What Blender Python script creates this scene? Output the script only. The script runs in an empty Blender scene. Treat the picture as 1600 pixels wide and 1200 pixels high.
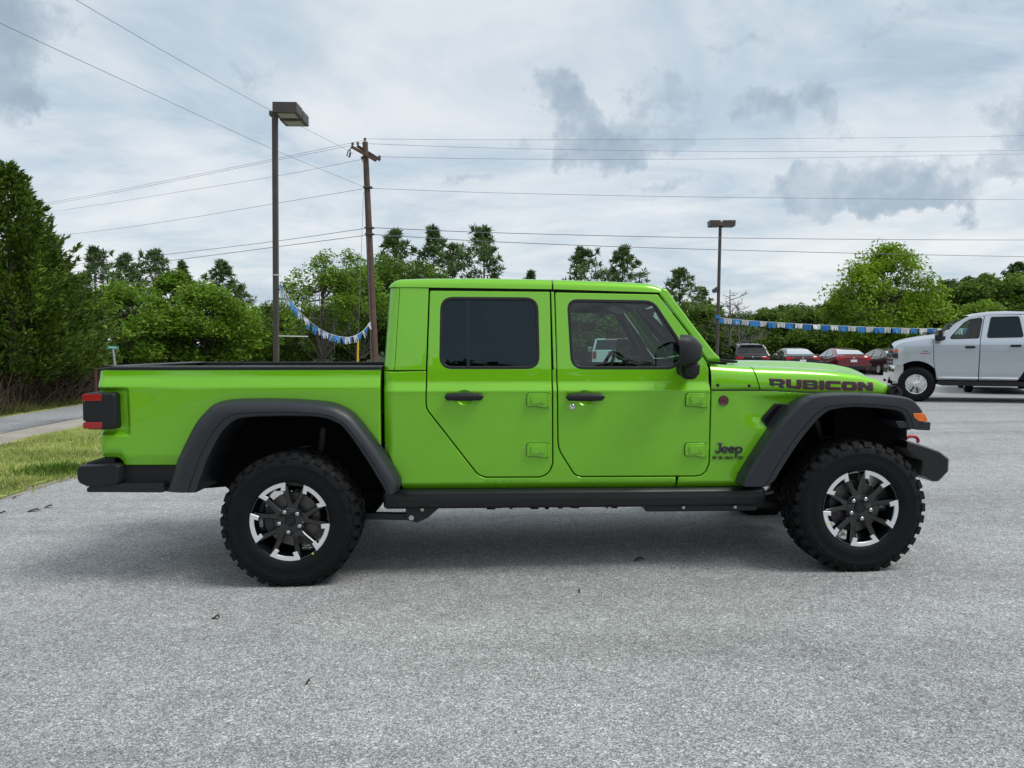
import bpy, math, random
import numpy as np
from mathutils import Vector, Matrix
from mathutils.geometry import delaunay_2d_cdt

SC = bpy.context.scene
COL = SC.collection
R = math.radians
PI = math.pi

# ------------------------------------------------------------------ camera
CAM_H = 1.435
cam = bpy.data.objects.new('camera', bpy.data.cameras.new('camera'))
COL.objects.link(cam)
cam.location = (0, 0, CAM_H)
cam.rotation_euler = (R(90) - math.atan(56 / 1202.0), 0, 0)
cam.data.sensor_width = 36.0
cam.data.lens = 36.0 * 1202 / 1600
cam.data.clip_start = 0.05
cam.data.clip_end = 3000
SC.camera = cam

# ------------------------------------------------------------------ sky, sun, exposure
SUN_EL, SUN_AZ = R(58), R(112)          # azimuth measured from +Y (away from the camera) towards +X


def NN(nt, kind, ins=None, **props):
    n = nt.nodes.new(kind)
    for k, v in props.items():
        setattr(n, k, v)
    for k, v in (ins or {}).items():
        s = n.inputs[k]
        if isinstance(v, bpy.types.NodeSocket):
            nt.links.new(v, s)
        else:
            s.default_value = v
    return n


def math_(nt, op, a, b=None, c=None, clamp=False):
    n = nt.nodes.new('ShaderNodeMath')
    n.operation = op
    n.use_clamp = clamp
    for i, v in enumerate((a, b, c)):
        if v is None:
            continue
        if isinstance(v, bpy.types.NodeSocket):
            nt.links.new(v, n.inputs[i])
        else:
            n.inputs[i].default_value = v
    return n.outputs[0]


def mixc(nt, fac, a, b, blend='MIX'):
    n = nt.nodes.new('ShaderNodeMix')
    n.data_type = 'RGBA'
    n.blend_type = blend
    for s, v in ((n.inputs[0], fac), (n.inputs[6], a), (n.inputs[7], b)):
        if isinstance(v, bpy.types.NodeSocket):
            nt.links.new(v, s)
        elif isinstance(v, (int, float)):
            s.default_value = v
        else:
            s.default_value = (*v[:3], 1)
    return n.outputs[2]


def ramp(nt, fac, stops, interp='LINEAR'):
    n = nt.nodes.new('ShaderNodeValToRGB')
    cr = n.color_ramp
    cr.interpolation = interp
    while len(cr.elements) < len(stops):
        cr.elements.new(0.5)
    for e, (p, c) in zip(cr.elements, stops):
        e.position = p
        e.color = (*c[:3], 1) if not isinstance(c, (int, float)) else (c, c, c, 1)
    nt.links.new(fac, n.inputs[0])
    return n.outputs[0]


def make_world():
    w = bpy.data.worlds.new('World')
    SC.world = w
    w.use_nodes = True
    nt = w.node_tree
    nt.nodes.clear()
    out = nt.nodes.new('ShaderNodeOutputWorld')
    sky = NN(nt, 'ShaderNodeTexSky', sky_type='NISHITA', sun_disc=False, sun_elevation=SUN_EL, sun_rotation=SUN_AZ)
    sky.air_density, sky.dust_density, sky.ozone_density = 1.0, 1.5, 1.0
    bg_sky = NN(nt, 'ShaderNodeBackground', {'Color': sky.outputs[0], 'Strength': 0.09})
    tc = nt.nodes.new('ShaderNodeTexCoord')
    sep = NN(nt, 'ShaderNodeSeparateXYZ', {0: tc.outputs['Generated']})
    x, y, z = sep.outputs
    zc = math_(nt, 'MAXIMUM', z, 0.0)
    den = math_(nt, 'ADD', zc, 0.16)
    px = math_(nt, 'DIVIDE', x, den)
    py = math_(nt, 'DIVIDE', y, den)
    p = NN(nt, 'ShaderNodeCombineXYZ', {0: px, 1: py, 2: 0.0}).outputs[0]
    # high thin layer: broad pale grey / white modulation
    n1 = NN(nt, 'ShaderNodeTexNoise', {'Vector': p, 'Scale': 0.95, 'Detail': 9.0, 'Roughness': 0.60, 'Distortion': 0.5}).outputs[0]
    mp = NN(nt, 'ShaderNodeMapping', {'Vector': p, 'Location': (5.2, 1.3, 0), 'Rotation': (0, 0, 0.5), 'Scale': (0.85, 1.2, 1)}).outputs[0]
    n2 = NN(nt, 'ShaderNodeTexNoise', {'Vector': mp, 'Scale': 1.9, 'Detail': 9.0, 'Roughness': 0.62, 'Distortion': 0.7}).outputs[0]
    base = ramp(nt, n1, [(0.31, (0.44, 0.565, 0.68)), (0.44, (0.57, 0.68, 0.77)), (0.54, (0.73, 0.80, 0.855)), (0.65, (0.93, 0.95, 0.965))])
    streak = ramp(nt, n2, [(0.42, 0.0), (0.56, 0.6), (0.68, 1.0)])
    base = mixc(nt, math_(nt, 'MULTIPLY', streak, 0.62), base, (0.90, 0.925, 0.945))
    # low ragged grey clouds: a field over the whole sky plus the particular ones in this sky
    dirn = tc.outputs['Generated']
    wob = NN(nt, 'ShaderNodeTexNoise', {'Vector': dirn, 'Scale': 13.0, 'Detail': 7.0, 'Roughness': 0.62}).outputs[1]
    wv = NN(nt, 'ShaderNodeVectorMath', {0: wob, 1: (0.5, 0.5, 0.5)}, operation='SUBTRACT').outputs[0]
    wv = NN(nt, 'ShaderNodeVectorMath', {0: wv, 'Scale': 0.15}, operation='SCALE').outputs[0]
    dw = NN(nt, 'ShaderNodeVectorMath', {0: dirn, 1: wv}, operation='ADD').outputs[0]
    tot = None
    CLOUDS = [  # azimuth-wise slope x/y, elevation slope z/y, half width, half height, weight
        (0.375, 0.212, 0.070, 0.024, 0.85), (0.520, 0.210, 0.062, 0.032, 0.95), (0.440, 0.186, 0.095, 0.020, 0.7), (0.545, 0.185, 0.05, 0.016, 0.5),
        (0.330, 0.315, 0.045, 0.024, 0.75), (0.375, 0.325, 0.024, 0.034, 0.6), (0.395, 0.270, 0.03, 0.02, 0.4), (0.052, 0.325, 0.036, 0.030, 0.85),
        (0.085, 0.280, 0.026, 0.050, 0.7), (0.660, 0.290, 0.060, 0.040, 0.9), (0.66, 0.225, 0.050, 0.020, 0.6),
        (0.155, 0.300, 0.030, 0.050, 0.5), (0.210, 0.322, 0.032, 0.028, 0.55), (0.150, 0.262, 0.060, 0.022, 0.45),
        (0.205, 0.212, 0.050, 0.012, 0.5), (-0.665, 0.420, 0.075, 0.110, 1.15), (-0.625, 0.315, 0.034, 0.018, 0.45),
        (0.560, 0.425, 0.120, 0.022, 0.55), (0.455, 0.392, 0.050, 0.018, 0.5), (-0.055, 0.222, 0.040, 0.014, 0.45),
        (0.12, 0.245, 0.05, 0.03, 0.4), (0.245, 0.275, 0.03, 0.02, 0.4), (0.02, 0.255, 0.03, 0.025, 0.38), (0.30, 0.40, 0.10, 0.02, 0.36), (-0.35, 0.36, 0.09, 0.02, 0.34)]
    sp = NN(nt, 'ShaderNodeSeparateXYZ', {0: dw}).outputs
    yy = math_(nt, 'MAXIMUM', sp[1], 0.05)
    u = math_(nt, 'DIVIDE', sp[0], yy)
    v = math_(nt, 'DIVIDE', sp[2], yy)
    for (cu, cv, a, b, wt) in CLOUDS:
        du = math_(nt, 'MULTIPLY', math_(nt, 'SUBTRACT', u, cu), 1 / a)
        dv = math_(nt, 'MULTIPLY', math_(nt, 'SUBTRACT', v, cv), 1 / b)
        q = math_(nt, 'ADD', math_(nt, 'MULTIPLY', du, du), math_(nt, 'MULTIPLY', dv, dv))
        g = math_(nt, 'MULTIPLY', math_(nt, 'POWER', 2.718, math_(nt, 'MULTIPLY', q, -0.9)), wt)
        tot = g if tot is None else math_(nt, 'ADD', tot, g)
    tot = math_(nt, 'MULTIPLY', tot, math_(nt, 'GREATER_THAN', y, 0.1))
    n3 = NN(nt, 'ShaderNodeTexNoise', {'Vector': p, 'Scale': 2.1, 'Detail': 8.0, 'Roughness': 0.58, 'Distortion': 0.3}).outputs[0]
    behind = ramp(nt, n3, [(0.55, 0.0), (0.72, 0.9)])
    behind = math_(nt, 'MULTIPLY', behind, math_(nt, 'LESS_THAN', y, 0.1))
    n4 = NN(nt, 'ShaderNodeTexNoise', {'Vector': dirn, 'Scale': 22.0, 'Detail': 8.0, 'Roughness': 0.68}).outputs[0]
    tot = math_(nt, 'ADD', math_(nt, 'ADD', tot, behind), math_(nt, 'MULTIPLY', math_(nt, 'SUBTRACT', n4, 0.5), 1.25))
    low = ramp(nt, tot, [(0.30, 0.0), (0.48, 0.42), (0.72, 0.74), (1.1, 0.95)])
    puff = NN(nt, 'ShaderNodeTexNoise', {'Vector': dirn, 'Scale': 15.0, 'Detail': 6.0, 'Roughness': 0.6}).outputs[0]
    dark = ramp(nt, puff, [(0.36, (0.36, 0.45, 0.54)), (0.52, (0.42, 0.51, 0.60)), (0.68, (0.58, 0.66, 0.73))])
    col = mixc(nt, low, base, dark)
    cl = NN(nt, 'ShaderNodeBackground', {'Color': col, 'Strength': 0.735})
    mix = NN(nt, 'ShaderNodeMixShader', {0: 0.86, 1: bg_sky.outputs[0], 2: cl.outputs[0]})
    nt.links.new(mix.outputs[0], out.inputs[0])


make_world()
sun = bpy.data.objects.new('sun', bpy.data.lights.new('sun', 'SUN'))
COL.objects.link(sun)
sun.data.energy = 1.5
sun.data.angle = R(24)
sun.data.color = (1.0, 0.97, 0.92)
_sd = Vector((math.sin(SUN_AZ) * math.cos(SUN_EL), math.cos(SUN_AZ) * math.cos(SUN_EL), math.sin(SUN_EL)))
sun.rotation_euler = _sd.to_track_quat('Z', 'Y').to_euler()
sun.location = _sd * 60
SC.view_settings.view_transform = 'Standard'
SC.view_settings.look = 'None'
SC.view_settings.exposure = 0.45
SC.view_settings.gamma = 1.0
SC.view_settings.use_curve_mapping = False
SC.render.engine = 'CYCLES'
SC.cycles.max_bounces = 8
SC.cycles.transparent_max_bounces = 16
SC.cycles.use_denoising = True


# ------------------------------------------------------------------ object helpers
def tag(o, label=None, cat=None, group=None, kind=None):
    for k, v in (('label', label), ('category', cat), ('group', group), ('kind', kind)):
        if v:
            o[k] = v
    return o


def empty(name, loc=(0, 0, 0), rz=0.0, label=None, cat=None, group=None, parent=None):
    o = bpy.data.objects.new(name, None)
    COL.objects.link(o)
    o.location = loc
    o.rotation_euler = (0, 0, rz)
    o.empty_display_size = 0.2
    if parent:
        o.parent = parent
    return tag(o, label, cat, group)


def link(name, me, parent=None, loc=None, rot=None):
    o = bpy.data.objects.new(name, me)
    COL.objects.link(o)
    if parent is not None:
        o.parent = parent
    if loc is not None:
        o.location = loc
    if rot is not None:
        o.rotation_euler = rot
    return o


def copy_tree(o, parent=None, depth=0):
    c = o.copy()
    COL.objects.link(c)
    c.parent = parent
    for ch in list(o.children):
        copy_tree(ch, c, depth + 1)
    return c


class MB:
    """collects verts and faces of one part"""

    def __init__(s):
        s.v, s.f, s.n = [], [], {}

    def add(s, verts, faces):
        b = len(s.v)
        s.v.extend([tuple(map(float, p)) for p in verts])
        s.f.extend([tuple(b + i for i in f) for f in faces])
        return s

    def box(s, x0, x1, y0, y1, z0, z1):
        return s.add([(x0, y0, z0), (x1, y0, z0), (x1, y1, z0), (x0, y1, z0), (x0, y0, z1), (x1, y0, z1), (x1, y1, z1), (x0, y1, z1)],
                     [(0, 3, 2, 1), (4, 5, 6, 7), (0, 1, 5, 4), (1, 2, 6, 5), (2, 3, 7, 6), (3, 0, 4, 7)])

    def obox(s, c, ax, ay, az):
        """box from its centre and three half-axis vectors"""
        c, ax, ay, az = map(Vector, (c, ax, ay, az))
        P = [c + ax * i + ay * j + az * k for k in (-1, 1) for j in (-1, 1) for i in (-1, 1)]
        return s.add(P, [(0, 2, 3, 1), (4, 5, 7, 6), (0, 1, 5, 4), (1, 3, 7, 5), (3, 2, 6, 7), (2, 0, 4, 6)])

    def cyl(s, p0, p1, r0, r1=None, n=12, caps=True):
        r1 = r0 if r1 is None else r1
        return s.tube([p0, p1], [r0, r1], n, caps)

    def tube(s, path, r, n=8, caps=True, closed=False, squash=None):
        path = [Vector(p) for p in path]
        m = len(path)
        rs = r if isinstance(r, (list, tuple)) else [r] * m
        ref = None
        verts = []
        for i, p in enumerate(path):
            if closed:
                t = path[(i + 1) % m] - path[i - 1]
            else:
                t = path[min(i + 1, m - 1)] - path[max(i - 1, 0)]
            t.normalize()
            if ref is None:
                ref = Vector((0, 0, 1)) if abs(t.z) < 0.9 else Vector((1, 0, 0))
            a = (ref - t * ref.dot(t)).normalized()
            ref = a
            b = t.cross(a)
            for k in range(n):
                q = 2 * PI * k / n
                verts.append(p + a * (math.cos(q) * rs[i]) + b * (math.sin(q) * rs[i]))
        faces = []
        for i in range(m if closed else m - 1):
            for k in range(n):
                j = (i + 1) % m
                faces.append((i * n + k, i * n + (k + 1) % n, j * n + (k + 1) % n, j * n + k))
        if caps and not closed:
            faces.append(tuple(range(n - 1, -1, -1)))
            faces.append(tuple((m - 1) * n + k for k in range(n)))
        return s.add(verts, faces)

    def lathe(s, prof, n=48, origin=(0, 0, 0), axis='y', caps=False, a0=0.0, a1=2 * PI):
        """prof: (radius, distance along the axis)"""
        full = abs(a1 - a0 - 2 * PI) < 1e-6
        m = n if full else n + 1
        verts = []
        for r, h in prof:
            for k in range(m):
                q = a0 + (a1 - a0) * k / n
                c, d = r * math.cos(q), r * math.sin(q)
                if axis == 'y':
                    p = (c, h, d)
                elif axis == 'x':
                    p = (h, c, d)
                else:
                    p = (c, d, h)
                verts.append((p[0] + origin[0], p[1] + origin[1], p[2] + origin[2]))
        faces = []
        for i in range(len(prof) - 1):
            for k in range(n):
                k2 = (k + 1) % m
                f = (i * m + k, i * m + k2, (i + 1) * m + k2, (i + 1) * m + k)
                faces.append(f if axis != 'y' else f[::-1])
        if caps:
            faces.append(tuple(range(m)))
            faces.append(tuple((len(prof) - 1) * m + k for k in range(m))[::-1])
        return s.add(verts, faces)

    def prism(s, poly, y0, y1):
        """poly of (x, z) carried from y0 to y1"""
        n = len(poly)
        ar = sum(poly[i][0] * poly[(i + 1) % n][1] - poly[(i + 1) % n][0] * poly[i][1] for i in range(n))
        if ar < 0:
            poly = poly[::-1]
        v = [(x, y0, z) for x, z in poly] + [(x, y1, z) for x, z in poly]
        f = [tuple(range(n)), tuple(range(2 * n - 1, n - 1, -1))]
        f += [(i, i + n, (i + 1) % n + n, (i + 1) % n) for i in range(n)]
        return s.add(v, f)

    def loft(s, secs, closed=False, caps=False, flip=False):
        n = len(secs[0])
        v = [p for sec in secs for p in sec]
        f = []
        for i in range(len(secs) - 1):
            for k in range(n if closed else n - 1):
                q = (i * n + k, i * n + (k + 1) % n, (i + 1) * n + (k + 1) % n, (i + 1) * n + k)
                f.append(q[::-1] if flip else q)
        if caps:
            a, b = tuple(range(n)), tuple((len(secs) - 1) * n + k for k in range(n))
            f += [a if flip else a[::-1], b[::-1] if flip else b]
        return s.add(v, f)

    def mesh(s, name, mat, angle=35, mirror=False):
        v, f = s.v, s.f
        if mirror:
            v = [(a, -b, c) for a, b, c in v]
            f = [q[::-1] for q in f]
        me = bpy.data.meshes.new(name)
        me.from_pydata(v, [], f)
        if mat:
            me.materials.append(mat)
        if angle:
            me.shade_smooth()
            me.set_sharp_from_angle(angle=R(angle))
        me.update()
        return me

    def build(s, name, mat, parent=None, angle=35, bevel=0, mirror=False, seg=2, loc=None, rot=None):
        o = link(name, s.mesh(name, mat, angle, mirror), parent, loc, rot)
        if bevel:
            b = o.modifiers.new('bevel', 'BEVEL')
            b.width = bevel
            b.segments = seg
            b.limit_method = 'ANGLE'
            b.angle_limit = R(32)
            b.harden_normals = True
        return o


# ------------------------------------------------------------------ 2D helpers
def crom(pts, n, closed=False):
    """Catmull-Rom resample of nD points to n samples"""
    P = np.array(pts, float)
    m = len(P)
    if closed:
        Q = np.vstack([P[-1], P, P[0], P[1]])
        segs = m
    else:
        Q = np.vstack([2 * P[0] - P[1], P, 2 * P[-1] - P[-2]])
        segs = m - 1
    out = []
    for i in range(n):
        t = i * segs / (n if closed else (n - 1))
        k = min(int(t), segs - 1)
        t -= k
        p0, p1, p2, p3 = Q[k], Q[k + 1], Q[k + 2], Q[k + 3]
        out.append(0.5 * (2 * p1 + (p2 - p0) * t + (2 * p0 - 5 * p1 + 4 * p2 - p3) * t * t + (3 * p1 - p0 - 3 * p2 + p3) * t ** 3))
    return np.array(out)


def round_poly(pts, rad, n=5):
    """round the corners of a polygon; rad is one radius or a list"""
    m = len(pts)
    rad = rad if isinstance(rad, (list, tuple)) else [rad] * m
    out = []
    for i in range(m):
        p, a, b = np.array(pts[i], float), np.array(pts[i - 1], float), np.array(pts[(i + 1) % m], float)
        da, db = a - p, b - p
        la, lb = np.linalg.norm(da), np.linalg.norm(db)
        da, db = da / la, db / lb
        c = max(-1, min(1, float(da @ db)))
        half = math.acos(c) / 2
        if rad[i] <= 0 or half > 1.5:
            out.append(tuple(p))
            continue
        d = min(rad[i] / math.tan(half), la * 0.48, lb * 0.48)
        r = d * math.tan(half)
        p1, p2 = p + da * d, p + db * d
        for k in range(n + 1):
            t = k / n
            out.append(tuple((1 - t) ** 2 * p1 + 2 * t * (1 - t) * (p + (p1 + p2) / 2 * 0.0) + t * t * p2 if False else
                             (1 - t) ** 2 * p1 + 2 * t * (1 - t) * p + t * t * p2))
    return out


def resample(poly, step, closed=True):
    P = [np.array(p, float) for p in poly]
    out = []
    m = len(P)
    for i in range(m if closed else m - 1):
        a, b = P[i], P[(i + 1) % m]
        k = max(1, int(math.ceil(np.linalg.norm(b - a) / step)))
        for j in range(k):
            out.append(a + (b - a) * j / k)
    if not closed:
        out.append(P[-1])
    return np.array(out)


def area2(P):
    P = np.asarray(P)
    Q = np.roll(P, -1, 0)
    return float((P[:, 0] * Q[:, 1] - Q[:, 0] * P[:, 1]).sum()) / 2


def inward(P):
    """unit normals to the left of each vertex of a loop (inward for a counter-clockwise loop)"""
    P = np.asarray(P)
    t = np.roll(P, -1, 0) - np.roll(P, 1, 0)
    t /= np.maximum(np.linalg.norm(t, axis=1, keepdims=True), 1e-9)
    return np.stack([-t[:, 1], t[:, 0]], 1)


def offset_poly(poly, d, step=0.02):
    """move a loop inward by d (outward if negative)"""
    P = resample(poly, step)
    s = 1 if area2(P) > 0 else -1
    return [tuple(q) for q in P + inward(P) * d * s]


def in_poly(pts, poly):
    pts, poly = np.asarray(pts), np.asarray(poly)
    x, y = pts[:, 0][:, None], pts[:, 1][:, None]
    a, b = poly, np.roll(poly, -1, 0)
    ay, by, ax, bx = a[:, 1][None], b[:, 1][None], a[:, 0][None], b[:, 0][None]
    cond = (ay > y) != (by > y)
    xi = (bx - ax) * (y - ay) / np.where(by == ay, 1e-12, by - ay) + ax
    return ((cond & (x < xi)).sum(1) % 2) == 1


def seg_dist(pts, loops):
    """distance of points to loops and the unit vector away from the nearest point"""
    pts = np.asarray(pts, float)
    best = np.full(len(pts), 1e9)
    vec = np.zeros((len(pts), 2))
    for L in loops:
        a = np.asarray(L)
        b = np.roll(a, -1, 0)
        ab = b - a
        l2 = np.maximum((ab ** 2).sum(1), 1e-12)
        for s in range(0, len(pts), 600):
            p = pts[s:s + 600]
            t = ((p[:, None] - a[None]) * ab[None]).sum(2) / l2[None]
            t = np.clip(t, 0, 1)
            q = a[None] + ab[None] * t[..., None]
            d = np.linalg.norm(p[:, None] - q, axis=2)
            k = d.argmin(1)
            dm = d[np.arange(len(p)), k]
            upd = dm < best[s:s + 600]
            idx = np.arange(s, s + len(p))[upd]
            best[idx] = dm[upd]
            vec[idx] = (p - q[np.arange(len(p)), k])[upd]
    n = np.linalg.norm(vec, axis=1, keepdims=True)
    return best, vec / np.maximum(n, 1e-9)


def fill_loops(loops, extra=None):
    """triangulate the even-odd interior of loops; returns points, triangles"""
    verts, edges = [], []
    for L in loops:
        b = len(verts)
        verts += [Vector((float(p[0]), float(p[1]))) for p in L]
        edges += [(b + i, b + (i + 1) % len(L)) for i in range(len(L))]
    if extra is not None:
        verts += [Vector((float(p[0]), float(p[1]))) for p in extra]
    ov, oe, of, *_ = delaunay_2d_cdt(verts, edges, [], 0, 1e-6)
    P = np.array([(p.x, p.y) for p in ov])
    T = np.array([f for f in of if len(f) == 3])
    cen = P[T].mean(1)
    ins = np.zeros(len(T), int)
    for L in loops:
        ins += in_poly(cen, np.asarray([(p[0], p[1]) for p in L]))
    T = T[ins % 2 == 1]
    # counter-clockwise
    a = P[T]
    cr = (a[:, 1, 0] - a[:, 0, 0]) * (a[:, 2, 1] - a[:, 0, 1]) - (a[:, 1, 1] - a[:, 0, 1]) * (a[:, 2, 0] - a[:, 0, 0])
    T[cr < 0] = T[cr < 0][:, ::-1]
    return P, T


def panel(name, outline, S, mat, parent, holes=(), r=0.006, depth=0.03, step=0.045, rows=(), refine=(), mirror=False, both=True, lstep=0.016, offs=0.0):
    """a pressed sheet: the region (x, z) inside outline and outside holes laid on the surface y = -S(x, z), its border
    rolled over with radius r and returned inward by depth. Normals come from the surface itself."""
    loops = [resample(outline, lstep)] + [resample(h, lstep) for h in holes]
    for i, L in enumerate(loops):
        if (area2(L) > 0) != (i == 0):
            loops[i] = L[::-1]          # border ccw, holes cw: the sheet is always on the left
    o = loops[0]
    x0, z0 = o.min(0)
    x1, z1 = o.max(0)
    zs = list(np.arange(z0, z1, step))
    rows = [q for q in rows if z0 < q < z1]
    zs = [q for q in zs if all(abs(q - w) > 0.012 for w in rows)] + rows
    xs = np.arange(x0 + step * 0.3, x1, step)
    g = [(x, z) for z in sorted(zs) for x in xs]
    for (cx, cz, rr, st) in refine:
        k = int(rr / st)
        g += [(cx + i * st + 1e-4, cz + j * st + 1e-4) for i in range(-k, k + 1) for j in range(-k, k + 1)]
    g = np.array(g)
    keep = in_poly(g, o)
    for h in loops[1:]:
        keep &= ~in_poly(g, h)
    g = g[keep]
    if len(g):
        d, _ = seg_dist(g, loops)
        g = g[d > max(1.4 * r, 0.006)]
    ext = [g]
    for L in loops:
        nrm = inward(L)
        for q in ((0.3, 1.0) if r > 0 else ()):
            ext.append(L + nrm * r * q)
    P, T = fill_loops(loops, np.vstack(ext))
    d, dv = seg_dist(P, loops)
    onb = d < 1e-5
    if onb.any():
        bp = np.vstack(loops)
        bn = np.vstack([inward(L) for L in loops])
        for i in np.where(onb)[0]:
            dv[i] = bn[((bp - P[i]) ** 2).sum(1).argmin()]
    dd = np.clip(d, 0, r) if r > 0 else d
    if r > 0:
        e = r - np.sqrt(np.maximum(0, r * r - (r - dd) ** 2))
        dc = np.clip(d, 0.12 * r, r)
        slope = np.where(d < r, (r - dc) / np.sqrt(np.maximum(1e-12, r * r - (r - dc) ** 2)), 0)
    else:
        e = np.zeros(len(P))
        slope = np.zeros(len(P))
    X, Z = P[:, 0], P[:, 1]
    W = S(X, Z) + offs - e
    h = 0.0015
    gx = (S(X + h, Z) - S(X - h, Z)) / (2 * h) + slope * dv[:, 0]
    gz = (S(X, Z + h) - S(X, Z - h)) / (2 * h) + slope * dv[:, 1]
    N = np.stack([-gx, -np.ones(len(P)), -gz], 1)
    N /= np.linalg.norm(N, axis=1, keepdims=True)
    V = [(x, -w, z) for x, w, z in zip(X, W, Z)]
    F = [tuple(t) for t in T.tolist()]      # ccw seen from -y
    NL = N.tolist()
    if depth > 0:
        for L in loops:
            w = S(L[:, 0], L[:, 1]) + offs - r
            nrm = -inward(L)
            b = len(V)
            m = len(L)
            for k, dep in enumerate((0.0, depth)):
                V += [(p[0], -(q - dep), p[1]) for p, q in zip(L, w)]
                NL += [(q[0], 0.0, q[1]) for q in nrm]
            for i in range(m):
                j = (i + 1) % m
                F.append((b + i, b + m + i, b + m + j, b + j))
    if mirror:
        V = [(a, -b_, c) for a, b_, c in V]
        NL = [(a, -b_, c) for a, b_, c in NL]
        F = [f[::-1] for f in F]
    me = bpy.data.meshes.new(name)
    me.from_pydata(V, [], F)
    me.materials.append(mat)
    me.shade_smooth()
    me.normals_split_custom_set_from_vertices(NL)
    me.update()
    return link(name, me, parent)


# ------------------------------------------------------------------ materials
MATS = {}


def pm(name, col, rough=0.5, metal=0.0, coat=0.0, spec=0.5, noise=0.0, nscale=30.0, bump=0.0, bscale=200.0, emis=None, trans=0.0, sheen=0.0, coat_rough=0.03):
    m = bpy.data.materials.new(name)
    m.use_nodes = True
    nt = m.node_tree
    b = nt.nodes['Principled BSDF']
    b.inputs['Base Color'].default_value = (*col, 1)
    b.inputs['Roughness'].default_value = rough
    b.inputs['Metallic'].default_value = metal
    b.inputs['Coat Weight'].default_value = coat
    b.inputs['Coat Roughness'].default_value = coat_rough
    b.inputs['Specular IOR Level'].default_value = spec
    b.inputs['Transmission Weight'].default_value = trans
    if noise or bump:
        tc = nt.nodes.new('ShaderNodeTexCoord')
    if noise:
        n = NN(nt, 'ShaderNodeTexNoise', {'Vector': tc.outputs['Object'], 'Scale': nscale, 'Detail': 5.0, 'Roughness': 0.6}).outputs[0]
        f = ramp(nt, n, [(0.3, 1 - noise), (0.7, 1 + noise)])
        c = mixc(nt, 1.0, col, f, 'MULTIPLY')
        nt.links.new(c, b.inputs['Base Color'])
        rr = math_(nt, 'ADD', rough, math_(nt, 'MULTIPLY', math_(nt, 'SUBTRACT', n, 0.5), noise * 0.6), clamp=True)
        nt.links.new(rr, b.inputs['Roughness'])
    if bump:
        n = NN(nt, 'ShaderNodeTexNoise', {'Vector': tc.outputs['Object'], 'Scale': bscale, 'Detail': 3.0}).outputs[0]
        bp = NN(nt, 'ShaderNodeBump', {'Height': n, 'Strength': bump, 'Distance': 0.01})
        nt.links.new(bp.outputs[0], b.inputs['Normal'])
    if emis:
        b.inputs['Emission Color'].default_value = (*emis[0], 1)
        b.inputs['Emission Strength'].default_value = emis[1]
    MATS[name] = m
    return m


def glass(name, tint, tintmix=1.0, rough=0.0, refl=1.0, gcol=(1, 1, 1)):
    """thin pane: tinted see-through plus mirror reflection by angle"""
    m = bpy.data.materials.new(name)
    m.use_nodes = True
    nt = m.node_tree
    nt.nodes.clear()
    out = nt.nodes.new('ShaderNodeOutputMaterial')
    t = NN(nt, 'ShaderNodeBsdfTransparent', {'Color': (*tint, 1)})
    g = NN(nt, 'ShaderNodeBsdfGlossy', {'Color': (*gcol, 1), 'Roughness': rough})
    fr = NN(nt, 'ShaderNodeFresnel', {'IOR': 1.52})
    fac = math_(nt, 'MULTIPLY', fr.outputs[0], 1.6 * refl, clamp=True)
    mx = NN(nt, 'ShaderNodeMixShader', {0: fac, 1: t.outputs[0], 2: g.outputs[0]})
    nt.links.new(mx.outputs[0], out.inputs[0])
    MATS[name] = m
    return m


def leaf_mat(name, c0, c1, c2, trans=0.35, rough=0.55, scale=0.9):
    m = bpy.data.materials.new(name)
    m.use_nodes = True
    nt = m.node_tree
    nt.nodes.clear()
    out = nt.nodes.new('ShaderNodeOutputMaterial')
    geo = nt.nodes.new('ShaderNodeNewGeometry')
    col = ramp(nt, geo.outputs['Random Per Island'], [(0.0, c0), (0.55, c1), (1.0, c2)])
    tc = nt.nodes.new('ShaderNodeTexCoord')
    n = NN(nt, 'ShaderNodeTexNoise', {'Vector': tc.outputs['Object'], 'Scale': scale, 'Detail': 2.0}).outputs[0]
    k = ramp(nt, n, [(0.3, 0.62), (0.7, 1.35)])
    col = mixc(nt, 1.0, col, k, 'MULTIPLY')
    d = NN(nt, 'ShaderNodeBsdfPrincipled', {'Base Color': col, 'Roughness': rough, 'Specular IOR Level': 0.25})
    tr = NN(nt, 'ShaderNodeBsdfTranslucent', {'Color': mixc(nt, 1.0, col, (1.25, 1.2, 0.6), 'MULTIPLY')})
    mx = NN(nt, 'ShaderNodeMixShader', {0: trans, 1: d.outputs[0], 2: tr.outputs[0]})
    nt.links.new(mx.outputs[0], out.inputs[0])
    MATS[name] = m
    return m


PAINT = pm('green_paint', (0.195, 0.565, 0.008), 0.44, 0.28, 1.0, 0.12, coat_rough=0.01)
PAINT.node_tree.nodes['Principled BSDF'].inputs['Coat IOR'].default_value = 1.65
BLACK = pm('black_plastic', (0.011, 0.0125, 0.015), 0.50, 0, 0, 0.4, 0.10, 40, 0.10, 900)
FLARE = pm('flare_plastic', (0.019, 0.0225, 0.028), 0.44, 0, 0, 0.5, 0.08, 14, 0.06, 1200)
DARK = pm('dark_underbody', (0.0035, 0.0035, 0.004), 0.8, 0, 0, 0.12, 0.25, 12)
STEEL = pm('black_steel', (0.0085, 0.0095, 0.011), 0.42, 0, 0.1, 0.5, 0.10, 25, 0.08, 700)
RUBBER = pm('tyre_rubber', (0.0050, 0.0052, 0.0060), 0.62, 0, 0, 0.22, 0.22, 22, 0.12, 300)
SEAL = pm('window_rubber', (0.012, 0.013, 0.015), 0.45, 0, 0, 0.45)
RIM = pm('rim_black', (0.0045, 0.005, 0.006), 0.22, 0.0, 0.8, 0.5)
SILVER = pm('machined_alloy', (0.84, 0.85, 0.87), 0.38, 0.45, 0.4, 0.5, 0.06, 60)
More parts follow.
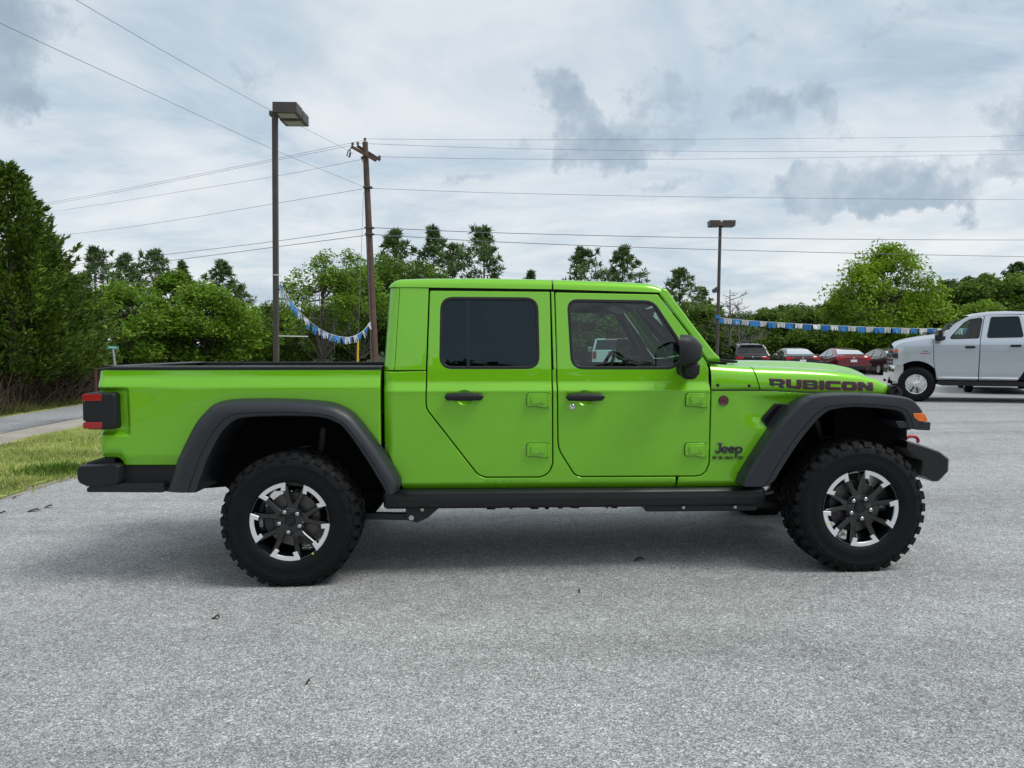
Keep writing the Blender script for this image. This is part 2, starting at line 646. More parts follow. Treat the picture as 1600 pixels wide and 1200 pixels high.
CHROME = pm('chrome', (0.80, 0.80, 0.82), 0.10, 1.0)
NUT = pm('nut_steel', (0.55, 0.55, 0.56), 0.22, 1.0)
DISC = pm('brake_disc', (0.16, 0.15, 0.14), 0.45, 0.8, 0, 0.5, 0.2, 25)
RED = pm('red_lens', (0.36, 0.006, 0.012), 0.12, 0, 0.8, 0.5)
REDP = pm('red_paint', (0.40, 0.008, 0.016), 0.35, 0, 0.1)
AMBER = pm('amber_lens', (0.85, 0.16, 0.006), 0.16, 0, 0.8, 0.5, 0.2, 60)
CLOTH = pm('black_cloth', (0.014, 0.014, 0.016), 0.8, 0, 0, 0.3, 0.2, 50)
GREYPL = pm('grey_plastic', (0.05, 0.052, 0.055), 0.55)
DECAL = pm('decal_grey', (0.040, 0.030, 0.040), 0.38)
DECALR = pm('decal_red', (0.25, 0.035, 0.030), 0.4)
EMBLEM = pm('emblem_grey', (0.055, 0.052, 0.065), 0.35, 0.3)
G_CLEAR = glass('tinted_glass', (0.60, 0.79, 0.73), refl=0.8)
G_DARK = glass('privacy_glass', (0.040, 0.055, 0.066), refl=0.60, gcol=(0.62, 0.86, 1.0))
G_FAR = glass('far_car_glass', (0.13, 0.155, 0.155), refl=0.7)
G_MIRROR = pm('mirror_glass', (0.8, 0.82, 0.84), 0.02, 1.0)
LAMP = pm('lamp_clear', (0.75, 0.77, 0.78), 0.08, 0.6, 0.8)
WHITE = pm('white_paint', (0.78, 0.79, 0.80), 0.35, 0, 0.8, noise=0.03, nscale=3)
# ================================================================== ground
def smooth(a, b, x):
    t = np.clip((x - a) / (b - a), 0, 1)
    return t * t * (3 - 2 * t)


def gh(x, y):
    """height of the lot: it rises gently to the right, level again further out"""
    x, y = np.asarray(x, float), np.asarray(y, float)
    v = x + 1.33
    r = np.where(v > 0, 16 * np.tanh(v / 16), 5 * np.tanh(v / 5))
    return 0.0143 * r * (1 - smooth(22, 42, np.abs(y)))


def sheet(name, poly, off, mat, step=1.0, wob=0.0, kind='structure', seed=1):
    """ground sheet over a polygon of (x, y), following the height of the lot"""
    rg = np.random.default_rng(seed)
    L = resample(poly, step if not wob else min(step, 0.12))
    if area2(L) < 0:
        L = L[::-1]
    if wob:
        k = len(L)
        w = sum(np.sin(np.arange(k) * f + rg.uniform(0, 6)) / (i + 1.2) for i, f in enumerate((0.07, 0.19, 0.43, 0.9, 1.7)))
        L = L + inward(L) * (w * wob)[:, None]
    x0, y0 = L.min(0)
    x1, y1 = L.max(0)
    g = np.array([(x, y) for x in np.arange(x0 + .5 * step, x1, step) for y in np.arange(y0 + .5 * step, y1, step)])
    g = g[in_poly(g, L)] if len(g) else None
    P, T = fill_loops([L], g)
    Z = gh(P[:, 0], P[:, 1]) + off
    me = bpy.data.meshes.new(name)
    me.from_pydata([(a, b, c) for (a, b), c in zip(P.tolist(), Z.tolist())], [], [tuple(t) for t in T.tolist()])
    me.materials.append(mat)
    me.shade_smooth()
    o = link(name, me)
    if kind:
        o['kind'] = kind
    return o


def asphalt(name, lo, mid, hi, tint, scale=120.0, patch=0.16):
    m = bpy.data.materials.new(name)
    m.use_nodes = True
    nt = m.node_tree
    b = nt.nodes['Principled BSDF']
    tc = nt.nodes.new('ShaderNodeTexCoord').outputs['Object']
    wv = NN(nt, 'ShaderNodeTexNoise', {'Vector': tc, 'Scale': 60.0, 'Detail': 2.0})
    wv2 = NN(nt, 'ShaderNodeVectorMath', {0: wv.outputs[1], 'Scale': 0.008}, operation='SCALE').outputs[0]
    tw = NN(nt, 'ShaderNodeVectorMath', {0: tc, 1: wv2}, operation='ADD').outputs[0]
    vo = NN(nt, 'ShaderNodeTexVoronoi', {'Vector': tw, 'Scale': scale, 'Randomness': 1.0})
    sp = NN(nt, 'ShaderNodeSeparateColor', {0: vo.outputs['Color']}).outputs
    stone = ramp(nt, sp[0], [(0.0, lo), (0.30, lo * 1.6), (0.5, mid), (0.8, mid * 1.35), (1.0, hi)])
    vo2 = NN(nt, 'ShaderNodeTexVoronoi', {'Vector': tw, 'Scale': scale * 0.42})
    sp2 = NN(nt, 'ShaderNodeSeparateColor', {0: vo2.outputs['Color']}).outputs
    coarse = ramp(nt, sp2[1], [(0.0, 0.82), (0.5, 1.0), (0.93, 1.06), (1.0, 1.45)])
    col = mixc(nt, 1.0, stone, coarse, 'MULTIPLY')
    gap = ramp(nt, vo.outputs['Distance'], [(0.25, 1.0), (0.65, 0.55)])
    col = mixc(nt, 1.0, col, gap, 'MULTIPLY')
    n1 = NN(nt, 'ShaderNodeTexNoise', {'Vector': tc, 'Scale': 0.55, 'Detail': 6.0, 'Roughness': 0.62, 'Distortion': 0.4}).outputs[0]
    big = ramp(nt, n1, [(0.28, 1 - patch * 1.3), (0.5, 1.0), (0.74, 1 + patch)])
    col = mixc(nt, 1.0, col, big, 'MULTIPLY')
    mp = NN(nt, 'ShaderNodeMapping', {'Vector': tc, 'Rotation': (0, 0, 0.06), 'Scale': (0.12, 1.1, 1)}).outputs[0]
    n2 = NN(nt, 'ShaderNodeTexNoise', {'Vector': mp, 'Scale': 1.1, 'Detail': 4.0, 'Roughness': 0.6}).outputs[0]
    lane = ramp(nt, n2, [(0.36, 0.86), (0.5, 1.0), (0.7, 1.08)])
    col = mixc(nt, 1.0, col, lane, 'MULTIPLY')
    n5 = NN(nt, 'ShaderNodeTexNoise', {'Vector': tc, 'Scale': 7.0, 'Detail': 5.0, 'Roughness': 0.7}).outputs[0]
    col = mixc(nt, 1.0, col, ramp(nt, n5, [(0.3, 0.86), (0.7, 1.12)]), 'MULTIPLY')
    # old dark drips and scuffs
    n3 = NN(nt, 'ShaderNodeTexNoise', {'Vector': tc, 'Scale': 1.7, 'Detail': 3.0, 'Roughness': 0.5}).outputs[0]
    st = ramp(nt, n3, [(0.70, 1.0), (0.80, 0.72)])
    col = mixc(nt, 1.0, col, st, 'MULTIPLY')
    col = mixc(nt, 1.0, col, tint, 'MULTIPLY')
    nt.links.new(col, b.inputs['Base Color'])
    b.inputs['Roughness'].default_value = 0.82
    b.inputs['Specular IOR Level'].default_value = 0.3
    hgt = math_(nt, 'SUBTRACT', 1.0, vo.outputs['Distance'])
    bp = NN(nt, 'ShaderNodeBump', {'Height': hgt, 'Strength': 0.3, 'Distance': 0.0025})
    nt.links.new(bp.outputs[0], b.inputs['Normal'])
    return m


def soil(name, stops, scale=1.3, fine=14.0):
    m = bpy.data.materials.new(name)
    m.use_nodes = True
    nt = m.node_tree
    b = nt.nodes['Principled BSDF']
    tc = nt.nodes.new('ShaderNodeTexCoord').outputs['Object']
    n1 = NN(nt, 'ShaderNodeTexNoise', {'Vector': tc, 'Scale': scale, 'Detail': 6.0, 'Roughness': 0.65}).outputs[0]
    n2 = NN(nt, 'ShaderNodeTexNoise', {'Vector': tc, 'Scale': fine, 'Detail': 4.0, 'Roughness': 0.7}).outputs[0]
    f = math_(nt, 'ADD', math_(nt, 'MULTIPLY', n1, 0.55), math_(nt, 'MULTIPLY', n2, 0.45))
    nt.links.new(ramp(nt, f, stops), b.inputs['Base Color'])
    b.inputs['Roughness'].default_value = 0.95
    b.inputs['Specular IOR Level'].default_value = 0.15
    bp = NN(nt, 'ShaderNodeBump', {'Height': n2, 'Strength': 0.5, 'Distance': 0.03})
    nt.links.new(bp.outputs[0], b.inputs['Normal'])
    return m


A_LOT = asphalt('lot_chip_seal', 0.245, 0.46, 0.78, (0.985, 1.0, 0.992), 160.0, 0.13)
A_ROAD = asphalt('lane_asphalt', 0.26, 0.42, 0.62, (0.98, 1.0, 1.02), 140, 0.08)
SAND = soil('sandy_shoulder', [(0.3, (0.25, 0.225, 0.185)), (0.5, (0.38, 0.35, 0.30)), (0.7, (0.50, 0.47, 0.41))], 1.0, 40)
TURF = soil('turf', [(0.32, (0.12, 0.18, 0.04)), (0.46, (0.23, 0.29, 0.07)), (0.56, (0.38, 0.38, 0.14)), (0.70, (0.52, 0.47, 0.24))], 1.6, 9)
WILD = soil('rough_ground', [(0.3, (0.015, 0.024, 0.008)), (0.5, (0.030, 0.048, 0.016)), (0.7, (0.055, 0.070, 0.028))], 0.4, 3)
CONC = pm('kerb_concrete', (0.42, 0.40, 0.36), 0.9, noise=0.15, nscale=6)

# terrain out to the horizon, kept 5 cm under the made surfaces
xs = [-900, -500, -260, -150, -90, -60] + list(np.arange(-45, 62, 3.0)) + [75, 100, 150, 260, 500, 900]
ys = [-900, -400, -200, -110, -70] + list(np.arange(-48, 72, 3.0)) + [85, 110, 150, 250, 500, 900]


def hill_h(x, y):
    d1 = 47 * np.exp(-((x - 262) / 88) ** 2 - ((y - 300) / 120) ** 2)
    d2 = 9 * np.exp(-((x - 125) / 42) ** 2 - ((y - 300) / 90) ** 2)
    return d1 + d2


V = [(x, y, float(gh(x, y)) - 0.05) for y in ys for x in xs]
nx = len(xs)
F = [(j * nx + i, j * nx + i + 1, (j + 1) * nx + i + 1, (j + 1) * nx + i) for j in range(len(ys) - 1) for i in range(nx - 1)]
tag(MB().add(V, F).build('ground', WILD, None, 60), kind='structure')
hx = np.linspace(-60, 520, 59)
hy = np.linspace(130, 560, 44)
V = [(x, y, float(hill_h(x, y)) - 0.9 + 0.8 * math.sin(x * .05) * math.cos(y * .06)) for y in hy for x in hx]
F = [(j * 59 + i, j * 59 + i + 1, (j + 1) * 59 + i + 1, (j + 1) * 59 + i) for j in range(43) for i in range(58)]
tag(MB().add(V, F).build('hill', WILD, None, 60), kind='structure')

LOT = [(-5.75, -38), (70, -38), (70, 43.6), (-2.0, 43.6), (-5.75, 40)]
sheet('parking_lot', LOT, 0.0, A_LOT, 1.2)


def lane_x(x0, y):
    return x0 - (y - 14) * 0.10


def strip(a, b, y0, y1, n=24):
    Y = np.linspace(y0, y1, n)
    return [(lane_x(a, y), y) for y in Y] + [(lane_x(b, y), y) for y in Y[::-1]]


def const_strip(xa, b, y0, y1, n=24):
    Y = np.linspace(y0, y1, n)
    return [(xa, y) for y in Y] + [(lane_x(b, y), y) for y in Y[::-1]]


sheet('dirt_edge', const_strip(-4.96, -6.2, -30, 40), 0.004, soil('dry_edge_soil', [(0.3, (0.20, 0.175, 0.125)), (0.5, (0.33, 0.30, 0.225)), (0.7, (0.42, 0.40, 0.33))], 2.5, 60), 0.8, 0.09, seed=9)
sheet('grass_strip', const_strip(-5.16, -8.10, -30, 40), 0.012, TURF, 0.8, 0.10, seed=3)
sheet('sand_shoulder', strip(-7.9, -9.02, -30, 60), 0.004, SAND, 1.0, 0.03, seed=4)
sheet('lane', strip(-9.0, -10.75, -30, 60), 0.010, A_ROAD, 1.0, 0.0)
sheet('grass_verge', strip(-10.7, -13.5, -30, 60), 0.006, TURF, 1.0, 0.05, seed=6)
sheet('leaf_litter', strip(-12.3, -19, 4, 60), 0.016, soil('leaf_litter', [(0.3, (0.022, 0.015, 0.010)), (0.5, (0.050, 0.036, 0.024)), (0.7, (0.095, 0.07, 0.048))], 0.9, 12), 1.0, 0.12, seed=8)
# low concrete kerb along the far edge of the lot
m = MB()
kx = np.linspace(-2, 70, 40)
secs = [[(x, 43.6, float(gh(x, 43.6)) - 0.04), (x, 43.6, float(gh(x, 43.6)) + 0.12), (x, 43.64, float(gh(x, 43.6)) + 0.14), (x, 43.8, float(gh(x, 43.6)) + 0.14), (x, 43.8, float(gh(x, 43.6)) - 0.04)] for x in kx]
tag(m.loft(secs, flip=True).build('kerb', CONC, None, 30), kind='structure')


# grass blades
def blades(name, n, region, h0, h1, wid, mat, seed, dens=None, clump=0.0):
    rg = np.random.default_rng(seed)
    P = region(rg, n)
    n = len(P)
    Z = gh(P[:, 0], P[:, 1])
    a = rg.uniform(0, 2 * PI, n)
    h = rg.uniform(h0, h1, n) * (0.55 + 0.9 * rg.random(n) ** 2)
    if clump:
        c = np.sin(P[:, 0] * 3.1 + np.sin(P[:, 1] * 2.3) * 2) * np.sin(P[:, 1] * 2.7 + np.cos(P[:, 0] * 1.9) * 2)
        h *= 1 + clump * np.clip(c, -0.7, 1.4)
    lean = rg.normal(0, 0.5, (n, 2)) * h[:, None]
    dx, dy = np.cos(a) * wid, np.sin(a) * wid
    v = np.empty((n, 3, 3))
    v[:, 0] = np.stack([P[:, 0] - dx, P[:, 1] - dy, Z], 1)
    v[:, 1] = np.stack([P[:, 0] + dx, P[:, 1] + dy, Z], 1)
    v[:, 2] = np.stack([P[:, 0] + lean[:, 0], P[:, 1] + lean[:, 1], Z + h], 1)
    me = bpy.data.meshes.new(name)
    me.vertices.add(n * 3)
    me.vertices.foreach_set('co', v.reshape(-1))
    me.loops.add(n * 3)
    me.loops.foreach_set('vertex_index', np.arange(n * 3, dtype=np.int32))
    me.polygons.add(n)
    me.polygons.foreach_set('loop_start', np.arange(0, n * 3, 3, dtype=np.int32))
    me.update(calc_edges=True)
    me.materials.append(mat)
    return tag(link(name, me), kind='stuff')


G_LAWN = leaf_mat('lawn_blades', (0.125, 0.21, 0.034), (0.285, 0.365, 0.082), (0.58, 0.54, 0.27), 0.25, 0.7, 0.7)
G_WILD = leaf_mat('tall_grass_blades', (0.05, 0.075, 0.018), (0.11, 0.135, 0.035), (0.23, 0.20, 0.10), 0.25, 0.7, 0.5)
G_WEED = leaf_mat('weed_leaves', (0.045, 0.11, 0.012), (0.08, 0.17, 0.02), (0.12, 0.21, 0.03), 0.3, 0.6, 2.0)


def reg_lawn(rg, n):
    y = 5 + 20 * rg.random(n) ** 1.7
    x1 = -5.10 + 0.06 * np.sin(y * 5.1) + 0.09 * np.sin(y * 2.2 + 1) + 0.05 * np.sin(y * 11.3) + rg.normal(0, 0.09, n)
    x0 = lane_x(-8.05, y) + rg.normal(0, 0.08, n) + 0.06 * np.sin(y * 3.7)
    t = rg.random(n)
    return np.stack([x0 + (x1 - x0) * t, y], 1)


def reg_verge(rg, n):
    y = rg.uniform(10, 30, n)
    x1 = lane_x(-10.85, y) - np.abs(rg.normal(0, 0.12, n))
    x0 = lane_x(-12.4, y)
    t = rg.random(n)
    return np.stack([x0 + (x1 - x0) * t, y], 1)


def reg_patch(cx, cy, s):
    def f(rg, n):
        return np.stack([rg.normal(cx, s * 1.3, n), rg.normal(cy, s, n)], 1)
    return f


blades('lawn_grass', 95000, reg_lawn, 0.035, 0.075, 0.0055, G_LAWN, 11, clump=0.35)
blades('verge_grass', 26000, reg_verge, 0.07, 0.20, 0.008, G_WILD, 12, clump=0.6)
blades('weed_patch', 1500, reg_patch(-5.42, 9.15, 0.16), 0.05, 0.11, 0.014, G_WEED, 13)
# ================================================================== trees and shrubs
def rhombi(name, C, A, B, mat, bend=0.25):
    """leaf cards: centres C, half length vectors A, half width vectors B; folded a little along the length"""
    n = len(C)
    N = np.cross(A, B)
    N /= np.maximum(np.linalg.norm(N, axis=1, keepdims=True), 1e-9)
    ln = np.linalg.norm(A, axis=1, keepdims=True)
    v = np.empty((n, 4, 3))
    v[:, 0] = C - A
    v[:, 1] = C - B + N * ln * bend - A * 0.1
    v[:, 2] = C + A
    v[:, 3] = C + B + N * ln * bend - A * 0.1
    me = bpy.data.meshes.new(name)
    me.vertices.add(n * 4)
    me.vertices.foreach_set('co', v.reshape(-1))
    me.loops.add(n * 4)
    me.loops.foreach_set('vertex_index', np.arange(n * 4, dtype=np.int32))
    me.polygons.add(n)
    me.polygons.foreach_set('loop_start', np.arange(0, n * 4, 4, dtype=np.int32))
    me.update(calc_edges=True)
    me.materials.append(mat)
    return me


def unit(v):
    return v / np.maximum(np.linalg.norm(v, axis=1, keepdims=True), 1e-9)


BARK = pm('bark', (0.075, 0.058, 0.045), 0.95, noise=0.35, nscale=9, bump=0.6, bscale=22)
BARK2 = pm('grey_bark', (0.15, 0.135, 0.12), 0.95, noise=0.3, nscale=7, bump=0.5, bscale=20)
DEADTWIG = pm('dead_twig', (0.085, 0.058, 0.042), 0.95, noise=0.4, nscale=3)
L_BRIGHT = leaf_mat('leaf_bright', (0.0745, 0.1629, 0.0191), (0.1584, 0.2923, 0.0339), (0.2699, 0.4162, 0.0636), 0.38, 0.5, 0.7)
L_MAPLE = leaf_mat('leaf_maple', (0.1002, 0.1968, 0.0181), (0.1913, 0.3309, 0.0259), (0.3188, 0.4561, 0.0518), 0.40, 0.5, 0.5)
L_MID = leaf_mat('leaf_mid', (0.0600, 0.1190, 0.0200), (0.1160, 0.2074, 0.0360), (0.1900, 0.2976, 0.0640), 0.33, 0.55, 0.6)
L_DARK = leaf_mat('leaf_far', (0.0401, 0.0789, 0.0245), (0.0765, 0.1404, 0.0416), (0.1276, 0.2019, 0.0680), 0.25, 0.6, 0.25)
L_PINE = leaf_mat('pine_needles', (0.0563, 0.1061, 0.0406), (0.1127, 0.1894, 0.0692), (0.2013, 0.2845, 0.1070), 0.15, 0.6, 0.6)
L_HEDGE = leaf_mat('cedar_spray', (0.0408, 0.0870, 0.0144), (0.0871, 0.1576, 0.0227), (0.1801, 0.2664, 0.0413), 0.22, 0.6, 1.1)


def broad_mesh(seed, h, w, nclump, nleaf, ls, base=0.25, flat=0.6, airy=0.0, top=0.0):
    """(crown points/axes, trunk MB) of a leafy tree of height h and crown width w"""
    rg = np.random.default_rng(seed)
    zc, hz = h * (base + (1 - base) / 2), h * (1 - base) / 2
    cl = []
    for i in range(nclump):
        d = rg.normal(size=3)
        d /= np.linalg.norm(d)
        r = rg.uniform(0.45, 1.0) ** (0.5 + airy)
        d[2] *= 1.0
        sx = w / 2 * r * (1 - 0.30 * max(0, d[2]) - 0.18 * max(0, -d[2]) + top * d[2])
        c = np.array([d[0] * sx, d[1] * sx, zc + d[2] * hz * r * 0.93])
        cl.append((c, w * rg.uniform(0.085, 0.165)))
    cs = []
    per = nleaf // nclump
    for c, r in cl:
        k = int(per * rg.uniform(0.6, 1.4))
        p = rg.normal(size=(k, 3))
        p = unit(p) * (rg.random((k, 1)) ** 0.45) * r * np.array([1.25, 1.25, flat])
        p[:, 2] -= 0.25 * (p[:, 0] ** 2 + p[:, 1] ** 2) / max(r, .1)
        cs.append(c + p)
    C = np.vstack(cs)
    n = len(C)
    d = unit(rg.normal(size=(n, 3)) * np.array([1, 1, 0.45]))
    up = unit(rg.normal(size=(n, 3)) * 0.55 + np.array([0, 0, 1.0]))
    b = unit(np.cross(up, d))
    s = ls * rg.uniform(0.6, 1.35, (n, 1))
    A, B = d * s * 0.5, b * s * 0.27
    # trunk and limbs
    m = MB()
    tr = h * 0.016 + 0.03
    top_z = zc + hz * 0.35
    path = [(0, 0, -0.1), (0.02 * h * rg.normal() * .3, 0.02 * h * rg.normal() * .3, h * base * 0.7), (0.03 * h * rg.normal() * .4, 0.03 * h * rg.normal() * .4, zc), (0, 0, top_z)]
    path = [tuple(q) for q in crom(path, 10)]
    m.tube(path, [tr * (1 - 0.8 * i / 9) for i in range(10)], 8)
    for c, r in cl:
        i = rg.integers(3, 9)
        p0 = np.array(path[i])
        if p0[2] > c[2] + 0.3:
            p0 = np.array(path[3])
        mid = (p0 + c) / 2 + rg.normal(size=3) * 0.05 * h + np.array([0, 0, -0.02 * h])
        m.tube([tuple(q) for q in crom([p0, mid, c], 5)], [tr * .38, tr * .3, tr * .22, tr * .15, tr * .06], 5, caps=False)
    return C, A, B, m


def pine_mesh(seed, h, w, bare=0.25, nb=46, tuft=7, per=13, ls=0.34, lopsided=0.25):
    rg = np.random.default_rng(seed)
    m = MB()
    tr = h * 0.013 + 0.03
    bendx, bendy = rg.normal(0, 0.02 * h), rg.normal(0, 0.02 * h)
    ax = lambda t: np.array([bendx * math.sin(t * 2.4), bendy * math.sin(t * 2.0), h * t])
    m.tube([tuple(ax(t)) for t in np.linspace(-0.01, 0.985, 9)], [tr * (1 - 0.9 * t) for t in np.linspace(0, 1, 9)], 7)
    Cs, As, Bs = [], [], []
    side = rg.uniform(0, 2 * PI)
    for i in range(nb):
        t = bare + (1 - bare) * ((i + rg.random()) / nb) ** 0.92
        a = i * 2.4 + rg.normal(0, 0.4)
        shape = (1 - t) ** 0.72 * (0.75 + 0.5 * min(1, (t - bare) / 0.25)) + 0.05
        L = w / 2 * shape * rg.uniform(0.60, 1.20 if t < 0.8 else 0.95) * (1 + lopsided * math.cos(a - side))
        p0 = ax(t)
        dirv = np.array([math.cos(a), math.sin(a), rg.uniform(-0.12, 0.30) + 0.35 * t])
        pts = [p0, p0 + dirv * L * 0.5 + np.array([0, 0, -0.03 * L]), p0 + dirv * L + np.array([0, 0, 0.10 * L])]
        m.tube([tuple(q) for q in crom(pts, 5)], [tr * .34 * (1 - t * .6), tr * .26 * (1 - t * .6), tr * .2 * (1 - t * .6), tr * .13, tr * .05], 4, caps=False)
        if rg.random() < 0.08 and t < 0.6:
            continue
        for q in range(tuft):
            u = rg.uniform(0.35, 1.05)
            c = p0 + dirv * L * u + np.array([0, 0, 0.10 * L * u * u]) + rg.normal(size=3) * np.array([1, 1, 0.5]) * 0.10 * max(L, .8) * 1.0
            dd = unit(rg.normal(size=(per, 3)) + dirv * 0.5 + np.array([0, 0, 0.55]))
            s = ls * rg.uniform(0.5, 1.2, (per, 1))
            bb = unit(np.cross(dd, rg.normal(size=(per, 3))))
            Cs.append(c + dd * s * 0.5)
            As.append(dd * s * 0.5)
            Bs.append(bb * s * 0.11)
    for q in range(10):
        c = ax(1.0 - 0.02 * q)
        dd = unit(rg.normal(size=(per, 3)) * 0.6 + np.array([0, 0, 0.9]))
        s = ls * rg.uniform(0.6, 1.2, (per, 1))
        bb = unit(np.cross(dd, rg.normal(size=(per, 3))))
        Cs.append(c + dd * s * 0.4); As.append(dd * s * 0.5); Bs.append(bb * s * 0.11)
    return np.vstack(Cs), np.vstack(As), np.vstack(Bs), m


def cedar_mesh(seed, h, r, nb, per, ls, low=0.15):
    """dense feathery evergreen: up-swept branches from a hidden stem, each carrying flat fans of scale sprays; pointed leaders on top"""
    rg = np.random.default_rng(seed)
    m = MB()
    m.tube([(0, 0, -0.1), (0.03, 0, h * 0.5), (0, 0, h * 0.97)], [0.10, 0.07, 0.01], 8)
    Cl, Al, Bl = [], [], []
    for i in range(nb):
        u = ((i + rg.random()) / nb) ** 1.12
        a = i * 2.39996 + rg.normal(0, 0.25)
        prof = min(1.0, (1 - u) ** 0.70 * 1.16) * (0.80 + 0.20 * min(1, u / 0.10))
        L = r * prof * rg.uniform(0.72, 1.14)
        z0 = h * (low + (1 - low) * u) - 0.18 * L
        rise = rg.uniform(0.12, 0.50) * L + 0.16 + 0.25 * u
        q = int(per * (0.35 + 0.65 * prof) * rg.uniform(0.7, 1.3))
        t = 1 - 0.62 * rg.random(q) ** 1.3
        out = np.array([math.cos(a), math.sin(a), 0])
        lat = np.array([-math.sin(a), math.cos(a), 0])
        spread = (0.10 + 0.30 * L) * (1.08 - t)[:, None] * 1.25
        c = out * (L * t)[:, None] + np.array([0, 0, 1.0]) * (z0 + rise * t ** 1.6)[:, None] + lat * rg.normal(0, 0.55, (q, 1)) * spread + np.array([0, 0, 1]) * rg.normal(0, 0.28, (q, 1)) * spread
        sgn = np.sign(((c - out * L) @ lat))[:, None]
        d = unit(out * rg.uniform(0.45, 1.0, (q, 1)) + lat * sgn * rg.uniform(0.0, 0.7, (q, 1)) + np.array([0, 0, 1]) * rg.uniform(0.15, 0.85, (q, 1)) + rg.normal(size=(q, 3)) * 0.16)
        bb = unit(np.cross(d, unit(rg.normal(size=(q, 3)) * 0.6 + np.array([0, 0, 1.0]))))
        s = ls * rg.uniform(0.55, 1.35, (q, 1))
        Cl.append(c + d * s * .4); Al.append(d * s * .5); Bl.append(bb * s * .17)
        if i % 6 == 0:
            m.tube([(0, 0, z0), tuple(out * L * .85 + np.array([0, 0, z0 + rise * .7]))], [0.022, 0.005], 4, caps=False)
    for i in range(30):
        aa, rr = rg.uniform(0, 2 * PI), r * 0.50 * math.sqrt(rg.random())
        z0 = h * (low + (1 - low) * (1 - (rr / r / 1.16) ** (1 / .70))) - 0.25
        ln = rg.uniform(0.45, 0.95)
        q = int(ln * 80)
        tt = rg.random(q)
        cc = np.stack([math.cos(aa) * rr + rg.normal(0, .03, q) * (1.2 - tt), math.sin(aa) * rr + rg.normal(0, .03, q) * (1.2 - tt), z0 + tt * ln], 1)
        dd = unit(rg.normal(size=(q, 3)) * np.array([1, 1, .4]) + np.array([0, 0, 0.8]))
        ss = ls * (1.2 - tt[:, None] * 0.75) * rg.uniform(.6, 1.2, (q, 1))
        bb = unit(np.cross(dd, rg.normal(size=(q, 3))))
        Cl.append(cc + dd * ss * .45); Al.append(dd * ss * .5); Bl.append(bb * ss * .15)
    return np.vstack(Cl), np.vstack(Al), np.vstack(Bl), m


PROTO = {}


def proto(key, made, leafmat, barkmat=BARK):
    C, A, B, m = made
    PROTO[key] = (rhombi('crown', C, A, B, leafmat), m.mesh('trunk', barkmat, 60))


def at(px, d):
    """ground position seen at column px of the 1600-wide photograph, d metres away"""
    x = (px - 800) / 1202 * d
    return x, d


def plant(name, key, x, y, sc, rz, label, cat, group=None, z=None, sz=None):
    cr, tr = PROTO[key]
    zz = float(gh(x, y)) - 0.05 if z is None else z
    o = empty(name, (x, y, zz), rz, label, cat, group)
    o.scale = (sc, sc, sc if sz is None else sz)
    link('crown', cr, o)
    link('trunk', tr, o)
    return o


# ---- the clipped-looking evergreens beside the lane
proto('cedar_a', cedar_mesh(3, 5.8, 2.0, 330, 95, 0.165), L_HEDGE)
proto('cedar_b', cedar_mesh(8, 4.4, 1.8, 270, 90, 0.155), L_HEDGE)
CED = [('cedar_a', -14.9, 17.4, 1.08, 0.3, 'tall dark feathery evergreen nearest the camera, cut by the left edge'),
       ('cedar_a', -12.45, 19.2, 0.985, 2.2, 'tallest dark evergreen of the hedge, rising above the grass verge'),
       ('cedar_b', -13.05, 21.3, 1.03, 1.0, 'rounded dark evergreen in the hedge, lower than its tall neighbour'),
       ('cedar_b', -13.75, 23.2, 0.80, 4.0, 'low dark evergreen at the end of the hedge, beside the green street sign')]
for k, x, y, s, rz, lb in CED:
    plant('evergreen_shrub', k, x, y, s, rz, lb, 'evergreen shrub', 'evergreens in the hedge by the lane')
# bare brown lower growth under the hedge
rg = np.random.default_rng(21)
m = MB()
for i in range(1500):
    y = rg.uniform(14, 25.5)
    x = rg.uniform(-13.6, -11.75) - (y - 19) * 0.08
    z = float(gh(x, y))
    hh = rg.uniform(0.35, 1.05)
    m.tube([(x, y, z), (x + rg.normal(0, .18), y + rg.normal(0, .18), z + hh * .6), (x + rg.normal(0, .3), y + rg.normal(0, .3), z + hh)], [0.013, 0.009, 0.003], 3, caps=False)
tag(m.build('hedge_twigs', DEADTWIG, None, 60), kind='stuff')
rg = np.random.default_rng(22)
n = 9000
C = np.stack([rg.uniform(-13.8, -12.0, n), rg.uniform(14, 25.5, n), rg.uniform(0.0, 1.0, n) ** 0.8 * 0.95], 1)
C[:, 0] -= (C[:, 1] - 19) * 0.08
C[:, 2] += gh(C[:, 0], C[:, 1])
d = unit(rg.normal(size=(n, 3)))
b = unit(np.cross(d, rg.normal(size=(n, 3))))
s = rg.uniform(0.06, 0.15, (n, 1))
tag(link('dead_foliage', rhombi('dead_foliage', C, d * s * .5, b * s * .16, leaf_mat('dead_spray', (0.026, 0.017, 0.011), (0.055, 0.036, 0.023), (0.10, 0.07, 0.045), 0.1, 0.9, 1.0))), kind='stuff')

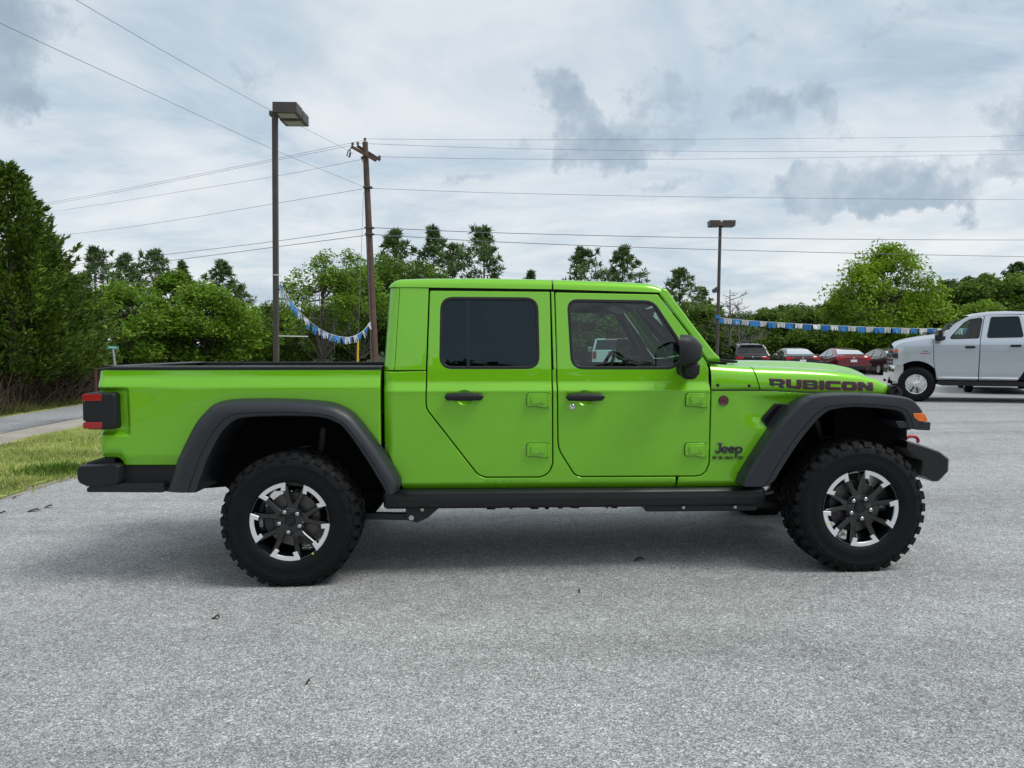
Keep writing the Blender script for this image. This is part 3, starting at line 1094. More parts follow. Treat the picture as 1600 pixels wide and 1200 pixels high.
# ---- bright shrubs and pines on the left
proto('shrub_a', broad_mesh(31, 4.8, 5.6, 60, 15000, 0.205, 0.06, 0.62), L_BRIGHT)
proto('shrub_b', broad_mesh(32, 4.4, 4.8, 52, 13000, 0.20, 0.05, 0.7), L_BRIGHT)
proto('sapling', broad_mesh(33, 7.0, 3.6, 48, 10500, 0.21, 0.22, 0.6), L_BRIGHT)
for px, d, s, key, rz, lb in [(200, 37, 0.98, 'shrub_a', 0.4, 'bright green bushy shrub just past the end of the dark hedge'),
                              (262, 40, 0.84, 'shrub_b', 1.9, 'bright green shrub in a gap between two larger bushes behind the truck bed'),
                              (322, 40, 1.02, 'shrub_a', 3.1, 'broad bright green bush standing above the open truck bed'),
                              (374, 43, 0.86, 'shrub_b', 4.4, 'bright green bush nearest the tall lamp pole, right end of the bushes'),
                              (278, 52, 0.98, 'sapling', 0.9, 'yellow green young tree rising above the bushes in front of the pines')]:
    x, y = at(px, d)
    plant('bright_shrub' if key != 'sapling' else 'young_tree', key, x, y, s, rz, lb, 'shrub' if key != 'sapling' else 'tree', 'bright green bushes behind the truck bed')
proto('pine_a', pine_mesh(41, 11, 6.8, 0.22, 56, 6, 12, 0.58), L_PINE)
proto('pine_b', pine_mesh(42, 11, 5.2, 0.22, 54, 6, 12, 0.54), L_PINE)
proto('pine_c', pine_mesh(43, 11, 8.0, 0.28, 50, 6, 12, 0.58, 0.4), L_PINE)
proto('pine_d', pine_mesh(44, 11, 6.2, 0.33, 40, 6, 12, 0.52, 0.5), L_PINE)
PINES = [(150, 62, 392, 'pine_c', .2, 'dark pine half hidden behind the tip of the hedge'),
         (203, 66, 402, 'pine_a', 1.2, 'dark dense pine left of the twin pine crowns'),
         (248, 68, 396, 'pine_c', 2.2, 'dark pine tallest over the bright bushes'),
         (287, 70, 412, 'pine_b', 3.0, 'narrow dark pine right behind the yellow green young tree'),
         (346, 64, 412, 'pine_a', 4.1, 'dark pine standing apart left of the lamp pole'),
         (377, 66, 448, 'pine_d', 5.0, 'small thin pine leaning out beside a larger dark pine'),
         (622, 66, 366, 'pine_a', 0.7, 'dark pine crown rising behind the utility pole tree'),
         (674, 66, 360, 'pine_b', 1.4, 'narrow upright pine above the rear of the cab roof'),
         (712, 70, 386, 'pine_d', 2.6, 'shorter pine in the gap between two tall pines over the cab'),
         (757, 66, 362, 'pine_c', 3.4, 'tall pine with outstretched branches above the rear door'),
         (832, 80, 427, 'pine_b', 4.4, 'tiny pine tip just showing over the middle of the cab roof'),
         (906, 68, 393, 'pine_c', 5.2, 'rounded pine above the front door, left of its twin'),
         (976, 68, 390, 'pine_a', 0.1, 'wide pine above the front edge of the cab roof'),
         (1062, 56, 424, 'pine_c', 1.0, 'brownish pine behind the windscreen pillar'),
         (1098, 62, 452, 'pine_d', 1.7, 'thin pine immediately left of the far lamp pole')]
for px, d, yt, key, rz, lb in PINES:
    x, y = at(px, d)
    hgt = CAM_H + (544 - yt) / 1202 * d
    plant('pine_tree', key, x, y, hgt / 11 * (1.12 if hgt < 9 else 1.0), rz, lb, 'pine tree', 'pines behind the lot', sz=hgt / 11)

# ---- the big leafy tree behind the utility pole and the mass behind the cab
proto('big_a', broad_mesh(51, 9.0, 8.6, 84, 22000, 0.25, 0.10, 0.75, 0.2), L_MID)
proto('thin_a', broad_mesh(52, 8.6, 6.0, 54, 8500, 0.215, 0.15, 0.8, 0.5), L_BRIGHT, BARK2)
proto('mid_a', broad_mesh(53, 6.0, 6.6, 60, 14000, 0.25, 0.05, 0.7), L_MID)
proto('mid_b', broad_mesh(54, 5.2, 6.2, 56, 13000, 0.25, 0.04, 0.75), L_MID)
for px, d, key, s, rz, nm, lb in [(505, 44, 'thin_a', 0.86, 0.5, 'leafy_tree', 'loose light green tree between the tall lamp pole and the utility pole'),
                                  (560, 48, 'thin_a', 0.92, 2.4, 'leafy_tree', 'airy green tree right behind the utility pole'),
                                  (628, 52, 'big_a', 0.90, 1.1, 'leafy_tree', 'large mid green tree between utility pole and cab'),
                                  (425, 60, 'mid_b', 0.98, 0.2, 'leafy_tree', 'low dark green tree directly behind the tall lamp pole'),
                                  (470, 56, 'mid_a', 0.78, 3.3, 'leafy_tree', 'dark green tree below the blue and white pennants'),
                                  (545, 54, 'mid_b', 1.02, 4.1, 'leafy_tree', 'dark green bushy tree low behind the yellow guy wire guard'),
                                  (700, 58, 'mid_a', 0.98, 0.0, 'leafy_tree', 'green tree low behind the cab, seen past the roof rear edge'),
                                  (860, 56, 'mid_b', 1.0, 2.0, 'leafy_tree', 'green tree hidden behind the middle of the cab'),
                                  (930, 54, 'mid_a', 0.92, 5.1, 'leafy_tree', 'green tree seen through the left half of the front door window'),
                                  (1010, 55, 'mid_b', 1.05, 1.4, 'leafy_tree', 'green tree seen through the right half of the front door window'),
                                  (1085, 53, 'mid_a', 0.80, 2.2, 'leafy_tree', 'dark green tree between windscreen pillar and far lamp pole')]:
    x, y = at(px, d)
    plant(nm, key, x, y, s, rz, lb, 'tree', 'leafy trees behind the lot')

# ---- right side: the bright maple, its neighbours, shrubs behind the parked cars
proto('maple', broad_mesh(61, 8.4, 8.6, 104, 22000, 0.26, 0.05, 0.5, 0.1, -0.16), L_MAPLE)
x, y = at(1374, 50)
plant('maple_tree', 'maple', x, y, 0.80, 0.6, 'large bright yellow green broadleaf tree above the parked cars', 'tree', 'leafy trees behind the lot', sz=1.02)
for px, d, key, s, rz, lb in [(1150, 58, 'mid_b', 0.80, .3, 'low dark tree behind the black crossover, under the bare branches'),
                              (1198, 60, 'mid_a', 0.80, 1.6, 'rounded dark green tree behind the black saloon'),
                              (1248, 62, 'mid_a', 0.86, 2.9, 'mid green tree between the black saloon and the bright maple'),
                              (1300, 60, 'mid_b', 0.82, 4.4, 'dark green shrubby tree at the left foot of the bright maple'),
                              (1462, 60, 'mid_a', 1.04, 5.0, 'olive green tree just right of the bright maple'),
                              (1500, 64, 'mid_b', 1.30, 0.7, 'olive green tree above the hood of the silver pickup'),
                              (1560, 58, 'mid_a', 1.22, 2.0, 'green tree above the cab roof of the silver pickup'),
                              (1620, 60, 'big_a', 0.90, 3.1, 'green tree cut by the right edge above the silver pickup')]:
    x, y = at(px, d)
    plant('leafy_tree', key, x, y, s, rz, lb, 'tree', 'leafy trees behind the lot')
x, y = at(1535, 54)
plant('young_tree', 'shrub_a', x, y, 1.0, 2.2, 'bright green bush right behind the windscreen of the silver pickup', 'shrub', 'leafy trees behind the lot')


# ---- bare dead tree by the far lamp pole
def dead_tree(px, d, h, seed, label):
    rg = np.random.default_rng(seed)
    m = MB()

    def grow(p, v, ln, r, k):
        q = p + v * ln * 0.5 + rg.normal(size=3) * ln * 0.05
        e = p + v * ln + rg.normal(size=3) * ln * 0.06
        m.tube([tuple(p), tuple(q), tuple(e)], [r, r * .8, r * .55], 5, caps=False)
        if k == 0:
            return
        for i in range(3):
            w = unit((v + rg.normal(size=3) * 0.75)[None])[0]
            w[2] = abs(w[2]) * 0.6 + 0.1
            grow(p + (e - p) * rg.uniform(0.4, 1.0), unit(w[None])[0], ln * rg.uniform(0.45, 0.7), r * 0.5, k - 1)

    x, y = at(px, d)
    o = empty('bare_tree', (x, y, float(gh(x, y)) - .05), 0, label, 'bare tree', 'bare trees by the far lamp pole')
    m.tube([(0, 0, 0), (0.05, 0, h * .5), (0, 0, h)], [0.11, 0.08, 0.02], 6)
    for i in range(22):
        z = h * rg.uniform(0.2, 0.97)
        a = rg.uniform(0, 2 * PI)
        grow(np.array([0.02, 0, z]), unit(np.array([[math.cos(a), math.sin(a), rg.uniform(0.1, .8)]]))[0], (h - z) * 0.3 + 0.55, 0.032, 2)
    m.build('branches', BARK2, o, 60)


dead_tree(1139, 50, 5.3, 71, 'bare leafless tree with an upright trunk beside the far lamp pole')
dead_tree(1152, 52, 4.5, 75, 'bare leafless tree leaning right, lower than the upright one')

# ---- woods on the hill
for i in range(4):
    proto('far_%d' % i, broad_mesh(80 + i, 11, 11.5, 44, 3600, 1.0, 0.0, 0.85), L_DARK)
rg = np.random.default_rng(99)
cnt = 0
rows_ = [(140, 6.5, 0), (175, 7.5, 0), (210, 8, 0), (240, 8.5, 0), (270, 9, 0), (300, 9.5, 0)]
for d, st, _ in rows_:
    x = d * 0.22
    while x < d * 0.80:
        xx, yy = x + rg.normal(0, 1.5), d + rg.normal(0, 6)
        z = float(hill_h(xx, yy)) - 1.2
        s = rg.uniform(0.72, 1.08) * (0.8 if d < 180 else 1.0)
        x += st * rg.uniform(0.75, 1.05)
        if cnt >= 260:
            break
        plant('hillside_tree', 'far_%d' % rg.integers(0, 4), xx, yy, s, rg.uniform(0, 6), 'dark green leafy tree in the wooded hillside beyond the lot', 'tree', 'trees on the wooded hillside', z=z)
        cnt += 1
# far wood on the left horizon and the wood behind the photographer, each one mass
def wood(name, pts, key_seeds, hilly):
    Cs, As, Bs = [], [], []
    rg = np.random.default_rng(5)
    base = [broad_mesh(s, 11, 9, 26, 1500, 0.85, 0.03, 0.9) for s in key_seeds]
    for (x, y, s) in pts:
        C, A, B, _ = base[rg.integers(0, len(base))]
        q = rg.uniform(0, 6)
        Rm = np.array([[math.cos(q), -math.sin(q), 0], [math.sin(q), math.cos(q), 0], [0, 0, 1]])
        Cs.append(C @ Rm.T * s + np.array([x, y, float(hill_h(x, y)) * hilly - 1.0 * hilly])); As.append(A @ Rm.T * s); Bs.append(B @ Rm.T * s)
    return tag(link(name, rhombi(name, np.vstack(Cs), np.vstack(As), np.vstack(Bs), L_DARK)), kind='stuff')


rg = np.random.default_rng(7)
wood('far_wood', [(x + rg.normal(0, 2), 108 + rg.normal(0, 5), rg.uniform(0.55, 0.85)) for x in np.arange(-95, 75, 6.5)], (91, 92), 0)
wood('wood_behind', [(x + rg.normal(0, 2), -37 + rg.normal(0, 2.0), rg.uniform(0.86, 1.20)) for x in np.arange(-70, 75, 3.6)], (93, 94), 0)
wood('hill_wood', [(x + rg.normal(0, 2.5), d + rg.normal(0, 5), rg.uniform(.85, 1.25)) for d in (150, 190, 225, 260, 295, 330) for x in np.arange(d * 0.82, 430, 10.5)], (95, 96), 1)
# ================================================================== the green truck
PSI = R(2.38)
truck = empty('pickup_truck', (-1.370, 5.502, 0.0), PSI,
              'lime green four-door pickup truck with black fender flares, parked broadside in the foreground', 'pickup truck')

_zt = np.array([0.40, 0.545, 0.592, 0.70, 0.78, 1.0, 1.15, 1.168, 1.222, 1.262, 1.295, 1.315, 1.82])
_wt = np.array([0.700, 0.738, 0.781, 0.789, 0.792, 0.799, 0.8035, 0.807, 0.783, 0.780, 0.779, 0.777, 0.712])
_zg = np.arange(0.40, 1.90, 0.002)
_wg = np.interp(_zg, _zt, _wt)
_wg = np.convolve(np.pad(_wg, 4, 'edge'), np.ones(9) / 9, 'valid')
CREASE = [0.56, 0.58, 0.592, 0.604, 0.62, 1.13, 1.15, 1.159, 1.165, 1.171, 1.178, 1.20, 1.214, 1.222, 1.232, 1.25, 1.28, 1.296, 1.306, 1.316, 1.33]


def S_body(x, z):
    x, z = np.asarray(x, float), np.asarray(z, float)
    wav = 0.0009 * np.sin(x * 7.3 + 2.1 * np.sin(z * 5.0)) * np.sin(z * 9.1 + 1.3 * np.sin(x * 3.1))
    return np.interp(z, _zg, _wg) + wav


def dimple(x, z, cx, cz, rx, rz, dep):
    q = ((x - cx) / rx) ** 2 + ((z - cz) / rz) ** 2
    t = np.clip((1.0 - q) / 0.75, 0, 1)
    return dep * t * t * (3 - 2 * t)


def S_rdoor(x, z):
    return S_body(x, z) - dimple(x, z, 1.042, 1.128, 0.056, 0.052, 0.014)


def S_fdoor(x, z):
    return S_body(x, z) - dimple(x, z, 1.79, 1.124, 0.056, 0.052, 0.014) + 0.004 * np.exp(-((x - 2.42) / 0.10) ** 2 - ((z - 1.26) / 0.05) ** 2)


def S_fender(x, z):
    w = S_body(x, z)
    a = np.clip((x - 2.74) / 0.20, 0, 1) * np.clip((1.135 - z) / 0.03, 0, 1) * np.clip((z - 0.90) / 0.10, 0, 1)
    return w - 0.022 * a * a * (3 - 2 * a)


def S_cab(x, z):
    q = np.clip((0.045 - (x - 0.545)) / 0.045, 0, 1)
    return S_body(x, z) - 0.045 * (1 - np.sqrt(np.maximum(0, 1 - q * q)))


def x_rear(z):
    return 0.538 + (z - 1.30) * 0.072


def S_cap(x, z):
    q = np.clip((0.075 - (x - x_rear(z))) / 0.075, 0, 1)
    top = np.clip((z - 1.80) / 0.09, 0, 1)
    return S_body(x, z) - 0.075 * (1 - np.sqrt(np.maximum(0, 1 - q * q))) - 0.055 * (1 - np.sqrt(np.maximum(0, 1 - top ** 2)))


_zb = np.array([0.60, 0.715, 0.78, 1.0, 1.18, 1.196, 1.258, 1.285, 1.31])
_wb = np.array([0.755, 0.772, 0.791, 0.799, 0.806, 0.806, 0.781, 0.779, 0.778])
_zbg = np.arange(0.60, 1.34, 0.002)
_wbg = np.convolve(np.pad(np.interp(_zbg, _zb, _wb), 5, 'edge'), np.ones(11) / 11, 'valid')


def _sst(a):
    a = np.clip(a, 0, 1)
    return a * a * (3 - 2 * a)


def S_bed(x, z):
    w = np.interp(z, _zbg, _wbg)
    fade = _sst((x + 0.92) / 0.35)
    w = w + (0.0035 * (1 - fade)) * np.exp(-((z - 1.215) / 0.03) ** 2)
    rec = _sst((-0.985 - x) / 0.028) * _sst((1.198 - z) / 0.02) * _sst((z - 0.895) / 0.035)
    w = w - 0.030 * rec
    q = np.clip((0.05 - (x + 1.186)) / 0.05, 0, 1)
    w = w - 0.05 * (1 - np.sqrt(np.maximum(0, 1 - q * q)))
    low = _sst((-1.035 - x) / 0.02) * _sst((0.80 - z) / 0.03)
    return w - 0.012 * low


RDOOR = [(0.829, 1.794), (1.579, 1.789), (1.590, 0.744), (1.590, 0.717), (1.575, 0.672), (1.547, 0.644), (1.51, 0.632), (1.174, 0.633), (1.143, 0.643), (1.121, 0.659),
         (0.821, 1.051), (0.813, 1.071), (0.810, 1.099), (0.814, 1.293)]
FDOOR = [(1.613, 1.785), (2.262, 1.774), (2.452, 1.524), (2.512, 1.422), (2.558, 1.355), (2.575, 1.304), (2.580, 1.179), (2.580, 0.711), (2.562, 0.661), (2.534, 0.637),
         (2.493, 0.631), (1.776, 0.633), (1.747, 0.640), (1.727, 0.655), (1.646, 0.784), (1.634, 0.816), (1.629, 0.852)]
RDOOR = round_poly(RDOOR, [0.012, 0.012, 0.2, 0.05, 0.05, 0.05, 0.05, 0.05, 0.04, 0.04, 0.04, 0.03, 0.04, 0.1])
FDOOR = round_poly(FDOOR, [0.012, 0.015, 0.1, 0.1, 0.08, 0.08, 0.1, 0.05, 0.05, 0.05, 0.05, 0.05, 0.04, 0.04, 0.05, 0.04, 0.05])
RWIN = round_poly([(0.893, 1.757), (1.507, 1.755), (1.514, 1.304), (0.886, 1.304)], 0.085, 7)
FWIN = round_poly([(1.684, 1.745), (2.235, 1.738), (2.385, 1.508), (2.422, 1.43), (2.415, 1.352), (2.345, 1.300), (1.706, 1.302)], [0.07, 0.10, 0.1, 0.06, 0.06, 0.10, 0.09], 7)
RGLS = offset_poly(RWIN, 0.020)
FGLS = offset_poly(FWIN, 0.020)
GAP = 0.0075


def trace(loop, lo, hi):
    """stretch of a loop between the points nearest lo and hi, in loop order"""
    P = np.asarray(loop)
    a = ((P - lo) ** 2).sum(1).argmin()
    b = ((P - hi) ** 2).sum(1).argmin()
    return [tuple(P[i % len(P)]) for i in range(a, b + 1 if b >= a else b + 1 + len(P))]


def rounded_bar(poly, y0, y1, name, mat, parent, bevel, mirror=False, seg=3):
    return MB().prism(poly, y0, y1).build(name, mat, parent, 40, bevel, mirror, seg)


def rrect(x0, x1, z0, z1, r, n=5):
    return round_poly([(x0, z0), (x1, z0), (x1, z1), (x0, z1)], r, n)


def hinge(cx, cz, parent, far):
    """cast door hinge, painted like the body: plate, raised rib, knuckle"""
    y = -float(S_body(0, cz))
    m = MB()
    m.prism(round_poly([(cx - 0.082, cz - 0.036), (cx - 0.02, cz - 0.036), (cx + 0.022, cz - 0.045), (cx + 0.045, cz - 0.045), (cx + 0.045, cz + 0.045), (cx - 0.07, cz + 0.045), (cx - 0.082, cz + 0.03)], 0.012, 3), y - 0.018, y + 0.004)
    h = m.build('hinge', PAINT, parent, 40, 0.004, far, 2)
    g_ = MB()  # black rim added to draw the crevice shade round the hinge
    g_.prism(round_poly([(cx - 0.0845, cz - 0.0395), (cx - 0.02, cz - 0.0395), (cx + 0.022, cz - 0.0485), (cx + 0.0475, cz - 0.0485), (cx + 0.0475, cz + 0.0475), (cx - 0.0725, cz + 0.0475), (cx - 0.0845, cz + 0.032)], 0.012, 3), y - 0.0032, y + 0.004)
    g_.build('hinge_shade', SEAL, h, 40, 0, far)
    r = MB()
    r.prism(round_poly([(cx - 0.058, cz - 0.024), (cx + 0.012, cz - 0.016), (cx + 0.03, cz - 0.026), (cx + 0.03, cz + 0.028), (cx - 0.058, cz + 0.028)], 0.010, 3), y - 0.028, y - 0.0175)
    r.build('hinge_rib', PAINT, h, 40, 0.003, far, 2)
    k = MB()
    k.cyl((cx + 0.052, y - 0.004, cz - 0.036), (cx + 0.052, y - 0.004, cz + 0.040), 0.012, n=14)
    k.prism([(cx + 0.044, cz + 0.0), (cx + 0.071, cz + 0.0), (cx + 0.071, cz + 0.040), (cx + 0.044, cz + 0.040)], y - 0.010, y + 0.004)
    k.build('hinge_pin', PAINT, h, 40, 0, far)
    b = MB()
    for dx, dz in ((-0.044, 0.0), (0.01, 0.0)):
        b.cyl((cx + dx, y - 0.0325, cz + dz), (cx + dx, y - 0.027, cz + dz), 0.0065, n=10)
    b.cyl((cx + 0.052, y - 0.004, cz - 0.047), (cx + 0.052, y - 0.004, cz - 0.0365), 0.009, n=10)
    b.build('hinge_bolt', PAINT, h, 40, 0, far)


def door_handle(cx, cz, parent, far):
    y = -0.803
    m = MB()
    n = 15
    secs = []
    for i in range(n):
        t = -1 + 2 * i / (n - 1)
        x = cx + 0.119 * t
        e = 1 - max(0, (abs(t) - 0.86) / 0.14) ** 2 * 0.75
        hh = (0.022 if abs(t) > 0.45 else 0.0245) * e
        out = y - 0.044 - 0.004 * math.cos(t * 1.4)
        secs.append([(x, out, cz - hh * 0.6), (x, out - 0.003, cz), (x, out, cz + hh * 0.7), (x, out + 0.010, cz + hh), (x, out + 0.030 * e, cz + hh), (x, out + 0.030 * e, cz - hh), (x, out + 0.010, cz - hh)])
    m.loft(secs, closed=True, caps=True, flip=True)
    for sx in (-1, 1):
        m.cyl((cx + sx * 0.09, y - 0.02, cz), (cx + sx * 0.09, y + 0.02, cz), 0.019, n=12)
    return m.build('handle', BLACK, parent, 50, 0, far)


def make_door(kind, outl, win, gls, S, far, refine):
    d = panel(kind, outl, S, PAINT, truck, [offset_poly(win, 0.006)], 0.0055, 0.045, 0.05, CREASE, refine, far)
    panel('window_seal', win, S_body, SEAL, d, [gls], 0.005, 0.02, 0.06, (), (), far, offs=0.002)
    pane = offset_poly(gls, -0.004)
    if kind == 'rear_door':
        panel('window_glass', pane, S_body, G_DARK, d, (), 0.0, 0.0, 0.06, (), (), far, offs=-0.010)
        m = MB()
        m.box(1.058, 1.076, -0.012, 0.004, 0, 1)
        v = [(x, -float(S_body(0, 1.32 + z * 0.415)) + 0.009 + (y - 0.0), 1.32 + z * 0.415) for x, y, z in m.v]
        m.v = v
        m.build('window_divider', SEAL, d, 30, 0, far)
    else:
        panel('window_glass', pane, S_body, G_CLEAR, d, (), 0.0, 0.0, 0.06, (), (), far, offs=-0.010)
    return d


for far in (False, True):
    # rear door
    d = make_door('rear_door', RDOOR, RWIN, RGLS, S_rdoor, far, [(1.042, 1.128, 0.066, 0.006)])
    door_handle(1.042, 1.136, d, far)
    hinge(1.512, 1.112, d, far)
    hinge(1.512, 0.800, d, far)
    # front door
    d = make_door('front_door', FDOOR, FWIN, FGLS, S_fdoor, far, [(1.79, 1.124, 0.066, 0.006)])
    door_handle(1.790, 1.132, d, far)
    hinge(2.506, 1.110, d, far)
    hinge(2.506, 0.797, d, far)
    k = MB()
    k.lathe([(0.0001, -0.812), (0.012, -0.8115), (0.0145, -0.808), (0.0175, -0.806), (0.0175, -0.795)], 20, (1.713, 0, 1.071))
    k.box(1.708, 1.718, -0.8135, -0.811, 1.0695, 1.0725)
    k.build('door_lock', CHROME, d, 40, 0, far)
    # mirror housing, arm and glass
    m = MB()
    secs = []
    for t in np.linspace(0, 1, 12):
        x = 2.352 + 0.128 * t
        hz = 0.094 * (1 - max(0, (t - 0.25) / 0.75) ** 2.4 * 0.62)
        wy = 0.118 * (1 - max(0, (t - 0.2) / 0.8) ** 2.4 * 0.55)
        cz, cyy = 1.424 - 0.010 * t, -0.955
        ring = []
        for k in range(20):
            q = 2 * PI * k / 20
            c, s_ = math.cos(q), math.sin(q)
            ring.append((x, cyy + wy * math.copysign(abs(c) ** 0.55, c), cz + hz * math.copysign(abs(s_) ** 0.55, s_)))
        ring = [(a + 0.34 * (b_ + 0.955), b_, c_) for a, b_, c_ in ring]
        secs.append(ring)
    m.loft(secs, closed=True, caps=True)
    mo = m.build('mirror', BLACK, truck, 50, 0, far)
    m = MB()
    secs = []
    for t in np.linspace(0, 1, 7):
        y = -0.775 - 0.13 * t
        r = 0.052 - 0.008 * math.sin(t * PI)
        secs.append([(2.420 + r * math.copysign(abs(math.cos(q)) ** 0.6, math.cos(q)), y, 1.305 + (0.042 + 0.02 * t) * math.copysign(abs(math.sin(q)) ** 0.6, math.sin(q))) for q in np.linspace(0, 2 * PI, 15)[:-1]])
    m.loft(secs, closed=True, caps=True)
    m.build('mirror_arm', BLACK, mo, 50, 0, far)
    m = MB()
    m.prism([(2.386, 1.266), (2.456, 1.268), (2.462, 1.345), (2.38, 1.345)], -1.005, -0.885)
    m.build('mirror_foot', BLACK, mo, 40, 0.02, far, 3)
    MB().add([(2.3180, -1.05, 1.352), (2.3819, -0.862, 1.352), (2.3819, -0.862, 1.498), (2.3180, -1.05, 1.498)], [(0, 1, 2, 3)]).build('mirror_glass', G_MIRROR, mo, 0, 0, far)

    # cab side sheet round both doors
    ro = offset_poly(RDOOR, -GAP)
    fo = offset_poly(FDOOR, -GAP)
    if area2(ro) > 0:
        ro = ro[::-1]
    if area2(fo) > 0:
        fo = fo[::-1]
    # clockwise loops: rear side going down, bottom, front side going up is the reverse of that
    tr = trace(ro[::-1], (0.8065, 1.288), (1.596, 1.295))
    tf = trace(fo[::-1], (1.612, 1.295), (2.372, 0.6235))
    outl = [(0.545, 1.288)] + [(0.545, 0.858), (0.592, 0.738), (0.66, 0.548), (2.3765, 0.548)] + tf[::-1] + tr[::-1]
    panel('cab_side', outl, S_cab, PAINT, truck, (), 0.005, 0.04, 0.05, CREASE, (), far)
    # narrow pillar between the doors, above the belt
    pil = [(1.5985, 1.299), (1.6165, 1.299), (1.6052, 1.788), (1.5875, 1.788)]
    panel('door_pillar', pil, S_body, PAINT, truck, (), 0.004, 0.04, 0.06, (1.30, 1.315), (), far)
    # hardtop corner and quarter
    q = [(float(x_rear(1.299)), 1.299), (0.612, 1.299), (0.640, 1.815), (float(x_rear(1.815)) + 0.002, 1.815)]
    panel('hardtop_corner', q, S_cap, PAINT, truck, (), 0.003, 0.05, 0.02, (1.30, 1.315), (), far)
    q = [(0.6145, 1.299), (0.8045, 1.299), (0.8205, 1.797), (0.8205, 1.811), (0.6425, 1.815)]
    panel('hardtop_quarter', q, S_cap, PAINT, truck, (), 0.003, 0.05, 0.05, (1.306, 1.315, 1.33), (), far)
    # front side sheet under the hood
    ff = trace(fo[::-1], (2.382, 0.6235), (2.5875, 1.165))
    outl = ff[::-1] + [(2.3835, 0.548), (2.80, 0.548), (3.0, 0.90), (3.25, 1.05), (3.45, 1.12), (3.45, 1.147), (3.2, 1.152), (2.905, 1.168), (2.588, 1.170)]
    # counter-clockwise from the seam
    outl = [(2.3835, 0.548), (2.80, 0.548), (3.0, 0.90), (3.20, 1.04), (3.30, 1.10), (3.30, 1.150), (2.905, 1.168), (2.588, 1.170)] + ff[::-1]
    panel('front_wing', outl, S_fender, PAINT, truck, (), 0.005, 0.04, 0.03, CREASE, (), far)
    m = MB()  # black strip added as the shade of the gap under the hood edge
    secs = []
    for x in np.linspace(2.590, 3.32, 20):
        zt = float(np.interp(x, [2.588, 2.905, 3.30], [1.170, 1.168, 1.150])) - 0.001
        w = float(S_fender(x, zt - 0.01)) + 0.0006
        secs.append([(x, -w + 0.002, zt - 0.0045), (x, -w, zt), (x, -w + 0.001, zt + 0.0045), (x, -w + 0.10, zt + 0.0045), (x, -w + 0.10, zt - 0.0045)])
    m.loft(secs, closed=True, caps=True, flip=True)
    m.build('hood_gap_shade', SEAL, truck, 30, 0, far)
    # dark backing behind every shut line, with holes where the windows are
    back = [(0.60, 0.58), (2.60, 0.58), (2.60, 1.30), (2.44, 1.52), (2.25, 1.80), (0.63, 1.80), (0.59, 1.30)]
    panel('inner_trim', back, S_body, CLOTH, truck, [offset_poly(RWIN, 0.001), offset_poly(FWIN, 0.001)], 0.0, 0.0, 0.08, (1.168, 1.222, 1.31), (), far, offs=-0.032)
    # windscreen pillar
    ap = [(2.2715, 1.778), (2.4615, 1.526), (2.5215, 1.4225), (2.5665, 1.360), (2.660, 1.364), (2.612, 1.412), (2.478, 1.590), (2.322, 1.806), (2.292, 1.818)]
    ap = round_poly(ap, [0.004, 0.05, 0.05, 0.004, 0.01, 0.1, 0.1, 0.03, 0.02], 4)
    panel('windscreen_pillar', ap, S_body, PAINT, truck, (), 0.012, 0.075, 0.03, (), (), far, offs=0.002)

# roof: hard rear section and removable front section
ZT = ([0.53, 0.545, 0.558, 0.579, 0.605, 0.641, 0.80, 1.136, 1.608, 2.0, 2.181, 2.245, 2.275, 2.297], [1.74, 1.782, 1.812, 1.838, 1.858, 1.869, 1.876, 1.880, 1.873, 1.861, 1.852, 1.842, 1.830, 1.812])
ZG = ([0.5, 0.69, 1.597, 2.275, 2.30], [1.815, 1.8145, 1.805, 1.786, 1.785])


def roof_sec(x, w_in=0.0):
    zt, zg = float(np.interp(x, *ZT)), float(np.interp(x, *ZG))
    zt = max(zt, zg + 0.004)
    w0 = float(S_body(0, 1.805)) + 0.004 - w_in
    h = zt - zg
    pts = [(w0, zg), (w0 - 0.004, zg + h * 0.35), (w0 - 0.012, zg + h * 0.62), (w0 - 0.026, zg + h * 0.82), (w0 - 0.05, zg + h * 0.93), (w0 - 0.09, zg + h * 0.985),
           (w0 - 0.16, zg + h * 1.0), (0.36, zt + h * 0.08), (0.18, zt + h * 0.13), (0, zt + h * 0.15)]
    return [(x, -w, z) for w, z in pts] + [(x, w, z) for w, z in pts[-2::-1]]


m = MB()
secs = []
for x in list(np.linspace(0.566, 0.66, 9)) + list(np.linspace(0.70, 1.5915, 12)):
    q = max(0, min(1, (0.075 - (x - 0.566)) / 0.075))
    secs.append(roof_sec(x, 0.062 * (1 - math.sqrt(max(0, 1 - q * q)))))
m.loft(secs)
m.add(secs[0], [tuple(range(len(secs[0])))])
m.add(secs[-1], [tuple(range(len(secs[-1])))[::-1]])
roof = m.build('hardtop_roof', PAINT, truck, 50)
m = MB()
secs = [roof_sec(x) for x in list(np.linspace(1.6015, 2.10, 8)) + list(np.linspace(2.15, 2.2965, 8))]
m.loft(secs)
m.add(secs[0], [tuple(range(len(secs[0])))])
m.add(secs[-1], [tuple(range(len(secs[-1])))[::-1]])
m.build('front_roof_panel', PAINT, truck, 50)
# black weather strip and inner headliner under the roof edge
m = MB()
for s in (-1, 1):
    m.add([(0.69, s * 0.700, 1.797), (2.27, s * 0.700, 1.768), (2.27, s * 0.700, 1.795), (0.69, s * 0.700, 1.83)], [(0, 1, 2, 3)])
m.box(0.60, 2.26, -0.695, 0.695, 1.775, 1.790)
m.build('headliner', CLOTH, truck, 30)
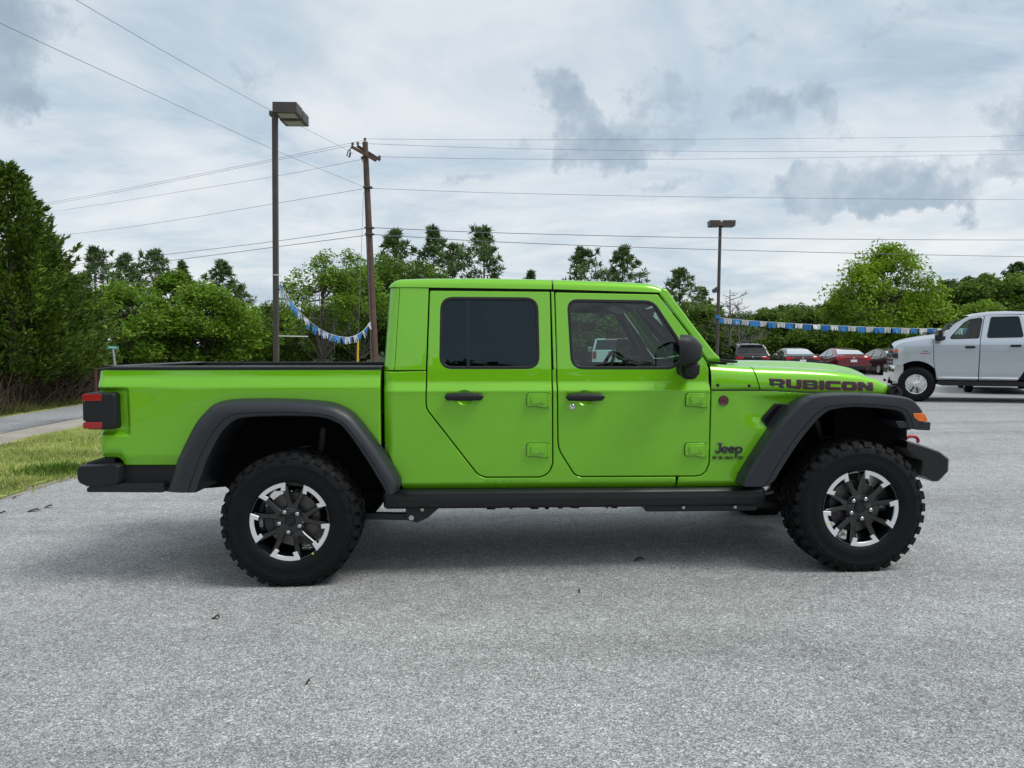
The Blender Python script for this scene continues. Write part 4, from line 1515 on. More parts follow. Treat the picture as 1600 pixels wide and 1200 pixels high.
# rear cab wall, its window, header and cowl bar of the windscreen
m = MB()
for s in (-1, 1):
    m.add([(0.556, s * 0.72, 1.295), (0.556, s * 0.46, 1.295), (0.585, s * 0.43, 1.80), (0.585, s * 0.66, 1.80)], [(0, 1, 2, 3) if s < 0 else (3, 2, 1, 0)])
m.add([(0.556, -0.46, 1.295), (0.556, 0.46, 1.295), (0.561, 0.46, 1.38), (0.561, -0.46, 1.38)], [(3, 2, 1, 0)])
m.add([(0.580, -0.43, 1.73), (0.580, 0.43, 1.73), (0.585, 0.43, 1.80), (0.585, -0.43, 1.80)], [(3, 2, 1, 0)])
m.box(0.548, 0.60, -0.755, 0.755, 0.56, 1.294)
w = m.build('cab_rear_wall', PAINT, truck, 30)
MB().add([(0.565, -0.45, 1.38), (0.565, 0.45, 1.38), (0.585, 0.43, 1.73), (0.585, -0.43, 1.73)], [(3, 2, 1, 0)]).build('rear_window', G_DARK, w, 0)
m = MB()
m.add([(2.29, -0.70, 1.812), (2.29, 0.70, 1.812), (2.345, 0.70, 1.765), (2.345, -0.70, 1.765), (2.27, -0.70, 1.77), (2.27, 0.70, 1.77)], [(0, 3, 2, 1), (0, 1, 5, 4), (2, 3, 4, 5)])
m.add([(2.60, -0.755, 1.415), (2.60, 0.755, 1.415), (2.655, 0.76, 1.350), (2.655, -0.76, 1.350), (2.57, 0.755, 1.35), (2.57, -0.755, 1.35)], [(0, 3, 2, 1), (0, 1, 4, 5)])
w = m.build('windscreen_frame', PAINT, truck, 30)
MB().add([(2.318, -0.66, 1.775), (2.318, 0.66, 1.775), (2.600, 0.72, 1.405), (2.600, -0.72, 1.405)], [(0, 3, 2, 1)]).build('windscreen', G_CLEAR, w, 0)

# hood and cowl
HX = [2.60, 2.90, 3.20, 3.40, 3.60, 3.72, 3.80, 3.85, 3.878]
HZB = [1.1765, 1.1735, 1.158, 1.152, 1.146, 1.141, 1.136, 1.131, 1.130]
HWB = [0.798, 0.765, 0.725, 0.698, 0.670, 0.652, 0.640, 0.630, 0.622]
HZE = [1.335, 1.317, 1.304, 1.292, 1.270, 1.243, 1.210, 1.170, 1.143]
HZC = [1.350, 1.346, 1.343, 1.338, 1.322, 1.298, 1.262, 1.205, 1.155]


def hood_half(x):
    zb, wb, ze, zc = (float(np.interp(x, HX, t)) for t in (HZB, HWB, HZE, HZC))
    h, k = ze - zb, zc - ze
    return [(wb - 0.012, zb - 0.02), (wb - 0.004, zb), (wb, zb + 0.006), (wb - 0.001, zb + 0.3 * h), (wb - 0.005, zb + 0.55 * h), (wb - 0.013, zb + 0.74 * h), (wb - 0.026, zb + 0.88 * h), (wb - 0.046, zb + 0.96 * h), (wb - 0.085, ze),
            (wb - 0.16, ze + 0.13 * k), (0.42, ze + 0.25 * k), (0.37, ze + 0.38 * k), (0.325, ze + 0.86 * k), (0.285, zc), (0.14, zc + 0.004), (0, zc + 0.005)]


def hood_w(x, z):
    p = hood_half(x)
    return float(np.interp(z, [q[1] for q in p[:9]], [q[0] for q in p[:9]]))


def hood_sec(x, sh):
    p = hood_half(x)
    zb = p[1][1]
    L = [(x + (0.028 - (z - zb) * 0.30) * sh, -w, z) for w, z in p]
    return L + [(a, -b, c) for a, b, c in L[-2::-1]]


m = MB()
st = list(np.linspace(2.886, 3.70, 18)) + list(np.linspace(3.73, 3.878, 11))
secs = [hood_sec(x, max(0, 1 - (x - 2.886) / 0.4)) for x in st]
m.loft(secs, flip=False)
m.add(secs[0], [tuple(range(len(secs[0])))])
hood = m.build('hood', PAINT, truck, 60)
m = MB()
st = list(np.linspace(2.588, 2.878, 9))
secs = [hood_sec(x, max(0, (x - 2.588) / 0.29)) for x in st]
m.loft(secs)
m.add(secs[-1], [tuple(range(len(secs[-1])))[::-1]])
cowl = m.build('cowl', PAINT, truck, 60)
m = MB()
m.prism(round_poly([(2.700, 1.335), (2.835, 1.338), (2.835, 1.352), (2.700, 1.368)], 0.006, 2), -0.56, 0.56)
m.build('cowl_vent', BLACK, cowl, 40, 0.004)
for y0 in (-0.45, 0.1):
    m = MB()
    m.tube([(2.74, y0, 1.375), (2.72, y0 + 0.05, 1.385), (2.70, y0 + 0.5, 1.392)], 0.007, 6)
    m.tube([(2.70, y0 + 0.02, 1.380), (2.685, y0 + 0.55, 1.389)], 0.010, 6)
    m.build('wiper', BLACK, cowl, 40)
for far in (False, True):
    for bx, bz in ((2.629, 1.203), (2.836, 1.198)):
        w = hood_w(bx, bz) if bx > 2.6 else 0.79
        MB().lathe([(0.0001, -w - 0.006), (0.008, -w - 0.0055), (0.0105, -w - 0.002), (0.0105, -w + 0.004)], 14, (bx, 0, bz)).build('cowl_bolt', BLACK, cowl, 40, 0, far)
# grille with seven slots, headlamps
m = MB()
gp = [(3.83, 0.835), (3.905, 0.845), (3.945, 0.90), (3.935, 1.02), (3.905, 1.13), (3.875, 1.15), (3.80, 1.15)]
m.prism(gp, -0.62, 0.62)
gr = m.build('grille', PAINT, truck, 35, 0.012)
for i in range(7):
    y = -0.30 + 0.10 * i
    MB().prism([(3.88, 0.90), (3.9465, 0.905), (3.9375, 1.02), (3.9095, 1.115), (3.88, 1.115)], y - 0.032, y + 0.032).build('grille_slot', DARK, gr, 35, 0.004)
for s in (-1, 1):
    hl = MB()
    hl.lathe([(0.115, -0.02), (0.118, 0.028), (0.100, 0.036), (0.092, 0.020)], 32, (3.905, s * 0.47, 1.0), 'x')
    h = hl.build('headlight', BLACK, gr, 40)
    MB().lathe([(0.0001, 0.030), (0.05, 0.027), (0.092, 0.014)], 32, (3.905, s * 0.47, 1.0), 'x').build('headlight_lens', LAMP, h, 50)
    # black bezel and latch at the hood corner
    m = MB()
    m.prism(round_poly([(3.800, 1.118), (3.882, 1.118), (3.890, 1.150), (3.868, 1.176), (3.835, 1.196), (3.808, 1.190), (3.796, 1.160)], 0.012, 3), -0.668, -0.575)
    h = m.build('hood_latch', BLACK, hood, 40, 0.008, s > 0, 3)
    m = MB()
    m.tube([(3.85, -0.672, 1.15), (3.845, -0.684, 1.17), (3.83, -0.684, 1.185), (3.825, -0.67, 1.19)], 0.006, 6)
    m.cyl((3.845, -0.675, 1.15), (3.845, -0.66, 1.15), 0.013, n=12)
    m.build('latch_strap', RUBBER, hood, 40, 0, s > 0)

# ------------------------------------------------------------------ bed
bed = [(-1.170, 1.305), (-1.183, 1.28), (-1.186, 1.187), (-1.184, 0.914), (-1.172, 0.79), (-1.163, 0.768), (-1.072, 0.766), (-1.050, 0.740), (-1.040, 0.717), (-0.70, 0.715), (-0.66, 0.76), (-0.56, 0.93), (-0.46, 1.045), (-0.36, 1.078),
       (-0.13, 1.088), (0.20, 1.07), (0.29, 1.04), (0.37, 0.975), (0.50, 0.80), (0.526, 0.80), (0.526, 1.305)]
bed = round_poly(bed, [0.012, 0.02, 0.05, 0.05, 0.03, 0.01, 0.02, 0.02, 0.02] + [0.0] * 11 + [0.004], 4)
for far in (False, True):
    panel('bed_side', bed, S_bed, PAINT, truck, (), 0.009, 0.05, 0.04, [0.76, 0.775, 0.79, 1.17, 1.18, 1.19, 1.198, 1.206, 1.22, 1.24, 1.25, 1.258, 1.266, 1.28, 1.292], [(-1.09, 1.05, 0.165, 0.011)], far)
    # taillight wraps the corner
    m = MB()
    m.prism(rrect(-1.240, -1.053, 0.944, 1.168, 0.030, 5), -0.838, -0.70)
    tl = m.build('taillight', BLACK, truck, 40, 0.018, far, 4)
    for z0, z1 in ((1.118, 1.160), (0.951, 0.990)):
        MB().prism(rrect(-1.246, -1.134, z0, z1, 0.010, 3), -0.8415, -0.72).build('taillight_lens', RED, tl, 40, 0.007, far, 3)
    MB().prism(rrect(-1.2455, -1.134, 0.998, 1.110, 0.006, 3), -0.8395, -0.72).build('taillight_cover', GREYPL if False else BLACK, tl, 40, 0.006, far, 3)
    # rail cap along the top of the side
    m = MB()
    n = 24
    secs = []
    for i in range(n + 1):
        x = -1.178 + (0.538 + 1.178) * i / n
        ws = float(S_bed(np.array([max(x, -1.16)]), np.array([1.30]))[0]) + 0.003
        q = max(0, min(1, (0.05 - (x + 1.178)) / 0.05))
        dz = -0.010 * q * q
        secs.append([(x, -ws, 1.3045), (x, -ws, 1.316 + dz), (x, -ws + 0.007, 1.3235 + dz), (x, -ws + 0.09, 1.3265 + dz), (x, -ws + 0.098, 1.320 + dz), (x, -ws + 0.098, 1.27)])
    m.loft(secs, caps=False, flip=True)
    m.add(secs[0], [tuple(range(6))[::-1]])
    m.build('bed_rail', STEEL, truck, 40, 0, far)
m = MB()
m.box(-1.10, 0.525, -0.485, 0.485, 0.82, 0.845)
for s in (-1, 1):
    m.box(-1.10, 0.525, s * 0.70 - 0.012, s * 0.70 + 0.012, 1.045, 1.30)
    m.box(-1.10, 0.525, s * 0.593 - 0.105, s * 0.593 + 0.105, 1.04, 1.055)
    m.box(-1.10, 0.525, s * 0.487 - 0.005, s * 0.487 + 0.005, 0.83, 1.05)
m.box(0.50, 0.528, -0.70, 0.70, 1.02, 1.318)
m.box(0.50, 0.528, -0.485, 0.485, 0.83, 1.03)
m.build('bed_liner', STEEL, truck, 30)
m = MB()
m.prism(round_poly([(-1.180, 0.775), (-1.115, 0.775), (-1.115, 1.312), (-1.180, 1.312)], 0.012, 3), -0.735, 0.735)
tg = m.build('tailgate', PAINT, truck, 40, 0.006)
MB().prism(round_poly([(-1.184, 1.3125), (-1.06, 1.3125), (-1.06, 1.3275), (-1.184, 1.3275)], 0.005, 2), -0.70, 0.70).build('tailgate_cap', STEEL, tg, 40, 0.003)
MB().prism(rrect(-1.192, -1.178, 1.10, 1.18, 0.005, 2), -0.13, 0.13).build('tailgate_handle', BLACK, tg, 40, 0.004)
# rear bumper with step pads, lower bar, valance
m = MB()
for s in (-1, 1):
    secs = []
    prof = [(-1.062, 0.734), (-1.288, 0.725), (-1.303, 0.708), (-1.304, 0.645), (-1.292, 0.618), (-1.245, 0.594), (-1.150, 0.594), (-1.042, 0.612), (-1.036, 0.640), (-1.040, 0.722)]
    prof = round_poly(prof, 0.016, 3)
    for yy, k in ((0.45, 1.0), (0.76, 1.0), (0.80, 0.985), (0.822, 0.95), (0.832, 0.90)):
        secs.append([(-1.17 + (x + 1.17) * k, s * yy, 0.675 + (z - 0.675) * k) for x, z in prof])
    m.loft(secs, closed=True, caps=True, flip=(s < 0))
m.prism(round_poly([(-1.16, 0.735), (-1.285, 0.735), (-1.298, 0.70), (-1.298, 0.64), (-1.27, 0.61), (-1.16, 0.61)], 0.015, 3), -0.46, 0.46)
rb = m.build('rear_bumper', BLACK, truck, 40)
for s in (-1, 1):
    m = MB()
    m.prism([(-1.285, 0.722), (-1.155, 0.762), (-1.10, 0.764), (-1.10, 0.70), (-1.285, 0.70)], s * 0.60 - 0.17, s * 0.60 + 0.17)
    m.build('step_pad', BLACK, rb, 30, 0.008)
    m = MB()
    for i in range(7):
        for j in range(12):
            x = -1.268 + 0.0165 * i
            y = s * (0.752 - 0.026 * j)
            z = 0.7275 + (x + 1.268) * 0.305 + 0.004
            m.obox((x, y, z), (0.0055, 0, 0.0016), (0, 0.009, 0), (0, 0, 0.004))
    m.build('step_tread', GREYPL, rb, 30)
for s in (-1, 1):
    m = MB()
    m.prism(round_poly([(-1.245, 0.562), (-0.785, 0.556), (-0.785, 0.612), (-1.21, 0.612), (-1.245, 0.585)], 0.012, 3), s * 0.79 - 0.03, s * 0.79 + 0.03)
    m.build('bumper_step_bar', STEEL, truck, 40, 0.010)
for s in (-1, 1):
    m = MB()
    m.prism([(-1.05, 0.600), (-0.68, 0.600), (-0.64, 0.712), (-1.05, 0.7145)], s * 0.745 - 0.015, s * 0.745 + 0.015)
    m.build('bed_valance', BLACK, truck, 35, 0.006)

# ------------------------------------------------------------------ fender flares
RF = [((-.759, .575), (-.553, .575)), ((-.711, .71), (-.505, .715)), ((-.682, .791), (-.475, .79)), ((-.587, .975), (-.415, .905)), ((-.522, 1.054), (-.365, .968)), ((-.466, 1.10), (-.32, 1.004)), ((-.356, 1.125), (-.26, 1.022)),
      ((-.128, 1.130), (-.095, 1.029)), ((.104, 1.120), (.12, 1.027)), ((.241, 1.104), (.2, 1.018)), ((.314, 1.075), (.257, 1.0)), ((.389, 1.018), (.325, .955)), ((.518, .849), (.435, .80)), ((.647, .64), (.54, .625)), ((.640, .56), (.575, .56))]
FF = [((2.752, .585), (2.915, .588)), ((2.76, .62), (2.955, .63)), ((2.785, .68), (2.99, .69)), ((2.943, .928), (3.10, .86)), ((3.072, 1.073), (3.20, .985)), ((3.144, 1.125), (3.25, 1.03)), ((3.218, 1.149), (3.30, 1.056)),
      ((3.398, 1.157), (3.42, 1.072)), ((3.55, 1.153), (3.55, 1.068)), ((3.70, 1.144), (3.67, 1.057)), ((3.800, 1.127), (3.735, 1.037)), ((3.850, 1.090), (3.760, 1.005)), ((3.882, 1.045), (3.775, .965)), ((3.892, .985), (3.785, .930))]


def flare(name, pairs, prof, far, n=90):
    P = crom([[*a, *b] for a, b in pairs], n)
    secs = []
    for ox, oz, ix, iz in P:
        secs.append([(ox + (ix - ox) * t, y, oz + (iz - oz) * t) for t, y in prof])
    m = MB().loft(secs, flip=True)
    m.add(secs[0], [tuple(range(len(prof)))])
    m.add(secs[-1], [tuple(range(len(prof)))[::-1]])
    return m.build(name, FLARE, truck, 28, 0, far), P


PR_R = [(0.02, -.76), (0.0, -.795), (0.0, -.812), (0.02, -.835), (.07, -.868), (.16, -.897), (.30, -.915), (.50, -.926), (.72, -.932), (.745, -.9315), (.755, -.9275), (.775, -.9275), (.785, -.9325), (.93, -.931), (.985, -.926), (1.0, -.915), (1.0, -.86), (1.02, -.50)]
PR_F = [(0.06, -.58), (0.01, -.66), (0.0, -.80), (0.0, -.865), (0.02, -.895), (.06, -.915), (.14, -.928), (.50, -.934), (.735, -.936), (.75, -.9345), (.757, -.931), (.775, -.931), (.785, -.9355), (.93, -.933), (.985, -.928), (1.0, -.917), (1.0, -.86), (1.02, -.50)]
for far in (False, True):
    fr, P = flare('rear_flare', RF, PR_R, far)
    MB().prism([(a, b) for a, b in P[:, 2:4]] + [(0.56, 0.56), (0.45, 0.52), (-0.38, 0.50), (-0.50, 0.525), (-0.55, 0.565)], -0.52, -0.50).build('wheel_arch', DARK, fr, 30, 0, far)
    ff_, P = flare('front_flare', FF, PR_F, far)
    MB().prism([(a, b) for a, b in P[:, 2:4]] + [(3.80, 0.80), (2.92, 0.55)], -0.52, -0.50).build('wheel_arch', DARK, ff_, 30, 0, far)
    m = MB()
    m.prism(round_poly([(3.802, 1.034), (3.876, 1.034), (3.902, 0.984), (3.845, 0.984), (3.815, 1.006)], 0.008, 3), -0.938, -0.80)
    m.build('turn_signal', AMBER, ff_, 40, 0.006, far, 3)
    m = MB()
    m.prism(round_poly([(3.70, 0.985), (3.77, 0.985), (3.83, 0.979), (3.925, 0.978), (3.923, 0.926), (3.84, 0.930), (3.785, 0.945), (3.73, 0.94)], 0.006, 2), -0.925, -0.62)
    m.build('flare_end', FLARE, ff_, 40, 0.006, far, 3)
    # side vent in the wing
    m = MB()
    m.prism(round_poly([(2.998, 1.086), (3.09, 1.083), (3.06, 1.04), (2.952, 0.930), (2.911, 0.992)], 0.010, 3), -0.797, -0.76)
    v = m.build('wing_vent', BLACK, truck, 40, 0.006, far, 3)
    m = MB()
    m.prism([(3.01, 1.074), (3.04, 1.074), (2.945, 0.955), (2.928, 0.988)], -0.7995, -0.795)
    m.build('vent_mesh', DARK, v, 40, 0, far)
    # round badge
    b = MB().lathe([(0.0001, -0.8085), (0.024, -0.8085), (0.0265, -0.8105), (0.0305, -0.8105), (0.032, -0.808), (0.032, -0.798)], 28, (2.664, 0, 1.107)).build('round_badge', EMBLEM, truck, 35, 0, far)
    m = MB()
    m.lathe([(0.0001, -0.8092), (0.0235, -0.8092)], 24, (2.664, 0, 1.107))
    m.build('badge_face', DECALR, b, 35, 0, far)
    m = MB()
    for dz, hw in ((0.008, 0.017), (0.0, 0.020), (-0.008, 0.017)):
        m.box(2.664 - hw, 2.664 + hw, -0.8108, -0.8094, 1.107 + dz - 0.0028, 1.107 + dz + 0.0028)
    m.build('badge_text', EMBLEM, b, 0, 0, far)
    # rock rail
    prof = round_poly([(-.70, .556), (-.785, .556), (-.815, .540), (-.818, .500), (-.800, .452), (-.765, .432), (-.70, .432)], 0.012, 3)
    m = MB()
    secs = [[(x, y, z) for y, z in prof] for x in (0.541, 0.56, 2.92, 2.94)]
    for k in (0, 3):
        secs[k] = [(x, -0.75 + (y + 0.75) * 0.8, 0.50 + (z - 0.50) * 0.85) for x, y, z in secs[k]]
    m.loft(secs, closed=True, caps=True, flip=True)
    rr = m.build('rock_rail', STEEL, truck, 40, 0, far)
    for x in (0.78, 1.35, 1.95, 2.42, 2.75):
        MB().cyl((x, -0.79, 0.440), (x, -0.79, 0.424), 0.012, n=8).build('rail_bolt', NUT, rr, 40, 0, far)

# ------------------------------------------------------------------ lettering on the sheet metal
LET = {
    'R': [[(0, 1), (1.25, 1), (1.5, .82), (1.5, .5), (1.3, .36), (1.52, 0), (1.02, 0), (.86, .30), (.45, .30), (.45, 0), (0, 0)], [(.45, .74), (1.0, .74), (1.05, .70), (1.05, .59), (1.0, .55), (.45, .55)]],
    'U': [[(0, 1), (.45, 1), (.45, .32), (.5, .27), (1.0, .27), (1.05, .32), (1.05, 1), (1.5, 1), (1.5, .2), (1.3, 0), (.2, 0), (0, .2)]],
    'B': [[(0, 1), (1.25, 1), (1.45, .86), (1.45, .62), (1.36, .52), (1.5, .4), (1.5, .16), (1.3, 0), (0, 0)], [(.45, .76), (1.0, .76), (1.0, .62), (.45, .62)], [(.45, .40), (1.05, .40), (1.05, .25), (.45, .25)]],
    'I': [[(0, 0), (0, 1), (.45, 1), (.45, 0)]],
    'C': [[(.2, 1), (1.5, 1), (1.5, .73), (.5, .73), (.45, .68), (.45, .32), (.5, .27), (1.5, .27), (1.5, 0), (.2, 0), (0, .2), (0, .8)]],
    'O': [[(.2, 1), (1.3, 1), (1.5, .8), (1.5, .2), (1.3, 0), (.2, 0), (0, .2), (0, .8)], [(.5, .73), (1.0, .73), (1.05, .68), (1.05, .32), (1.0, .27), (.5, .27), (.45, .32), (.45, .68)]],
    'N': [[(0, 0), (0, 1), (.5, 1), (1.05, .45), (1.05, 1), (1.5, 1), (1.5, 0), (1.0, 0), (.45, .55), (.45, 0)]],
}
word, sx, sz = 'RUBICON', 0.0700, 0.0560
ux = 0.0
for ch in word:
    wd = 0.45 if ch == 'I' else 1.5
    for layer, (grow, off, mt, nm) in enumerate(((0.0036, 0.0012, DECALR, 'hood_letter_edge'), (0.0, 0.0022, DECAL, 'hood_letter'))):
        loops = []
        for L in LET[ch]:
            L2 = [(p[0] * sx, p[1] * sz) for p in L]
            if layer == 0:
                hole = L is not LET[ch][0]
                L2 = offset_poly(L2, grow if hole else -grow, 0.006)
                if hole and len(LET[ch]) > 2:
                    L2 = [(p[0] * sx, p[1] * sz) for p in L]
            loops.append(resample(L2, 0.02))
        P, T = fill_loops(loops)
        V = []
        for px_, pz_ in P:
            x = 2.972 + ux + px_
            t = (x - 2.972) / 0.726
            z = 1.184 - 0.027 * t + pz_ * (1 - 0.06 * t)
            V.append((x, -hood_w(x, z) - off, z))
        if layer == 0:
            e = MB().add(V, [tuple(t) for t in T.tolist()]).build(nm, mt, hood, 0)
            e.name = 'hood_letter'
        else:
            f = MB().add(V, [tuple(t) for t in T.tolist()]).build('letter_face', mt, hood, 0)
            f.name = 'hood_letter'
    ux += (wd + 0.145) * sx


def stroke_word(name, glyphs, x0, z0, h, r, mat, parent, gap, yfun, squash=1.0):
    ux = 0.0
    for ch in glyphs:
        wd, strokes = ch
        m = MB()
        for s in strokes:
            path = [(x0 + (ux + p[0]) * h, -yfun - r * 0.55, z0 + p[1] * h) for p in s]
            if len(path) > 3:
                path = [tuple(q) for q in crom(path, len(path) * 4)]
            m.tube(path, r, 6)
        m.build(name, mat, parent, 60)
        ux += wd + gap


arc = lambda cx, cz, r, a, b, n=9: [(cx + r * math.cos(R(a + (b - a) * i / n)), cz + r * math.sin(R(a + (b - a) * i / n))) for i in range(n + 1)]
J = (0.55, [[(0.20, 1.0), (0.62, 1.0)], [(0.46, 1.0), (0.46, 0.35), (0.40, 0.12), (0.22, 0.03), (0.05, 0.12), (0.02, 0.25)]])
Ee = (0.62, [[(0.04, 0.34), (0.58, 0.34)] , arc(0.31, 0.32, 0.29, 8, 310)])
Pp = (0.62, [[(0.05, 0.62), (0.05, -0.28)], arc(0.34, 0.32, 0.28, 170, -170, 14)])
stroke_word('name_letter', [J, Ee, Ee, Pp], 2.622, 0.776, 0.0605, 0.0062, EMBLEM, truck, 0.10, 0.7955)
g = {'G': (0.9, [[(0.85, 0.85), (0.2, 0.98), (0.0, 0.5), (0.2, 0.02), (0.85, 0.1), (0.85, 0.5), (0.55, 0.5)]]), 'L': (0.7, [[(0, 1), (0, 0.0), (0.65, 0)]]), 'A': (0.8, [[(0, 0), (0.4, 1), (0.8, 0)], [(0.2, 0.35), (0.6, 0.35)]]),
     'D': (0.8, [[(0, 0), (0, 1), (0.45, 1)], [(0, 0), (0.5, 0), (0.78, 0.5), (0.45, 1)]]), 'I': (0.12, [[(0, 0), (0, 1)]]), 'T': (0.8, [[(0, 1), (0.8, 1)], [(0.4, 1), (0.4, 0)]]),
     'O': (0.9, [arc(0.45, 0.5, 0.46, 0, 360, 10)]), 'R': (0.8, [[(0, 0), (0, 1), (0.6, 1)], [(0.6, 1), (0.75, 0.75), (0.55, 0.5), (0, 0.5)], [(0.45, 0.5), (0.8, 0)]])}
stroke_word('model_letter', [g[c] for c in 'GLADIATOR'], 2.640, 0.7375, 0.0165, 0.0021, DECAL, truck, 0.34, 0.7945)
m = MB()
for i in range(4):
    m.box(2.602, 2.627, -0.7970, -0.7945, 0.7380 + i * 0.0042, 0.7405 + i * 0.0042)
m.build('flag_emblem', DECAL, truck, 0)

# ------------------------------------------------------------------ front bumper, hooks, skid plate
m = MB()
bp = [(3.985, 0.610), (4.045, 0.578), (4.085, 0.578), (4.150, 0.645), (4.152, 0.727), (4.088, 0.776), (3.985, 0.812), (3.86, 0.850), (3.86, 0.80), (3.97, 0.72)]
for s in (-1, 1):
    secs = []
    for yy, k in ((0.45, 1.0), (0.72, 1.0), (0.77, 0.975), (0.79, 0.92)):
        secs.append([(4.05 + (x - 4.05) * k - (1 - k) * 0.25, s * yy, 0.69 + (z - 0.69) * k) for x, z in round_poly(bp, 0.012, 2)])
    m.loft(secs, closed=True, caps=True, flip=(s > 0))
m.prism(round_poly([(3.93, 0.60), (4.06, 0.575), (4.15, 0.645), (4.157, 0.73), (4.09, 0.785), (3.93, 0.82)], 0.012, 2), -0.46, 0.46)
fb = m.build('front_bumper', STEEL, truck, 35)
for s in (-1, 1):
    m = MB()
    m.prism([(3.45, 0.80), (3.932, 0.80), (3.932, 1.02), (3.80, 1.10), (3.45, 1.10)], s * 0.64 - 0.01, s * 0.64 + 0.01)
    m.build('splash_shield', DARK, truck, 30)
for s in (-1, 1):
    m = MB()
    m.tube([tuple(q) for q in crom([(4.06, s * 0.40, 0.79), (4.07, s * 0.40, 0.815), (4.10, s * 0.40, 0.829), (4.14, s * 0.40, 0.822), (4.155, s * 0.40, 0.800), (4.147, s * 0.40, 0.785)], 16)], 0.011, 10)
    m.build('tow_hook', REDP, fb, 50)
    m = MB()
    m.lathe([(0.0001, 0.012), (0.04, 0.010), (0.05, 0.0)], 20, (4.145, s * 0.56, 0.69), 'x')
    m.build('fog_lamp', LAMP, fb, 40)
m = MB()
m.add([(3.70, -0.35, 0.42), (3.70, 0.35, 0.42), (4.03, 0.35, 0.58), (4.03, -0.35, 0.58)], [(0, 1, 2, 3)])
m.build('skid_plate', STEEL, truck, 30)

# ------------------------------------------------------------------ chassis
m = MB()
for s in (-1, 1):
    m.tube([(-1.15, s * 0.47, 0.66), (-0.55, s * 0.47, 0.66), (-0.25, s * 0.47, 0.76), (0.25, s * 0.47, 0.74), (0.55, s * 0.50, 0.55), (2.7, s * 0.50, 0.55), (3.1, s * 0.46, 0.70), (3.9, s * 0.44, 0.70)], 0.07, 8)
for x in (-0.95, 0.62, 1.5, 2.5):
    m.box(x - 0.05, x + 0.05, -0.48, 0.48, 0.50, 0.60)
m.box(-1.04, -0.62, -0.70, 0.70, 0.585, 0.70)
m.box(0.60, 2.75, -0.70, 0.70, 0.50, 0.575)
m.build('chassis', DARK, truck, 35)
m = MB()
m.lathe([(0.25, -0.10), (0.36, -0.09), (0.38, 0.0), (0.36, 0.09), (0.25, 0.10)], 32, (-0.80, 0.0, 0.585), 'z')
m.build('spare_tyre', RUBBER, truck, 40)
for x, zz in ((0.0, 0.397), (3.487, 0.447)):
    m = MB()
    m.cyl((x, -0.72, zz), (x, 0.72, zz), 0.045, n=14)
    m.add(*(lambda q: (q.v, q.f))(MB().lathe([(0.02, -0.16), (0.10, -0.13), (0.15, 0.0), (0.10, 0.13), (0.02, 0.16)], 20, (x, 0.12 if x > 1 else 0.0, zz), 'x')))
    ax = m.build('axle', DARK, truck, 40)
    for s in (-1, 1):
        m = MB()
        m.tube([(x + 0.06, s * 0.52, zz + 0.03), (x + (0.12 if x < 1 else -0.10), s * 0.50, zz + 0.52)], [0.026, 0.036], 10)
        m.build('shock_absorber', STEEL, ax, 40)
    for s in (-1, 1):
        m = MB()
        m.tube([(x + 0.075 * math.cos(q), s * 0.47 + 0.075 * math.sin(q), zz + 0.08 + q * 0.0088) for q in np.linspace(0, 12 * PI, 110)], 0.010, 6)
        m.build('coil_spring', STEEL, ax, 60)
for s in (-1, 1):
    m = MB()
    m.prism([(2.78, 0.43), (2.78, 0.385), (3.44, 0.37), (3.44, 0.415)], s * 0.56 - 0.022, s * 0.56 + 0.022)
    m.build('control_arm', STEEL, truck, 35, 0.004)
    m = MB()
    m.prism([(0.06, 0.386), (0.06, 0.344), (0.73, 0.326), (0.73, 0.370)], s * 0.60 - 0.025, s * 0.60 + 0.025)
    ca = m.build('control_arm', STEEL, truck, 35, 0.004)
    m = MB()
    m.prism([(0.664, 0.42), (0.660, 0.335), (0.735, 0.318), (0.80, 0.345), (0.89, 0.422)], s * 0.60 - 0.05, s * 0.60 + 0.05)
    m.build('arm_bracket', STEEL, ca, 35, 0.004)
    m = MB()
    m.cyl((0.70, s * 0.663, 0.352), (0.70, s * 0.640, 0.352), 0.017, n=10)
    m.build('arm_bolt', NUT, ca, 40)
m = MB()
m.cyl((0.1, 0.0, 0.42), (1.75, 0.0, 0.50), 0.04, n=10)
m.cyl((2.1, 0.15, 0.50), (3.4, 0.15, 0.46), 0.03, n=10)
m.build('drive_shaft', DARK, truck, 40)
m = MB()
m.box(2.19, 2.92, -0.74, -0.45, 0.392, 0.50)
m.box(1.45, 2.15, -0.30, 0.42, 0.375, 0.55)
m.box(0.95, 2.05, 0.42, 0.72, 0.36, 0.53)
m.build('skid_box', STEEL, truck, 35, 0.015)
m = MB()
rng = random.Random(5)
for i in range(16):
    x = 0.95 + i * 0.075 + rng.uniform(-.02, .02)
    m.box(x, x + rng.uniform(0.02, 0.06), -0.69, -0.60, 0.405 + rng.uniform(0, .018), 0.46)
m.build('underbody_fittings', DARK, truck, 35)
m = MB()
m.cyl((-0.55, 0.60, 0.52), (0.55, 0.60, 0.52), 0.09, n=16)
m.tube([(0.55, 0.60, 0.52), (1.2, 0.45, 0.47), (2.6, 0.35, 0.47)], 0.03, 8)
m.build('exhaust', DARK, truck, 40)

# ------------------------------------------------------------------ wheels
TYRE = MB()
half = [(.228, .040), (.236, .020), (.246, .010), (.262, .004), (.280, .0015), (.284, .0005), (.290, .0015), (.312, .0), (.338, .002), (.342, .0005), (.347, .002), (.362, .006), (.380, .014), (.392, .024), (.399, .040), (.402, .075), (.404, .1425)]
prof = half + [(r, .285 - y) for r, y in half[-2::-1]]
TYRE.lathe(prof, 96)


